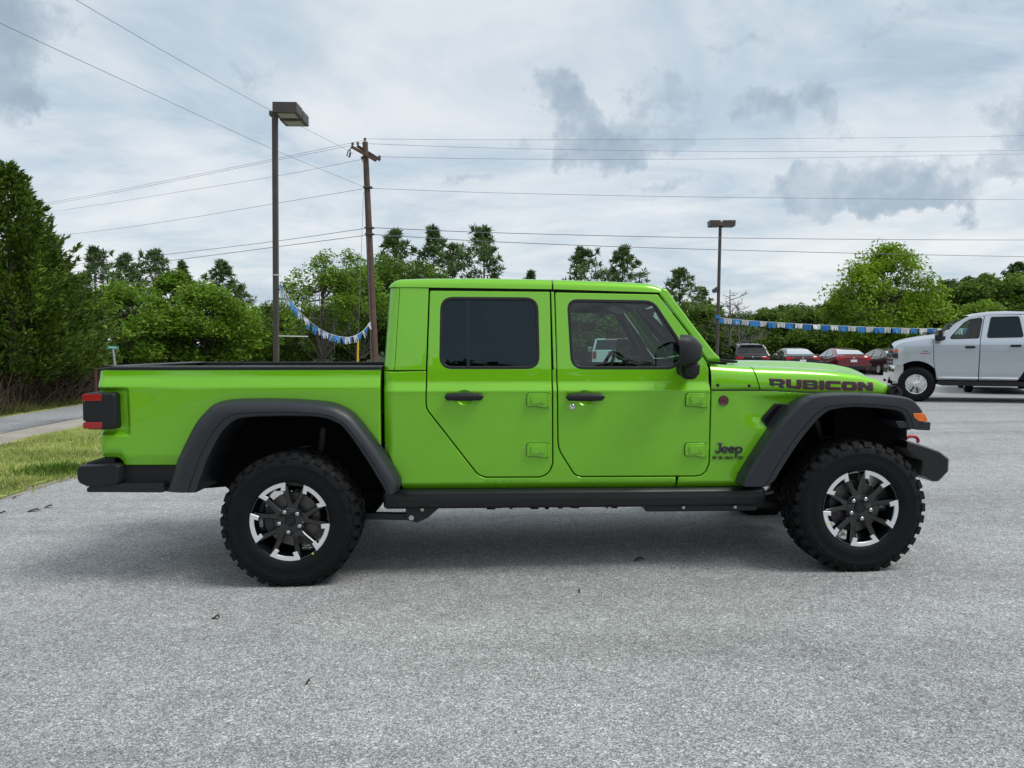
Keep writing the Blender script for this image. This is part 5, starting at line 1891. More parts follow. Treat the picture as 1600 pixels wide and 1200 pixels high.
def polar_box(m, r, a, y, hr, ht, hy, tilt=0.0):
    c, s = math.cos(a), math.sin(a)
    er, et = Vector((c, 0, s)), Vector((-s, 0, c))
    ey = Vector((0, 1, 0))
    ct, st = math.cos(tilt), math.sin(tilt)
    m.obox((r * c, y, r * s), er * hr, (et * ct + ey * st) * ht, (ey * ct - et * st) * hy)


N = 34
for k in range(N):
    a = 2 * PI * k / N
    for side in (0, 1):
        sy = (lambda y: y) if side == 0 else (lambda y: .285 - y)
        sg = 1 if side == 0 else -1
        long = k % 2
        polar_box(TYRE, .4035, a, sy(.046), .0095, .024, .022, 0.10 * sg)
        # shoulder block running down the sidewall
        c, s = math.cos(a), math.sin(a)
        er, et, ey = Vector((c, 0, s)), Vector((-s, 0, c)), Vector((0, sg, 0))
        dn = (er * -0.86 + ey * -0.0 + ey * -0.28).normalized()
        TYRE.obox(er * (.389 if long else .393) + Vector((0, sy(.0225), 0)), (er * 0.92 + ey * 0.40).normalized() * (.021 if long else .016), et * (.020 if long else .023), (ey * 0.92 - er * 0.40).normalized() * .0085)
        if long:
            TYRE.obox(er * .358 + Vector((0, sy(.0055), 0)), er * .012, et * .010, ey * .0035)
        polar_box(TYRE, .405, a + PI / N, sy(.088), .0085, .021, .017, -0.35 * sg)
    polar_box(TYRE, .4055, a + (PI / N if k % 2 else 0) * 0.5, .1425, .0085, .024, .019, 0.4)
for i, p in enumerate(TYRE.v):
    if p[2] < -.3965:
        TYRE.v[i] = (p[0], p[1], -.3965)
TYRE_ME = TYRE.mesh('tyre', RUBBER, 35)


def pol(r, a):
    return (r * math.cos(R(a)), r * math.sin(R(a)))


# barrel, hub and V spokes
BAR = MB()
BAR.lathe([(.2405, .018), (.2365, .013), (.231, .015), (.228, .024), (.222, .034), (.214, .060), (.205, .11), (.203, .20), (.21, .26), (.232, .262)], 72)
BAR.lathe([(.0335, .030), (.060, .034), (.078, .040), (.083, .055), (.083, .085)], 40)
BAR_ME = BAR.mesh('rim', RIM, 35)


def chamfer(m, P, yf, ins, dy, dep):
    """bar over polygon P (counter-clockwise): top face inset, bevelled shoulder, straight flank"""
    P = np.asarray(P)
    Q = P + inward(P) * ins
    n = len(P)
    v = [(x, yf(x, z), z) for x, z in Q] + [(x, yf(x, z) + dy, z) for x, z in P] + [(x, yf(x, z) + dep, z) for x, z in P]
    f = [tuple(range(n))]
    for k in (0, 1):
        f += [(k * n + i, k * n + n + i, k * n + n + (i + 1) % n, k * n + (i + 1) % n) for i in range(n)]
    m.add(v, f)


def spoke_mesh():
    m = MB()
    o = [(.050, 31), (.080, 23), (.118, 19.5), (.216, 21.6), (.216, 11.8), (.130, 6.0), (.103, 0)]
    P = [pol(r, a) for r, a in o] + [pol(r, -a) for r, a in o[-2::-1]]
    n = len(P)
    P = P[::-1]
    ar = area2(P)
    if ar < 0:
        P = P[::-1]

    def yf(x, z):
        r = math.hypot(x, z)
        return .046 - (r - .05) / .165 * .024

    chamfer(m, P, yf, .0045, .005, .05)
    return m


def cseg_mesh():
    o = [(.2385, d) for d in np.linspace(22.8, -22.8, 15)]
    leg = [(.186, -20.2), (.190, -12.2), (.2125, -14.4)]
    P = [pol(r, a) for r, a in o] + [pol(r, a) for r, a in leg] + [pol(.2125, d) for d in np.linspace(-10, 10, 7)] + [pol(r, -a) for r, a in leg[::-1]]
    m = MB()

    def yf(x, z):
        r = math.hypot(x, z)
        return .0125 + max(0, (.2125 - r)) * 0.18

    P = P if area2(P) > 0 else P[::-1]
    n = len(P)
    chamfer(m, P, yf, .0022, .0025, .012)
    return m


SPOKE_ME = spoke_mesh().mesh('spoke', RIM, 30)
CSEG_ME = cseg_mesh().mesh('alloy_segment', SILVER, 30)
m = MB()
m.lathe([(.0001, .008), (.007, .0085), (.0118, .013), (.013, .030), (.015, .042)], 12)
NUT_ME = m.mesh('lug_nut', NUT, 40)
m = MB()
m.lathe([(.016, .036), (.024, .0345), (.028, .040), (.029, .06)], 16)
PAD_ME = m.mesh('lug_pad', RIM, 40)
m = MB()
m.lathe([(.0001, .019), (.024, .0185), (.0265, .021), (.029, .0175), (.0325, .018), (.0345, .024), (.0345, .04)], 32)
CAP_ME = m.mesh('hub_cap', BLACK, 35)
m = MB()
m.lathe([(.07, .085), (.085, .082), (.09, .098), (.162, .100), (.164, .106), (.162, .124), (.09, .124)], 48)
DISC_ME = m.mesh('brake_disc', DISC, 35)
m = MB()
m.lathe([(.120, .088), (.168, .085), (.176, .095), (.176, .15), (.120, .15)], 14, a0=R(150), a1=R(215))
CAL_ME = m.mesh('brake_caliper', EMBLEM, 35)
STK_ME = MB().obox((0, 0.0118, 0), (.005, 0, 0), (0, .0004, 0), (0, 0, .006)).mesh('sticker', pm('yellow_sticker', (.55, .75, .06), .5), 0)


def make_wheel(x, y, z, ang, far, stick):
    w = link('wheel', BAR_ME, truck, (x, y, z), (0, 0, PI if far else 0))
    link('tyre', TYRE_ME, w)
    for k in range(5):
        a = ang + 72 * k
        link('alloy_segment', CSEG_ME, w, rot=(0, -R(a), 0))
        link('spoke', SPOKE_ME, w, rot=(0, -R(a + 36), 0))
        lp = pol(.0645, a)
        link('lug_pad', PAD_ME, w, (lp[0], 0, lp[1]))
        link('lug_nut', NUT_ME, w, (lp[0], 0, lp[1]))
    link('hub_cap', CAP_ME, w)
    link('brake_disc', DISC_ME, w)
    link('brake_caliper', CAL_ME, w)
    if not far:
        sp = pol(*stick)
        link('sticker', STK_ME, w, (sp[0], 0, sp[1]), (0, -R(stick[1]), 0))


make_wheel(0.0, -0.955, 0.397, 46, False, (.236, -55))
make_wheel(3.487, -0.955, 0.447, 62, False, (.2345, 204))
make_wheel(0.0, 0.955, 0.397, 10, True, (.2, 0))
make_wheel(3.487, 0.955, 0.447, 33, True, (.2, 0))

# ------------------------------------------------------------------ interior
SEAT = pm('seat_leather', (0.018, 0.018, 0.019), 0.55, 0, 0, 0.4)
for (sx, sy) in ((1.66, -0.40), (1.66, 0.40), (0.88, -0.36), (0.88, 0.36)):
    m = MB()
    secs = []
    for t in np.linspace(0, 1, 7):
        z = 0.92 + 0.56 * t
        x = sx - 0.02 - 0.17 * t
        hw = 0.235 * (1 - 0.12 * t ** 3)
        secs.append([(x + 0.055 * math.cos(q), sy + hw * math.copysign(abs(math.sin(q)) ** 0.6, math.sin(q)), z) for q in np.linspace(0, 2 * PI, 13)[:-1]])
    m.loft(secs, closed=True, caps=True)
    s_ = m.build('seat', SEAT, truck, 50)
    MB().box(sx - 0.02, sx + 0.46, sy - 0.24, sy + 0.24, 0.80, 0.94).build('seat_cushion', SEAT, s_, 40, 0.04, seg=3)
    m = MB()
    secs = []
    for t in np.linspace(0, 1, 5):
        hw = 0.125 * (1 - 0.25 * abs(2 * t - 1) ** 3)
        secs.append([(sx - 0.215 - 0.02 * t + 0.045 * math.cos(q), sy + hw * math.copysign(abs(math.sin(q)) ** 0.6, math.sin(q)), 1.50 + 0.15 * t) for q in np.linspace(0, 2 * PI, 13)[:-1]])
    m.loft(secs, closed=True, caps=True)
    m.tube([(sx - 0.20, sy - 0.05, 1.42), (sx - 0.21, sy - 0.05, 1.52)], 0.008, 6)
    m.tube([(sx - 0.20, sy + 0.05, 1.42), (sx - 0.21, sy + 0.05, 1.52)], 0.008, 6)
    m.build('headrest', SEAT, s_, 50)
m = MB()
m.prism(round_poly([(2.28, 0.95), (2.60, 0.95), (2.62, 1.33), (2.42, 1.335), (2.33, 1.30), (2.26, 1.16)], 0.03, 3), -0.72, 0.72)
m.prism(round_poly([(2.25, 1.30), (2.40, 1.31), (2.40, 1.37), (2.30, 1.37)], 0.02, 3), 0.24, 0.56)
m.box(1.45, 2.30, -0.13, 0.13, 0.85, 1.06)
dash = m.build('dashboard', CLOTH, truck, 40, 0.01)
m = MB()
cen = Vector((2.10, 0.40, 1.24))
ax = Vector((-0.90, 0, 0.42)).normalized()
u_, v_ = Vector((0, 1, 0)), ax.cross(Vector((0, 1, 0)))
m.tube([cen + (u_ * math.cos(q) + v_ * math.sin(q)) * 0.185 for q in np.linspace(0, 2 * PI, 33)[:-1]], 0.015, 8, closed=True)
m.tube([cen - u_ * 0.18, cen, cen + u_ * 0.18], [0.012, 0.03, 0.012], 8)
m.tube([cen, cen + v_ * 0.18], 0.014, 8)
m.tube([cen, cen - ax * 0.25], 0.03, 8)
m.build('steering_wheel', SEAT, dash, 60)
m = MB()
for s in (-1, 1):
    m.tube([(2.45, s * 0.70, 1.38), (2.26, s * 0.63, 1.735), (1.60, s * 0.62, 1.765), (0.75, s * 0.62, 1.765), (0.62, s * 0.66, 1.30)], 0.032, 10)
    m.tube([(1.60, s * 0.62, 1.765), (1.60, s * 0.73, 0.9)], 0.036, 10)
for x in (2.26, 1.60):
    m.tube([(x, -0.62, 1.755), (x, 0.62, 1.755)], 0.035, 10)
m.build('sport_bar', CLOTH, truck, 50)
m = MB()
m.box(2.36, 2.375, -0.13, 0.13, 1.665, 1.735)
m.tube([(2.375, 0, 1.71), (2.42, 0, 1.735)], 0.01, 6)
m.build('rear_view_mirror', BLACK, truck, 40, 0.008)
for s in (-0.22, 0.22):
    m = MB()
    m.prism([(2.24, 1.70), (2.30, 1.735), (2.14, 1.765), (2.14, 1.75)], s * 1.6 - 0.20, s * 1.6 + 0.20)
    m.build('sun_visor', GREYPL, truck, 40)
# ================================================================== silver pickup on the right
SILV = pm('silver_paint', (0.57, 0.60, 0.645), 0.30, 0.68, 1.0, 0.5, coat_rough=0.02)
RAL = R(-22)
rb_, rn_ = (math.cos(RAL), math.sin(RAL)), (-math.sin(RAL), math.cos(RAL))
RX, RY = 9.78 + rn_[0] * 1.0, 18.6 + rn_[1] * 1.0
ram = empty('pickup_truck', (RX, RY, 0.145), RAL, 'silver four-door pickup truck with chrome bumper, cut off by the right edge', 'pickup truck')


def S_ram(x, z):
    w = np.interp(z, [0.45, 0.55, 0.62, 0.70, 0.95, 1.20, 1.38, 1.47, 1.50, 1.54, 2.02, 2.2], [0.90, 0.94, 0.965, 0.962, 0.978, 0.985, 0.975, 0.955, 0.945, 0.935, 0.79, 0.73])
    q = np.clip((-0.12 - x) / 0.36, 0, 1)
    return w - 0.13 * q * q


def ram_arch(cx, r, a0, a1, n=14):
    return [(cx + r * math.cos(R(a)), 0.42 + r * 1.06 * math.sin(R(a))) for a in np.linspace(a0, a1, n)]


ROWS2 = [0.5, 0.55, 0.6, 0.65, 0.72, 1.3, 1.38, 1.44, 1.48, 1.51]
arch = ram_arch(0.0, 0.53, 16, 164)
wing = [(-0.505, 0.86), (-0.50, 1.0), (-0.47, 1.30), (-0.44, 1.35), (-0.30, 1.43), (-0.10, 1.475), (0.20, 1.52), (0.355, 1.535), (0.362, 1.0), (0.44, 0.54), (0.51, 0.54)] + arch
wing = [p for p in wing]
ram_fd = [(0.365, 1.535), (0.372, 1.0), (0.45, 0.52), (1.30, 0.52), (1.322, 1.49), (1.422, 2.045), (1.12, 2.005), (0.88, 1.875), (0.61, 1.56), (0.55, 1.54)]
ram_rd = [(1.317, 0.52), (2.10, 0.52), (2.22, 0.75), (2.33, 1.05), (2.33, 1.52), (2.22, 2.06), (1.60, 2.07), (1.436, 2.050), (1.335, 1.49)]
ram_fw = round_poly([(0.67, 1.505), (1.00, 1.895), (1.13, 1.975), (1.388, 2.015), (1.300, 1.525)], 0.05, 4)
ram_rw = round_poly([(1.462, 1.53), (1.560, 2.025), (2.125, 2.03), (2.20, 1.545)], 0.05, 4)
ram_fd = round_poly(ram_fd, [0.02, .05, .03, .02, .05, .03, .06, .1, .05, .02], 4)
ram_rd = round_poly(ram_rd, [.02, .03, .1, .08, .05, .04, .05, .03, .05], 4)
BAY = 3.79
ram_bed = [(2.40, 1.50), (2.40, 0.60), (3.10, 0.60)] + [(BAY - p[0], p[1]) for p in ram_arch(0.0, 0.53, 16, 164)][::1] + [(4.95, 0.70), (5.02, 1.0), (5.02, 1.50)]
ram_bed = [(2.40, 1.50), (2.40, 0.60), (3.27, 0.58)] + [(BAY + p[0], p[1]) for p in ram_arch(0.0, 0.53, 164, 16)] + [(4.95, 0.66), (5.02, 1.0), (5.02, 1.50)]
for far in (False, True):
    panel('front_wing', wing, S_ram, SILV, ram, (), 0.012, 0.06, 0.06, ROWS2, (), far, lstep=0.03)
    for nm, ol, wn, gm in (('front_door', ram_fd, ram_fw, G_CLEAR), ('rear_door', ram_rd, ram_rw, G_DARK)):
        d = panel(nm, ol, S_ram, SILV, ram, [wn], 0.010, 0.05, 0.06, ROWS2, (), far, lstep=0.03)
        panel('window_seal', offset_poly(wn, -0.006), S_ram, SEAL, d, [offset_poly(wn, 0.018)], 0.0, 0.01, 0.1, (), (), far, offs=0.002, lstep=0.03)
        panel('window_glass', offset_poly(wn, 0.010), S_ram, gm, d, (), 0.0, 0.0, 0.1, (), (), far, offs=-0.012, lstep=0.03)
        hx_, hz_ = (1.12, 1.315) if nm == 'front_door' else (2.04, 1.345)
        MB().prism(rrect(hx_ - 0.105, hx_ + 0.105, hz_ - 0.026, hz_ + 0.026, 0.018, 3), -1.012, -0.95).build('handle', BLACK, d, 40, 0.010, far)
        x0, x1 = (0.47, 1.30) if nm == 'front_door' else (1.32, 2.10)
        MB().tube([(x0, -0.966, 0.585), (x0 + .12, -0.972, 0.585), (x1, -0.972, 0.580)], [0.006, 0.024, 0.024], 10).build('chrome_trim', WHITE, d, 60, 0, far)
    panel('bed_side', round_poly(ram_bed, 0.01, 2), S_ram, SILV, ram, (), 0.010, 0.05, 0.07, ROWS2, (), far, lstep=0.03)
    # roof rail / pillars over the doors
    rp = [(0.40, 1.54), (0.53, 1.555), (0.62, 1.57), (0.89, 1.875), (1.115, 1.998), (1.40, 2.043), (1.60, 2.072), (2.23, 2.072), (2.345, 1.52), (2.375, 1.52), (2.375, 1.60), (2.30, 2.12), (1.55, 2.125), (1.26, 2.09), (1.06, 2.025), (0.82, 1.87), (0.56, 1.60)]
    panel('roof_side', rp, S_ram, SILV, ram, (), 0.010, 0.06, 0.08, (), (), far, lstep=0.03)
    panel('inner_trim', [(0.45, 0.55), (2.3, 0.55), (2.3, 1.5), (2.25, 2.05), (1.4, 2.02), (1.1, 1.97), (0.65, 1.53), (0.42, 1.5)], S_ram, CLOTH, ram, [offset_poly(ram_fw, 0.002), offset_poly(ram_rw, 0.002)], 0, 0, 0.15, (), (), far, offs=-0.04, lstep=0.04)
    # running board
    MB().prism(round_poly([(0.46, 0.50), (0.56, 0.505), (3.1, 0.50), (3.1, 0.40), (0.56, 0.395), (0.44, 0.43)], 0.02, 3), -0.995, -0.82).build('running_board', BLACK, ram, 40, 0.015, far)
    m = MB()
    m.prism(ram_arch(0, 0.60, 0, 180), -0.80, -0.60)
    m.build('wheel_arch', DARK, ram, 40, 0, far)
    # towing mirror
    m = MB()
    m.prism(rrect(0.36, 0.52, 1.46, 1.72, 0.04, 4), -1.24, -1.06)
    mo = m.build('mirror', BLACK, ram, 40, 0.03, far, 3)
    MB().prism(rrect(0.345, 0.42, 1.60, 1.725, 0.03, 3), -1.245, -1.055).build('mirror_cap', CHROME, mo, 40, 0.03, far, 3)
    m = MB()
    m.tube([(0.56, -0.93, 1.535), (0.50, -1.02, 1.545), (0.46, -1.10, 1.57)], [0.06, 0.045, 0.05], 10)
    m.build('mirror_arm', BLACK, mo, 40, 0, far)
    # lamp cluster
    m = MB()
    m.prism(round_poly([(-0.51, 1.02), (-0.36, 1.00), (-0.33, 1.13), (-0.36, 1.27), (-0.475, 1.28)], 0.03, 3), -0.90, -0.62)
    h = m.build('headlight', CHROME, ram, 40, 0.02, far)
    MB().prism(rrect(-0.50, -0.36, 1.195, 1.245, 0.01, 2), -0.908, -0.70).build('headlight_lens', RED if False else AMBER, h, 40, 0.01, far)
    MB().prism(rrect(-0.52, -0.35, 1.045, 1.165, 0.02, 2), -0.905, -0.64).build('headlight_bowl', pm('lamp_dark' + str(int(far)), (0.06, 0.05, 0.055), 0.1, 0.2, 0.6), h, 40, 0.01, far)
    # fender emblem and hood number
    m = MB()
    m.box(0.06, 0.29, -0.9865, -0.982, 1.152, 1.166)
    m.build('wing_badge_bar', REDP, ram, 30, 0, far)
    m = MB()
    m.box(0.13, 0.24, -0.9865, -0.982, 1.19, 1.235)
    m.build('wing_badge', CHROME, ram, 30, 0.004, far)
m = MB()
HRX = [-0.49, -0.46, -0.40, -0.30, -0.10, 0.15, 0.40, 0.56]
HRZ = [1.33, 1.365, 1.405, 1.445, 1.495, 1.54, 1.570, 1.595]
secs = []
for x, z in zip(np.linspace(-0.49, 0.56, 14), np.interp(np.linspace(-0.49, 0.56, 14), HRX, HRZ)):
    w = 0.80 + 0.12 * min(1, (x + 0.49) / 0.4)
    half_ = [(w + 0.012, z - 0.075), (w, z - 0.035), (w - 0.05, z - 0.008), (w - 0.18, z + 0.012), (0.42, z + 0.018), (0.34, z + 0.05), (0, z + 0.06)]
    secs.append([(x, -a, b) for a, b in half_] + [(x, a, b) for a, b in half_[-2::-1]])
hd = m.loft(secs).build('hood', SILV, ram, 50)
for s in (-1, 1):
    m = MB()
    m.prism([(-0.02, 1.415), (0.20, 1.455), (0.20, 1.490), (-0.02, 1.450)], s * 0.931 - 0.004, s * 0.931 + 0.004)
    m.build('hood_badge', REDP, hd, 30)
m = MB()
m.prism(round_poly([(-0.53, 0.78), (-0.52, 0.80), (-0.48, 1.30), (-0.40, 1.32), (-0.40, 0.78)], 0.03, 3), -0.66, 0.66)
gr2 = m.build('grille', BLACK, ram, 40, 0.02)
for i in range(5):
    MB().box(-0.545 + 0.010 * i, -0.48 + 0.010 * i, -0.62, 0.62, 0.83 + 0.10 * i, 0.86 + 0.10 * i).build('grille_bar', CHROME, gr2, 40, 0.01)
m = MB()
secs = []
for y in np.linspace(-0.965, 0.965, 25):
    e = max(0, (abs(y) - 0.62) / 0.345)
    x0 = -0.62 + 0.14 * e ** 2
    xb = x0 + 0.18 + 0.02 * e
    secs.append([(xb, y, 0.46), (x0 + 0.08, y, 0.42), (x0 + 0.01, y, 0.52), (x0, y, 0.78), (x0 + 0.02, y, 0.86), (x0 + 0.10, y, 0.885), (xb, y, 0.885)])
m.loft(secs, flip=True)
m.add(secs[0], [tuple(range(7))])
m.add(secs[-1], [tuple(range(7))[::-1]])
m.build('front_bumper', CHROME, ram, 40)
# roof, windscreen, floor, tailgate
m = MB()
secs = []
for x, z in ((1.12, 2.045), (1.26, 2.095), (1.55, 2.135), (1.9, 2.145), (2.30, 2.125)):
    w = float(S_ram(x, 2.10)) - 0.004
    half_ = [(w, z - 0.03), (w - 0.06, z), (w - 0.25, z + 0.025), (0, z + 0.04)]
    secs.append([(x, -a, b) for a, b in half_] + [(x, a, b) for a, b in half_[-2::-1]])
m.loft(secs)
m.build('roof', SILV, ram, 50)
w0, w1 = 0.86, 0.74
m = MB()
m.add([(0.56, -w0, 1.58), (0.56, w0, 1.58), (1.10, w1, 2.04), (1.10, -w1, 2.04)], [(0, 3, 2, 1)])
m.build('windscreen', G_CLEAR, ram, 0)
m = MB()
m.add([(2.37, -0.84, 1.50), (2.37, 0.84, 1.50), (2.30, 0.74, 2.11), (2.30, -0.74, 2.11)], [(0, 1, 2, 3)])
m.build('rear_window', G_DARK, ram, 0)
m = MB()
m.box(-0.40, 5.0, -0.70, 0.70, 0.45, 0.60)
m.box(0.50, 2.3, -0.86, 0.86, 0.50, 0.62)
m.box(2.40, 5.0, -0.85, 0.85, 0.80, 0.84)
m.box(0.30, 0.80, -0.86, 0.86, 1.0, 1.50)
m.build('chassis', DARK, ram, 35)
m = MB()
for sx in (1.25, 2.0):
    for sy in (-0.42, 0.42):
        m.box(sx, sx + 0.16, sy - 0.24, sy + 0.24, 1.0, 1.62)
        m.box(sx + 0.02, sx + 0.12, sy - 0.13, sy + 0.13, 1.64, 1.82)
m.build('seats', CLOTH, ram, 40, 0.04)
MB().box(4.98, 5.03, -0.88, 0.88, 0.66, 1.50).build('tailgate', SILV, ram, 40, 0.015)
MB().box(5.0, 5.18, -0.94, 0.94, 0.50, 0.66).build('rear_bumper', CHROME, ram, 40, 0.03)
T2 = MB()
T2.lathe([(.235, .03), (.25, .012), (.29, .002), (.34, .003), (.385, .018), (.408, .04), (.419, .07), (.421, .14), (.419, .21), (.408, .24), (.30, .278), (.24, .25)], 48)
for k in range(56):
    a = 2 * PI * k / 56
    polar_box(T2, .419, a, .055, .006, .016, .02)
    polar_box(T2, .4225, a + .05, .11, .004, .016, .02, .3)
T2M = T2.mesh('tyre', RUBBER, 40)
W2 = MB()
W2.lathe([(.240, .030), (.236, .016), (.228, .020), (.222, .045), (.205, .070), (.19, .085), (.10, .088)], 48)
W2M = W2.mesh('rim', CHROME, 40)
m = MB()
m.lathe([(.0001, .018), (.045, .02), (.062, .03), (.068, .05), (.085, .058), (.10, .062), (.11, .085)], 32)
H2M = m.mesh('hub', CHROME, 40)
m = MB()
P = [pol(.075, -18), pol(.15, -8), pol(.226, -9), pol(.226, 9), pol(.15, 8), pol(.075, 18)]
m.add([(x, .050 - .012 * (math.hypot(x, z) > .1), z) for x, z in P] + [(x, .085, z) for x, z in P], [tuple(range(6)), (6, 11, 10, 9, 8, 7)] + [(i, i + 6, (i + 1) % 6 + 6, (i + 1) % 6) for i in range(6)])
S2M = m.mesh('spoke', CHROME, 30)
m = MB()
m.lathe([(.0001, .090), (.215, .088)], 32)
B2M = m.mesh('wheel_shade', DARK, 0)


def ram_wheel(x, y, far):
    w = link('wheel', W2M, ram, (x, y, .42), (0, 0, PI if far else 0))
    link('tyre', T2M, w)
    link('hub', H2M, w)
    link('wheel_shade', B2M, w)
    for k in range(8):
        link('spoke', S2M, w, rot=(0, -R(45 * k + 12), 0))


for x in (0, BAY):
    ram_wheel(x, -1.0, False)
    ram_wheel(x, 1.0, True)

# ================================================================== parked cars at the far side of the lot
G_DARKCAR = glass('side_glass', (0.20, 0.23, 0.23), refl=1.3)
PB = pm('car_black', (0.012, 0.013, 0.016), 0.25, 0.2, 1.0)
PG = pm('car_charcoal', (0.035, 0.036, 0.040), 0.28, 0.4, 1.0)
PR = pm('car_red', (0.17, 0.010, 0.020), 0.28, 0.3, 1.0)
PW = pm('car_white', (0.72, 0.74, 0.76), 0.30, 0.0, 1.0)
PLATE = pm('plate_white', (0.75, 0.76, 0.78), 0.5)
TAILR = pm('tail_red', (0.45, 0.010, 0.014), 0.15, 0, 0.8)


def car(name, label, paint, kind, x, y, rz, group):
    """rear of the car at local y = 0, nose towards +y, origin on the ground"""
    o = empty(name, (x, y, float(gh(x, y))), rz, label, 'car', group)
    suv = kind == 'suv'
    if suv:
        L, W, belt = 4.65, 0.925, 1.04
        top = ([0, .05, .25, .9, 3.3, 3.55, 4.0, 4.4, 4.60, 4.65], [0.95, 1.03, 1.06, 1.05, 1.03, 1.04, 0.98, 0.88, 0.74, 0.62])
        gh_ = [(0.06, 1.04), (0.20, 1.30), (0.36, 1.56), (0.70, 1.64), (1.4, 1.675), (2.1, 1.665), (2.60, 1.58), (3.1, 1.30), (3.6, 1.00)]
        rwin, fwin = (0.13, 0.345, .10), (2.66, 3.40, .09)
        swin = [(0.55, 1.02, 0, 0), (1.12, 1.98, 0, 0), (2.08, 3.02, 0, 0)]
        wt = 0.69
    else:
        L, W, belt = 4.68, 0.91, 0.95
        top = ([0, .04, .25, .75, 1.2, 3.1, 3.35, 4.0, 4.45, 4.64, 4.68], [0.92, 1.03, 1.075, 1.06, 0.98, 0.94, 0.97, 0.90, 0.78, 0.66, 0.58])
        gh_ = [(0.35, 1.03), (0.72, 1.18), (1.15, 1.335), (1.55, 1.41), (2.0, 1.43), (2.4, 1.395), (2.8, 1.26), (3.15, 1.09), (3.45, 0.93)]
        rwin, fwin = (0.52, 1.26, .10), (2.50, 3.28, .09)
        swin = [(0.98, 1.92, 0, 0), (2.02, 2.98, 0, 0)]
        wt = 0.60
    m = MB()
    secs = []
    for yy in np.concatenate([np.linspace(0, .3, 7), np.linspace(.4, L - .4, 16), np.linspace(L - .3, L, 7)]):
        e = min(1, min(yy, L - yy) / 0.55)
        w = W * (0.80 + 0.20 * math.sqrt(1 - (1 - e) ** 2))
        zt = float(np.interp(yy, *top))
        zl = 0.30 - 0.10 * e
        secs.append([(-w * s_, yy, z) for s_, z in ((.86, zl), (.95, zl + .08), (.985, zl + .25), (1.0, zt * .72), (.985, zt * .86), (.95, zt - .06), (.88, zt - .012), (.6, zt + .012), (0, zt + .02))] +
                    [(w * s_, yy, z) for s_, z in ((.6, zt + .012), (.88, zt - .012), (.95, zt - .06), (.985, zt * .86), (1.0, zt * .72), (.985, zl + .25), (.95, zl + .08), (.86, zl))])
    m.loft(secs)
    m.add(secs[0], [tuple(range(17))])
    m.add(secs[-1], [tuple(range(17))[::-1]])
    m.build('body', paint, o, 50)
    wb = W * 0.955
    zc_y = np.array([q[0] for q in gh_])
    zc_z = np.array([q[1] for q in gh_])
    top_y = lambda yy: float(np.interp(yy, FY, FZ))
    FP = crom(gh_, 60)
    FY, FZ = FP[:, 0], FP[:, 1]
    zmax = FZ.max()
    side_x = lambda z: wb + (wt - wb) * max(0.0, min(1.0, (z - belt) / (zmax - belt)))
    g = MB()
    secs = []
    for yy in FY[::2]:
        zt = max(top_y(yy), belt - .02)
        xs_ = side_x(zt)
        k = min(.10, max(.02, (zt - belt) * .35))
        half_ = [(side_x(belt - .05), belt - .05), (side_x(zt - k), max(belt - .04, zt - k)), (xs_ - .015, max(belt - .03, zt - k * .4)), (xs_ - .07, zt - k * .08), (xs_ - .25, zt + .010), (0, zt + .022)]
        secs.append([(-a, yy, b) for a, b in half_] + [(a, yy, b) for a, b in half_[-2::-1]])
    g.loft(secs)
    g.add(secs[0], [tuple(range(11))]); g.add(secs[-1], [tuple(range(11))[::-1]])
    rf = g.build('cabin', paint, o, 50)

    def top_patch(nm, y0, y1, inset):
        m = MB()
        secs = []
        for yy in np.linspace(y0, y1, 8):
            zt = top_y(yy)
            xs_ = side_x(zt)
            w = xs_ - inset
            secs.append([(t * w, yy - (.012 if y0 < 2 else -.012), zt + .012 + .010 * (1 - t * t)) for t in (-1, -.75, -.4, 0, .4, .75, 1)])
        m.loft(secs, flip=True)
        m.build(nm, G_FAR, rf, 60)

    top_patch('rear_window', *rwin)
    top_patch('windscreen', *fwin)
    for s in (-1, 1):
        for (y0, y1, c0, c1) in swin:
            m = MB()
            secs = []
            for yy in np.linspace(y0, y1, 9):
                zt = top_y(yy)
                k = min(.10, max(.02, (zt - belt) * .35))
                lo = belt + .025
                hi = max(lo + .012, zt - k - .015)
                sh0 = c0 * max(0, 1 - (yy - y0) / .25)
                sec = []
                for t in (0, .5, 1):
                    z = lo + (hi - lo) * t
                    sec.append((s * (side_x(z) + .009), yy, z))
                secs.append(sec)
            m.loft(secs, flip=(s > 0))
            m.build('side_window', G_DARKCAR, rf, 60)
        mm = MB()
        mm.box(s * (wb + .13) - .10, s * (wb + .13) + .10, 3.0, 3.14, belt - .02, belt + .13)
        mm.build('mirror', paint, o, 40, .04)
        # lamps
        tl_ = MB()
        if suv:
            tl_.box(s * .66 - .20, s * .66 + .20, -.012, .20, .86, .98)
        else:
            tl_.prism([(s * .87, .80), (s * .36, .90), (s * .36, .955), (s * .87, .975)], -.014, .12)
        tl_.build('taillight', TAILR, o, 40, .015)
        wl = MB()
        wl.lathe([(.20, .0), (.31, -.01), (.335, .02), (.335, .17), (.30, .20), (.2, .2)], 28, (s * W - (.0 if s < 0 else .2) + (0.012 if s < 0 else -.012), .95, .335), 'x')
        wl.build('tyre', RUBBER, o, 40)
        wl = MB()
        wl.lathe([(.20, .0), (.31, -.01), (.335, .02), (.335, .17), (.30, .20), (.2, .2)], 28, (s * W - (.0 if s < 0 else .2) + (0.012 if s < 0 else -.012), 3.72, .335), 'x')
        wl.build('tyre', RUBBER, o, 40)
        for yy in (.95, 3.72):
            ww = MB()
            ww.lathe([(.0001, .0), (.08, .0), (.19, .02), (.205, .0)], 20, (s * (W + .004), yy, .335), 'x')
            ww.build('rim', SILVER, o, 40)
    ff = MB()
    ff.prism([(0, 0), (.17, .005), (.03, .06)], -.015, .015)
    ya = 0.62 if suv else 1.45
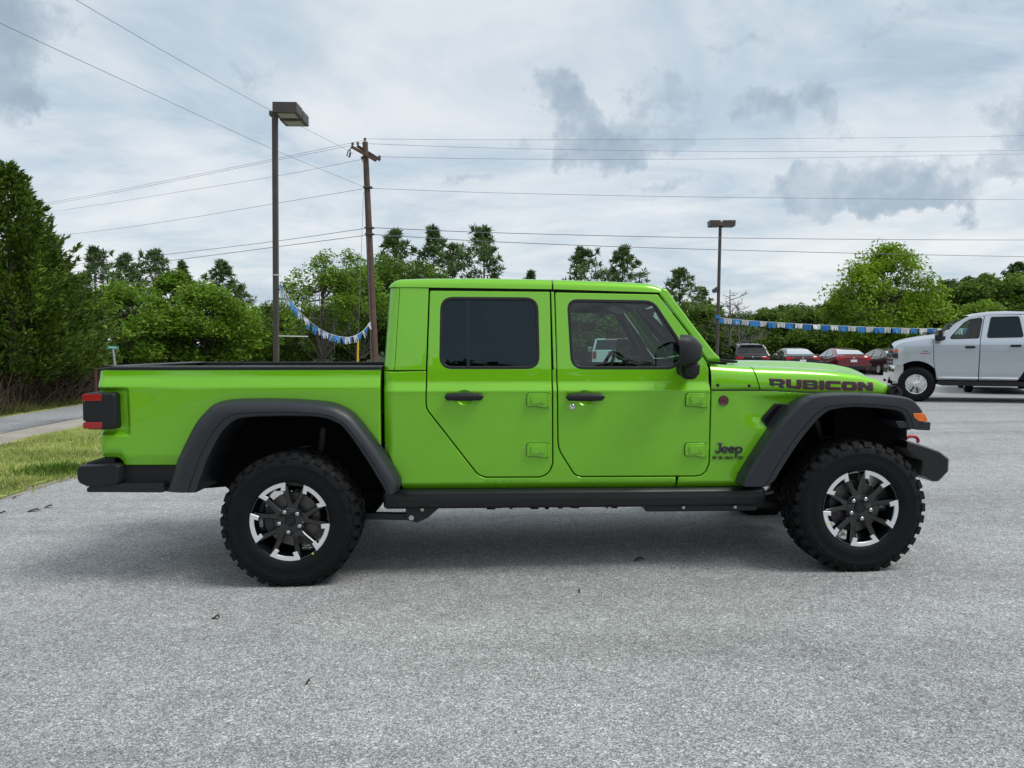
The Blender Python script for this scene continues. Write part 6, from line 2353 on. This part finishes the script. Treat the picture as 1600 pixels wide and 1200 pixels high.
    ff.v = [(b_, ya + a_, top_y(ya) + .02 + c_) for a_, b_, c_ in ff.v]
    ff.build('roof_aerial', BLACK, rf, 30)
    b = MB()
    b.prism([(-.62, .30), (.62, .30), (.70, .52), (-.70, .52)], -.02, .2)
    b.build('rear_bumper', BLACK if not suv else GREYPL, o, 40, .03)
    MB().box(-.16, .16, -.026, .05, .70 if not suv else .66, .83 if not suv else .79).build('number_plate', PLATE, o, 40, .006)
    e = MB()
    e.lathe([(.0001, -.03), (.045, -.028), (.055, 0)], 16, (0, .0, .93 if not suv else .98), 'y')
    e.build('badge', CHROME, o, 40)
    if not suv:
        MB().prism([(-.34, .905), (.34, .905), (.34, .925), (-.34, .925)], -.012, .02).build('tail_strip', TAILR, o, 30)
    else:
        MB().box(-.60, .60, .16, .40, 1.585, 1.625).build('spoiler', paint, o, 40, .02)
    return o


GRP = 'cars parked in a row at the far edge of the lot'
D0 = 40.2
for nm, lb, pt, kd, px in (('parked_car', 'black crossover with tall tailgate window, leftmost parked car beyond the green hood', PB, 'suv', 1176),
                           ('parked_car', 'black saloon with red taillights and white plate, beside the red car', PB, 'sedan', 1254.5),
                           ('parked_car', 'dark red saloon seen from behind at the far side of the lot', PR, 'sedan', 1334),
                           ('parked_car', 'charcoal saloon half hidden behind the nose of the silver pickup', PG, 'sedan', 1413)):
    x, y = (px - 800) / 1202 * D0, D0
    car(nm, lb, pt, kd, x, y, -R(5.5) if px < 1400 else -R(2), GRP)
car('parked_car', 'dark car mostly hidden behind the silver pickup, only wheels showing under it', PB, 'suv', 13.55, 21.1, R(-27), None)

# white pickup seen through the cab of the green truck
wp = empty('pickup_truck', ((957 - 800) / 1202 * 36, 36, float(gh(4.7, 36))), -R(7), 'white pickup truck seen through the front side windows of the green truck', 'pickup truck')
m = MB()
m.prism(round_poly([(-.95, .55), (.95, .55), (.95, 1.30), (.90, 1.34), (-.90, 1.34), (-.95, 1.30)], .04, 3), 0.0, 1.9)
m.prism(round_poly([(-.95, .50), (.95, .50), (.95, 1.25), (.85, 1.30), (-.85, 1.30), (-.95, 1.25)], .05, 3), 3.9, 5.6)
m.prism(round_poly([(-.95, .50), (.95, .50), (.95, 1.28), (-.95, 1.28)], .05, 3), 1.92, 3.9)
m.build('body', PW, wp, 40)
m = MB()
cabz = [(1.98, .90, 1.28, .78, 1.88), (3.55, .90, 1.28, .78, 1.88)]
m.add([(-.92, 1.98, 1.28), (.92, 1.98, 1.28), (.78, 2.06, 1.84), (-.78, 2.06, 1.84), (-.92, 3.95, 1.28), (.92, 3.95, 1.28), (.78, 3.25, 1.84), (-.78, 3.25, 1.84)], [(0, 1, 2, 3), (0, 3, 7, 4), (1, 5, 6, 2), (4, 7, 6, 5)])
m.build('windows', G_FAR, wp, 0)
m = MB()
m.prism(round_poly([(-.80, 1.82), (.80, 1.82), (.76, 1.90), (-.76, 1.90)], .03, 3), 2.02, 3.35)
m.build('roof', PW, wp, 40, .02)
for s in (-1, 1):
    m = MB()
    m.tube([(s * .93, 1.97, 1.25), (s * .79, 2.05, 1.86)], .055, 6)
    m.tube([(s * .93, 3.97, 1.25), (s * .79, 3.27, 1.86)], .045, 6)
    m.tube([(s * .93, 2.9, 1.25), (s * .79, 2.9, 1.86)], .045, 6)
    m.build('pillar', PW, wp, 40)
    MB().box(s * .84 - .085, s * .84 + .085, -.03, .1, .92, 1.26).build('taillight', TAILR, wp, 40, .02)
    MB().box(s * 1.12 - .12, s * 1.12 + .12, 3.6, 3.75, 1.25, 1.48).build('mirror', CHROME, wp, 40, .03)
    for yy in (1.1, 4.7):
        m = MB()
        m.lathe([(.2, 0), (.37, .0), (.395, .03), (.395, .22), (.36, .25), (.2, .25)], 24, (s * .93 - (.0 if s < 0 else .25) + (.02 if s < 0 else -.02), yy, .395), 'x')
        m.build('tyre', RUBBER, wp, 40)
MB().box(-.76, .76, -.022, .05, .62, 1.32).build('tailgate', PW, wp, 40, .02)
MB().box(-.20, .20, -.035, .0, 1.20, 1.26).build('tailgate_handle', BLACK, wp, 40, .01)
MB().box(-.96, .96, -.15, .1, .45, .62).build('rear_bumper', CHROME, wp, 40, .04)
MB().box(-.35, .35, 1.985, 2.01, 1.86, 1.895).build('brake_light', TAILR, wp, 30)
# ================================================================== poles, wires, pennants, small things
POLE = pm('brown_steel', (0.075, 0.062, 0.055), 0.5, 0.1, 0, 0.4, 0.15, 6)
WOOD = pm('pole_wood', (0.105, 0.066, 0.047), 0.9, noise=0.3, nscale=5, bump=0.4, bscale=30)
WIRE = pm('wire_grey', (0.16, 0.16, 0.19), 0.6)
LENS = pm('lamp_diffuser', (0.30, 0.30, 0.29), 0.3)
GREY = pm('grey_ceramic', (0.09, 0.09, 0.10), 0.4)


def ray(px, py, d):
    """point d metres away (along the horizontal view axis) at pixel (px, py) of the 1600-wide photograph"""
    a, b = (px - 800) / 1202.0, (600 - py) / 1202.0
    P = math.atan(56 / 1202.0)
    c, s = math.cos(P), math.sin(P)
    v = Vector((a, c + b * s, -s + b * c))
    return v * (d / v.y) + Vector((0, 0, CAM_H))


# tall lamp pole on the left, twin box heads on its right side
b = ray(431.5, 600, 19)
px_, py_ = b.x, b.y
z0 = float(gh(px_, py_))
lp = empty('lamp_pole', (px_, py_, z0), 0, 'tall brown square lamp pole with two box heads behind the truck bed', 'lamp pole', 'lamp poles of the lot')
top = ray(431, 178, 19).z - z0
MB().prism([(-.062, 0), (.062, 0), (.062, top), (-.062, top)], -.062, .062).build('pole', POLE, lp, 30, .012)
MB().box(-.06, .06, -.062, .062, top + .001, top + .012).build('pole_cap', POLE, lp, 30, .004)
MB().box(-.17, .17, -.17, .17, 0, .03).build('base_plate', POLE, lp, 30, .006)
lp.rotation_euler = (0, .009, 0)
for x0, y0, dp in ((.04, -.34, .52), (.02, .30, .55)):
    h = MB().prism(rrect(x0, x0 + .58, top - .06, top + .19, .01, 2), y0, y0 + dp).build('lamp_head', POLE, lp, 30, .02)
    MB().box(x0 + .08, x0 + .50, y0 + .08, y0 + dp - .08, top - .066, top - .058).build('lens', LENS, h, 30)
MB().box(-.13, .12, -.06, .10, top - .05, top + .06).build('bracket', POLE, lp, 30, .01)
t = ray(431, 430, 19).z - z0
m = MB()
m.tube([(-.075 * math.cos(q), -.075 * math.sin(q) * 1.0, t) for q in np.linspace(0, 2 * PI, 13)[:-1]], .012, 6, closed=True)
m.tube([(.07, 0, t), (.12, -.02, t + .004), (.14, -.02, t - .06)], .006, 5)
m.build('cord_tie', WHITE, lp, 40)
t = ray(431, 525, 19).z - z0
MB().tube([(.06, 0, t), (.78, .02, t - .004)], .011, 6).build('side_rod', WHITE, lp, 40)

# far lamp pole
b = ray(1121, 600, 37)
z0 = float(gh(b.x, b.y))
lp2 = empty('lamp_pole', (b.x, b.y, z0), 0, 'brown lamp pole with two small box heads beyond the hood', 'lamp pole', 'lamp poles of the lot')
top = ray(1122.5, 352, 37).z - z0
MB().tube([(-.05, 0, 0), (.04, 0, top)], [.085, .075], 8).build('pole', POLE, lp2, 50)
for x0, x1 in ((-.53, -.01), (.10, .70)):
    h = MB().prism(round_poly([(x0 + .03, top - .08), (x1 - .02, top - .08), (x1, top + .20), (x0, top + .20)], .02, 2), -.3, .25).build('lamp_head', POLE, lp2, 30, .02)
    MB().box(x0 + .1, x1 - .1, -.22, .18, top - .086, top - .078).build('lens', LENS, h, 30)
t = ray(1120, 452, 37).z - z0
MB().prism([(-.30, t - .02), (-.06, t + .14), (-.02, t + .04), (-.10, t - .15), (-.24, t - .18)], -.15, .15).build('floodlight', GREYPL, lp2, 30, .02)
t = ray(1120, 495, 37).z - z0
MB().box(-.11, .06, -.10, .10, t - .08, t + .06).build('cord_tie', pm('blue_film', (.016, .19, .52), .35), lp2, 30, .01)

# wooden utility pole, leaning a little
base, tp = ray(586.5, 590, 30), ray(570.5, 222, 30)
base.z = float(gh(base.x, base.y)) - .3
k = (base.z - tp.z) / (ray(586.5, 590, 30).z - tp.z)
base = tp + (ray(586.5, 590, 30) - tp) * k
up = empty('utility_pole', base, 0, 'leaning brown wooden utility pole with crossarm beside the cab', 'utility pole')
dv = tp - base
MB().tube([(0, 0, 0), tuple(dv * .5), tuple(dv)], [.155, .135, .105], 14).build('pole', WOOD, up, 50)
pl = lambda px, py, d=30: tuple(ray(px, py, d) - base)
for yo, a, c in ((-.16, (549, 229), (588, 251)), (.16, (558, 228), (594, 250))):
    p, q = Vector(pl(*a, 30 + yo)), Vector(pl(*c, 30 + yo))
    u = (q - p)
    m = MB()
    m.obox((p + q) / 2, u / 2, (0, .045, 0), Vector((-u.z, 0, u.x)).normalized() * .055)
    m.build('crossarm', WOOD, up, 30, .008)
for a in ((551, 226), (559, 225.5), (566, 248), (593, 246.5), (570.3, 219)):
    p = Vector(pl(*a))
    m = MB()
    m.lathe([(.012, -.14), (.02, -.02), (.06, .0), (.045, .03), (.06, .05), (.03, .09), (.0001, .1)], 12, p, 'z')
    m.build('insulator', GREY, up, 40)
m = MB()
m.tube([pl(549, 231), pl(544, 236), pl(542, 243), pl(545, 246), pl(547, 238)], .022, 6)
m.tube([pl(547, 234), pl(548, 240), pl(546.5, 246)], .018, 6)
m.build('cutout_fuse', GREY, up, 40)
m = MB()
for t in (293, 356, 366):
    p = Vector(pl(572 + (t - 222) * .04, t))
    m.obox(p, (.17, 0, 0), (0, .17, 0), (0, 0, .02))
m.build('pole_band', GREY, up, 30)
MB().tube([tuple(dv * .62 + Vector((-.05, -.14, 0))), tuple(dv * .3 + Vector((-.08, -.155, 0))), (-.12, -.16, .3)], .012, 5).build('ground_wire', WIRE, up, 40)
gw = empty('guy_wire_guard', ray(557, 600, 29), 0, 'thin yellow plastic guard on the guy wire left of the utility pole', 'guy wire guard')
gw.location.z = float(gh(gw.location.x, gw.location.y))
g0 = gw.location.copy()
MB().tube([tuple(ray(557.3, 566, 29) - g0 + Vector((0, 0, -1.0))), tuple(ray(559.5, 533, 29) - g0)], .035, 8).build('guard', pm('yellow_plastic', (.75, .50, .015), .4), gw, 40)
MB().tube([tuple(ray(559.5, 533, 29) - g0), tuple(ray(568, 300, 29.8) - g0)], .008, 4).build('guy_wire', WIRE, gw, 40)


def wire(label, pts, r=.0065, grp='overhead wires at the utility pole', n=22):
    P = crom([tuple(ray(*p)) for p in pts], n)
    o = tag(MB().tube([tuple(q) for q in P], r, 5, caps=False).build('power_line', WIRE, None, 60), label, 'power line', grp)
    return o


wire('topmost overhead wire running right from the tip of the utility pole', [(571, 217, 30), (800, 218.5, 32), (1150, 217, 36), (1600, 212, 44), (2050, 200, 54)])
wire('second overhead wire from the top, running right from the crossarm', [(560, 224, 30), (800, 232, 32), (1150, 236.5, 36), (1600, 235, 44), (2050, 226, 54)])
wire('third overhead wire from the top, leaving the right end of the crossarm', [(593, 245, 30), (800, 248.5, 32), (1150, 248, 36), (1600, 240.5, 44), (2050, 228, 54)])
wire('single overhead wire across the dark cloud, midway up the utility pole', [(573.5, 294, 30), (800, 302, 32), (1150, 308.5, 36), (1600, 312, 44), (2050, 312, 54)], .008)
wire('upper of the two low dark cables running right over the cab', [(576.5, 355.5, 30), (800, 364.5, 32), (1150, 372, 36), (1600, 375, 44), (2050, 373, 54)], .014)
wire('lower of the two low dark cables, lowest wire over the cab', [(577, 366, 30), (800, 379, 32), (1150, 391, 36), (1600, 401, 44), (2050, 406, 54)], .014)
wire('upper wire running left from the crossarm past the lamp pole', [(570, 219, 30), (430, 248, 33), (260, 282, 38), (90, 314, 46), (-200, 360, 66)])
wire('wire just under the upper one running left from the crossarm', [(551, 227, 30), (430, 251, 33), (260, 285, 38), (90, 317, 46), (-200, 363, 66)])
wire('third wire running left from the crossarm, below the pair', [(566, 249, 30), (430, 275.5, 33), (260, 303, 38), (100, 328, 46), (-200, 370, 66)])
wire('single wire running left from the middle of the utility pole', [(573.5, 294, 30), (430, 318, 33), (260, 346, 38), (110, 366, 46), (-200, 400, 66)], .0075)
wire('upper of the two low cables running left above the pines', [(576.5, 356, 30), (430, 377, 33), (260, 397.5, 38), (150, 410, 46), (-200, 442, 66)], .011)
wire('lower of the two low cables running left above the pines', [(577, 367, 30), (430, 386, 33), (260, 408, 38), (150, 421, 46), (-200, 456, 66)], .012)
wire('wire sloping from the upper left sky down to the middle of the utility pole', [(573.5, 294, 30), (430, 234.5, 24.5), (250, 152, 19), (0, 36, 14), (-420, -165, 9.5)], .0055)
wire('wire sloping from the top left sky to the crossarm behind the lamp head', [(553, 240, 30), (420, 171, 24.5), (270, 88, 19), (116, -2, 14), (-220, -205, 9.5)], .0055)

# pennant strings
BLUE = MATS['blue_film']
SILF = pm('silver_film', (.62, .64, .66), .35, .35)
WHTF = pm('white_film', (.78, .80, .82), .5)


def flag_mesh(w, h, seed, mat):
    rg = random.Random(seed)
    m = MB()
    m.add([(-w / 2, .006, 0), (w / 2, .006, 0), (w / 2, .006, -h * .25), (-w / 2, .006, -h * .25)], [(0, 1, 2, 3)])
    k = 6
    for i in range(k):
        x0, x1 = -w / 2 + w * i / k, -w / 2 + w * (i + .86) / k
        ln = h * rg.uniform(.85, 1.0)
        s, q = rg.uniform(-.025, .025), rg.uniform(-.05, .05)
        m.add([(x0, .006, -h * .25), (x1, .006, -h * .25), (x1 + s * .4, q * .5, -h * .6), (x0 + s * .4, q * .5, -h * .6), (x1 + s, q, -ln), (x0 + s, q, -ln)], [(0, 1, 2, 3), (3, 2, 4, 5)])
    return m.mesh('fringe_flag', mat, 0)


def pennants(label, pts, n, w, h, mats, seed, grp='blue and silver pennant strings'):
    P = [ray(*p) for p in pts]
    C = crom([tuple(p) for p in P], 240)
    o = empty('pennant_string', tuple(C[0]), 0, label, 'pennants', grp)
    C = C - C[0]
    MB().tube([tuple(q) for q in C[::6]], .008, 5).build('cord', WHTF, o, 60)
    L = np.concatenate([[0], np.cumsum(np.linalg.norm(np.diff(C, axis=0), axis=1))])
    ms = [[flag_mesh(w, h, seed + 7 * j + k, mt) for k in range(3)] for j, mt in enumerate(mats)]
    for i in range(n):
        s = L[-1] * (i + .5) / n
        p = [float(np.interp(s, L, C[:, j])) for j in range(3)]
        q = [float(np.interp(s + .05, L, C[:, j])) for j in range(3)]
        dx, dy, dz = (b - a for a, b in zip(p, q))
        f = link('fringe_flag', ms[i % len(mats)][i % 3], o, tuple(p))
        f.rotation_euler = (0.22 * math.sin(i * 2.7), -math.atan2(dz, math.hypot(dx, dy)) * .8, math.atan2(dy, dx) + 0.22 * math.sin(i * 4.1))
        f.scale = (0.96 + 0.06 * math.sin(i * 1.9), 1, 0.92 + 0.10 * math.sin(i * 3.3))
        f['label'] = 'blue fringe flag' if i % len(mats) == 0 else 'silver fringe flag'


pennants('sagging string of blue and white fringe pennants between lamp pole and utility pole', [(438, 443, 19), (452, 467, 20.5), (471, 490, 22.2), (497, 512, 24.2), (520, 523, 26), (545, 527, 27.7), (566, 518, 29), (581, 500, 30)], 28, .40, .27, (BLUE, SILF), 1)
pennants('long straight string of blue and silver fringe pennants behind the parked cars', [(1117, 496, 37), (1200, 503, 37), (1300, 508.5, 37), (1400, 512.5, 37), (1500, 513.5, 37), (1580, 511, 37), (1700, 505, 37)], 42, .40, .30, (BLUE, SILF), 5)

# street sign at the lane
b = ray(182, 600, 19.3)
sg = empty('street_sign', (b.x, b.y, float(gh(b.x, b.y))), 0, 'small green street name sign on a leaning grey post', 'street sign')
s0 = Vector(sg.location)
MB().tube([tuple(ray(187, 600, 19.3) - s0 + Vector((0, 0, -.6))), tuple(ray(176.5, 546, 19.3) - s0)], .028, 8).build('post', pm('galvanised', (.42, .44, .44), .45, .6), sg, 40)
c = ray(176.5, 543, 19.3) - s0
bl = MB().obox(c, (.125, .03, -.01), (0, .008, 0), (.004, 0, .042)).build('blade', pm('sign_green', (.055, .30, .22), .45), sg, 30)
MB().obox(c + Vector((0, -.0105, 0)), (.085, .02, -.007), (0, .001, 0), (.001, 0, .009)).build('name_line', WHTF, bl, 30)

# reddish brown post behind the tail of the truck
b = ray(150, 600, 16.5)
bp = empty('brown_post', (b.x, b.y, float(gh(b.x, b.y))), 0, 'short reddish brown board post showing behind the truck tail', 'post')
z1 = ray(150, 577, 16.5).z - bp.location.z
MB().prism([(-.022, 0), (.022, 0), (.022, z1), (-.022, z1)], -.02, .02).build('board', pm('red_board', (.085, .035, .025), .8, noise=.2, nscale=8), bp, 30, .004)
MB().prism([(-.027, z1 + .001), (.027, z1 + .001), (.027, z1 + .02), (-.027, z1 + .02)], -.026, .026).build('post_cap', MATS['red_board'], bp, 30, .004)

# scraps on the lot
DRYLEAF = pm('dry_leaf', (.07, .055, .04), .8, noise=.3, nscale=40)


def scrap(px, py, ln, rz, label):
    a, bq = (px - 800) / 1202, (600 - py) / 1202
    d = CAM_H * 1202 / (py - 544)
    p = ray(px, py, d)
    for _ in range(3):
        d = (CAM_H - float(gh(p.x, p.y))) * 1202 / (py - 544)
        p = ray(px, py, d)
    rg = random.Random(int(px))
    m = MB()
    n = 7
    secs = []
    for i in range(n):
        t = -1 + 2 * i / (n - 1)
        w = ln * .28 * (1 - t * t) ** .6 + .001
        z = .012 + .010 * math.sin(t * 2 + rg.random()) + rg.uniform(0, .004)
        secs.append([(t * ln / 2, -w, z), (t * ln / 2, 0, z - .007), (t * ln / 2, w, z + .002), (t * ln / 2, 0, z - .009)])
    m.loft(secs, closed=True, caps=True)
    o = tag(m.build('dry_leaf', DRYLEAF, None, 40), label, 'leaf', 'dry leaves on the lot')
    o.location = (p.x, p.y, float(gh(p.x, p.y)) - .002)
    o.rotation_euler = (0, 0, rz)


scrap(52, 801, .10, .3, 'largest dry dark leaf left of the rear wheel, near the grass')
scrap(75, 795, .07, .5, 'small dry leaf just right of the largest one near the grass')
scrap(3, 804, .06, .1, 'dry leaf at the very left edge near the grass')
scrap(337, 973, .045, -.1, 'dry leaf lying in front of the rear wheel')
scrap(481, 1079, .02, .4, 'tiny dark leaf in the foreground, left of centre')
scrap(998, 880, .07, .05, 'flat dark scrap of leaf below the front door')
scrap(905, 931, .02, 1.2, 'tiny dark leaf under the front door in the open lot')
scrap(22, 781, .04, .9, 'tiny dry leaf at the ragged grass edge')
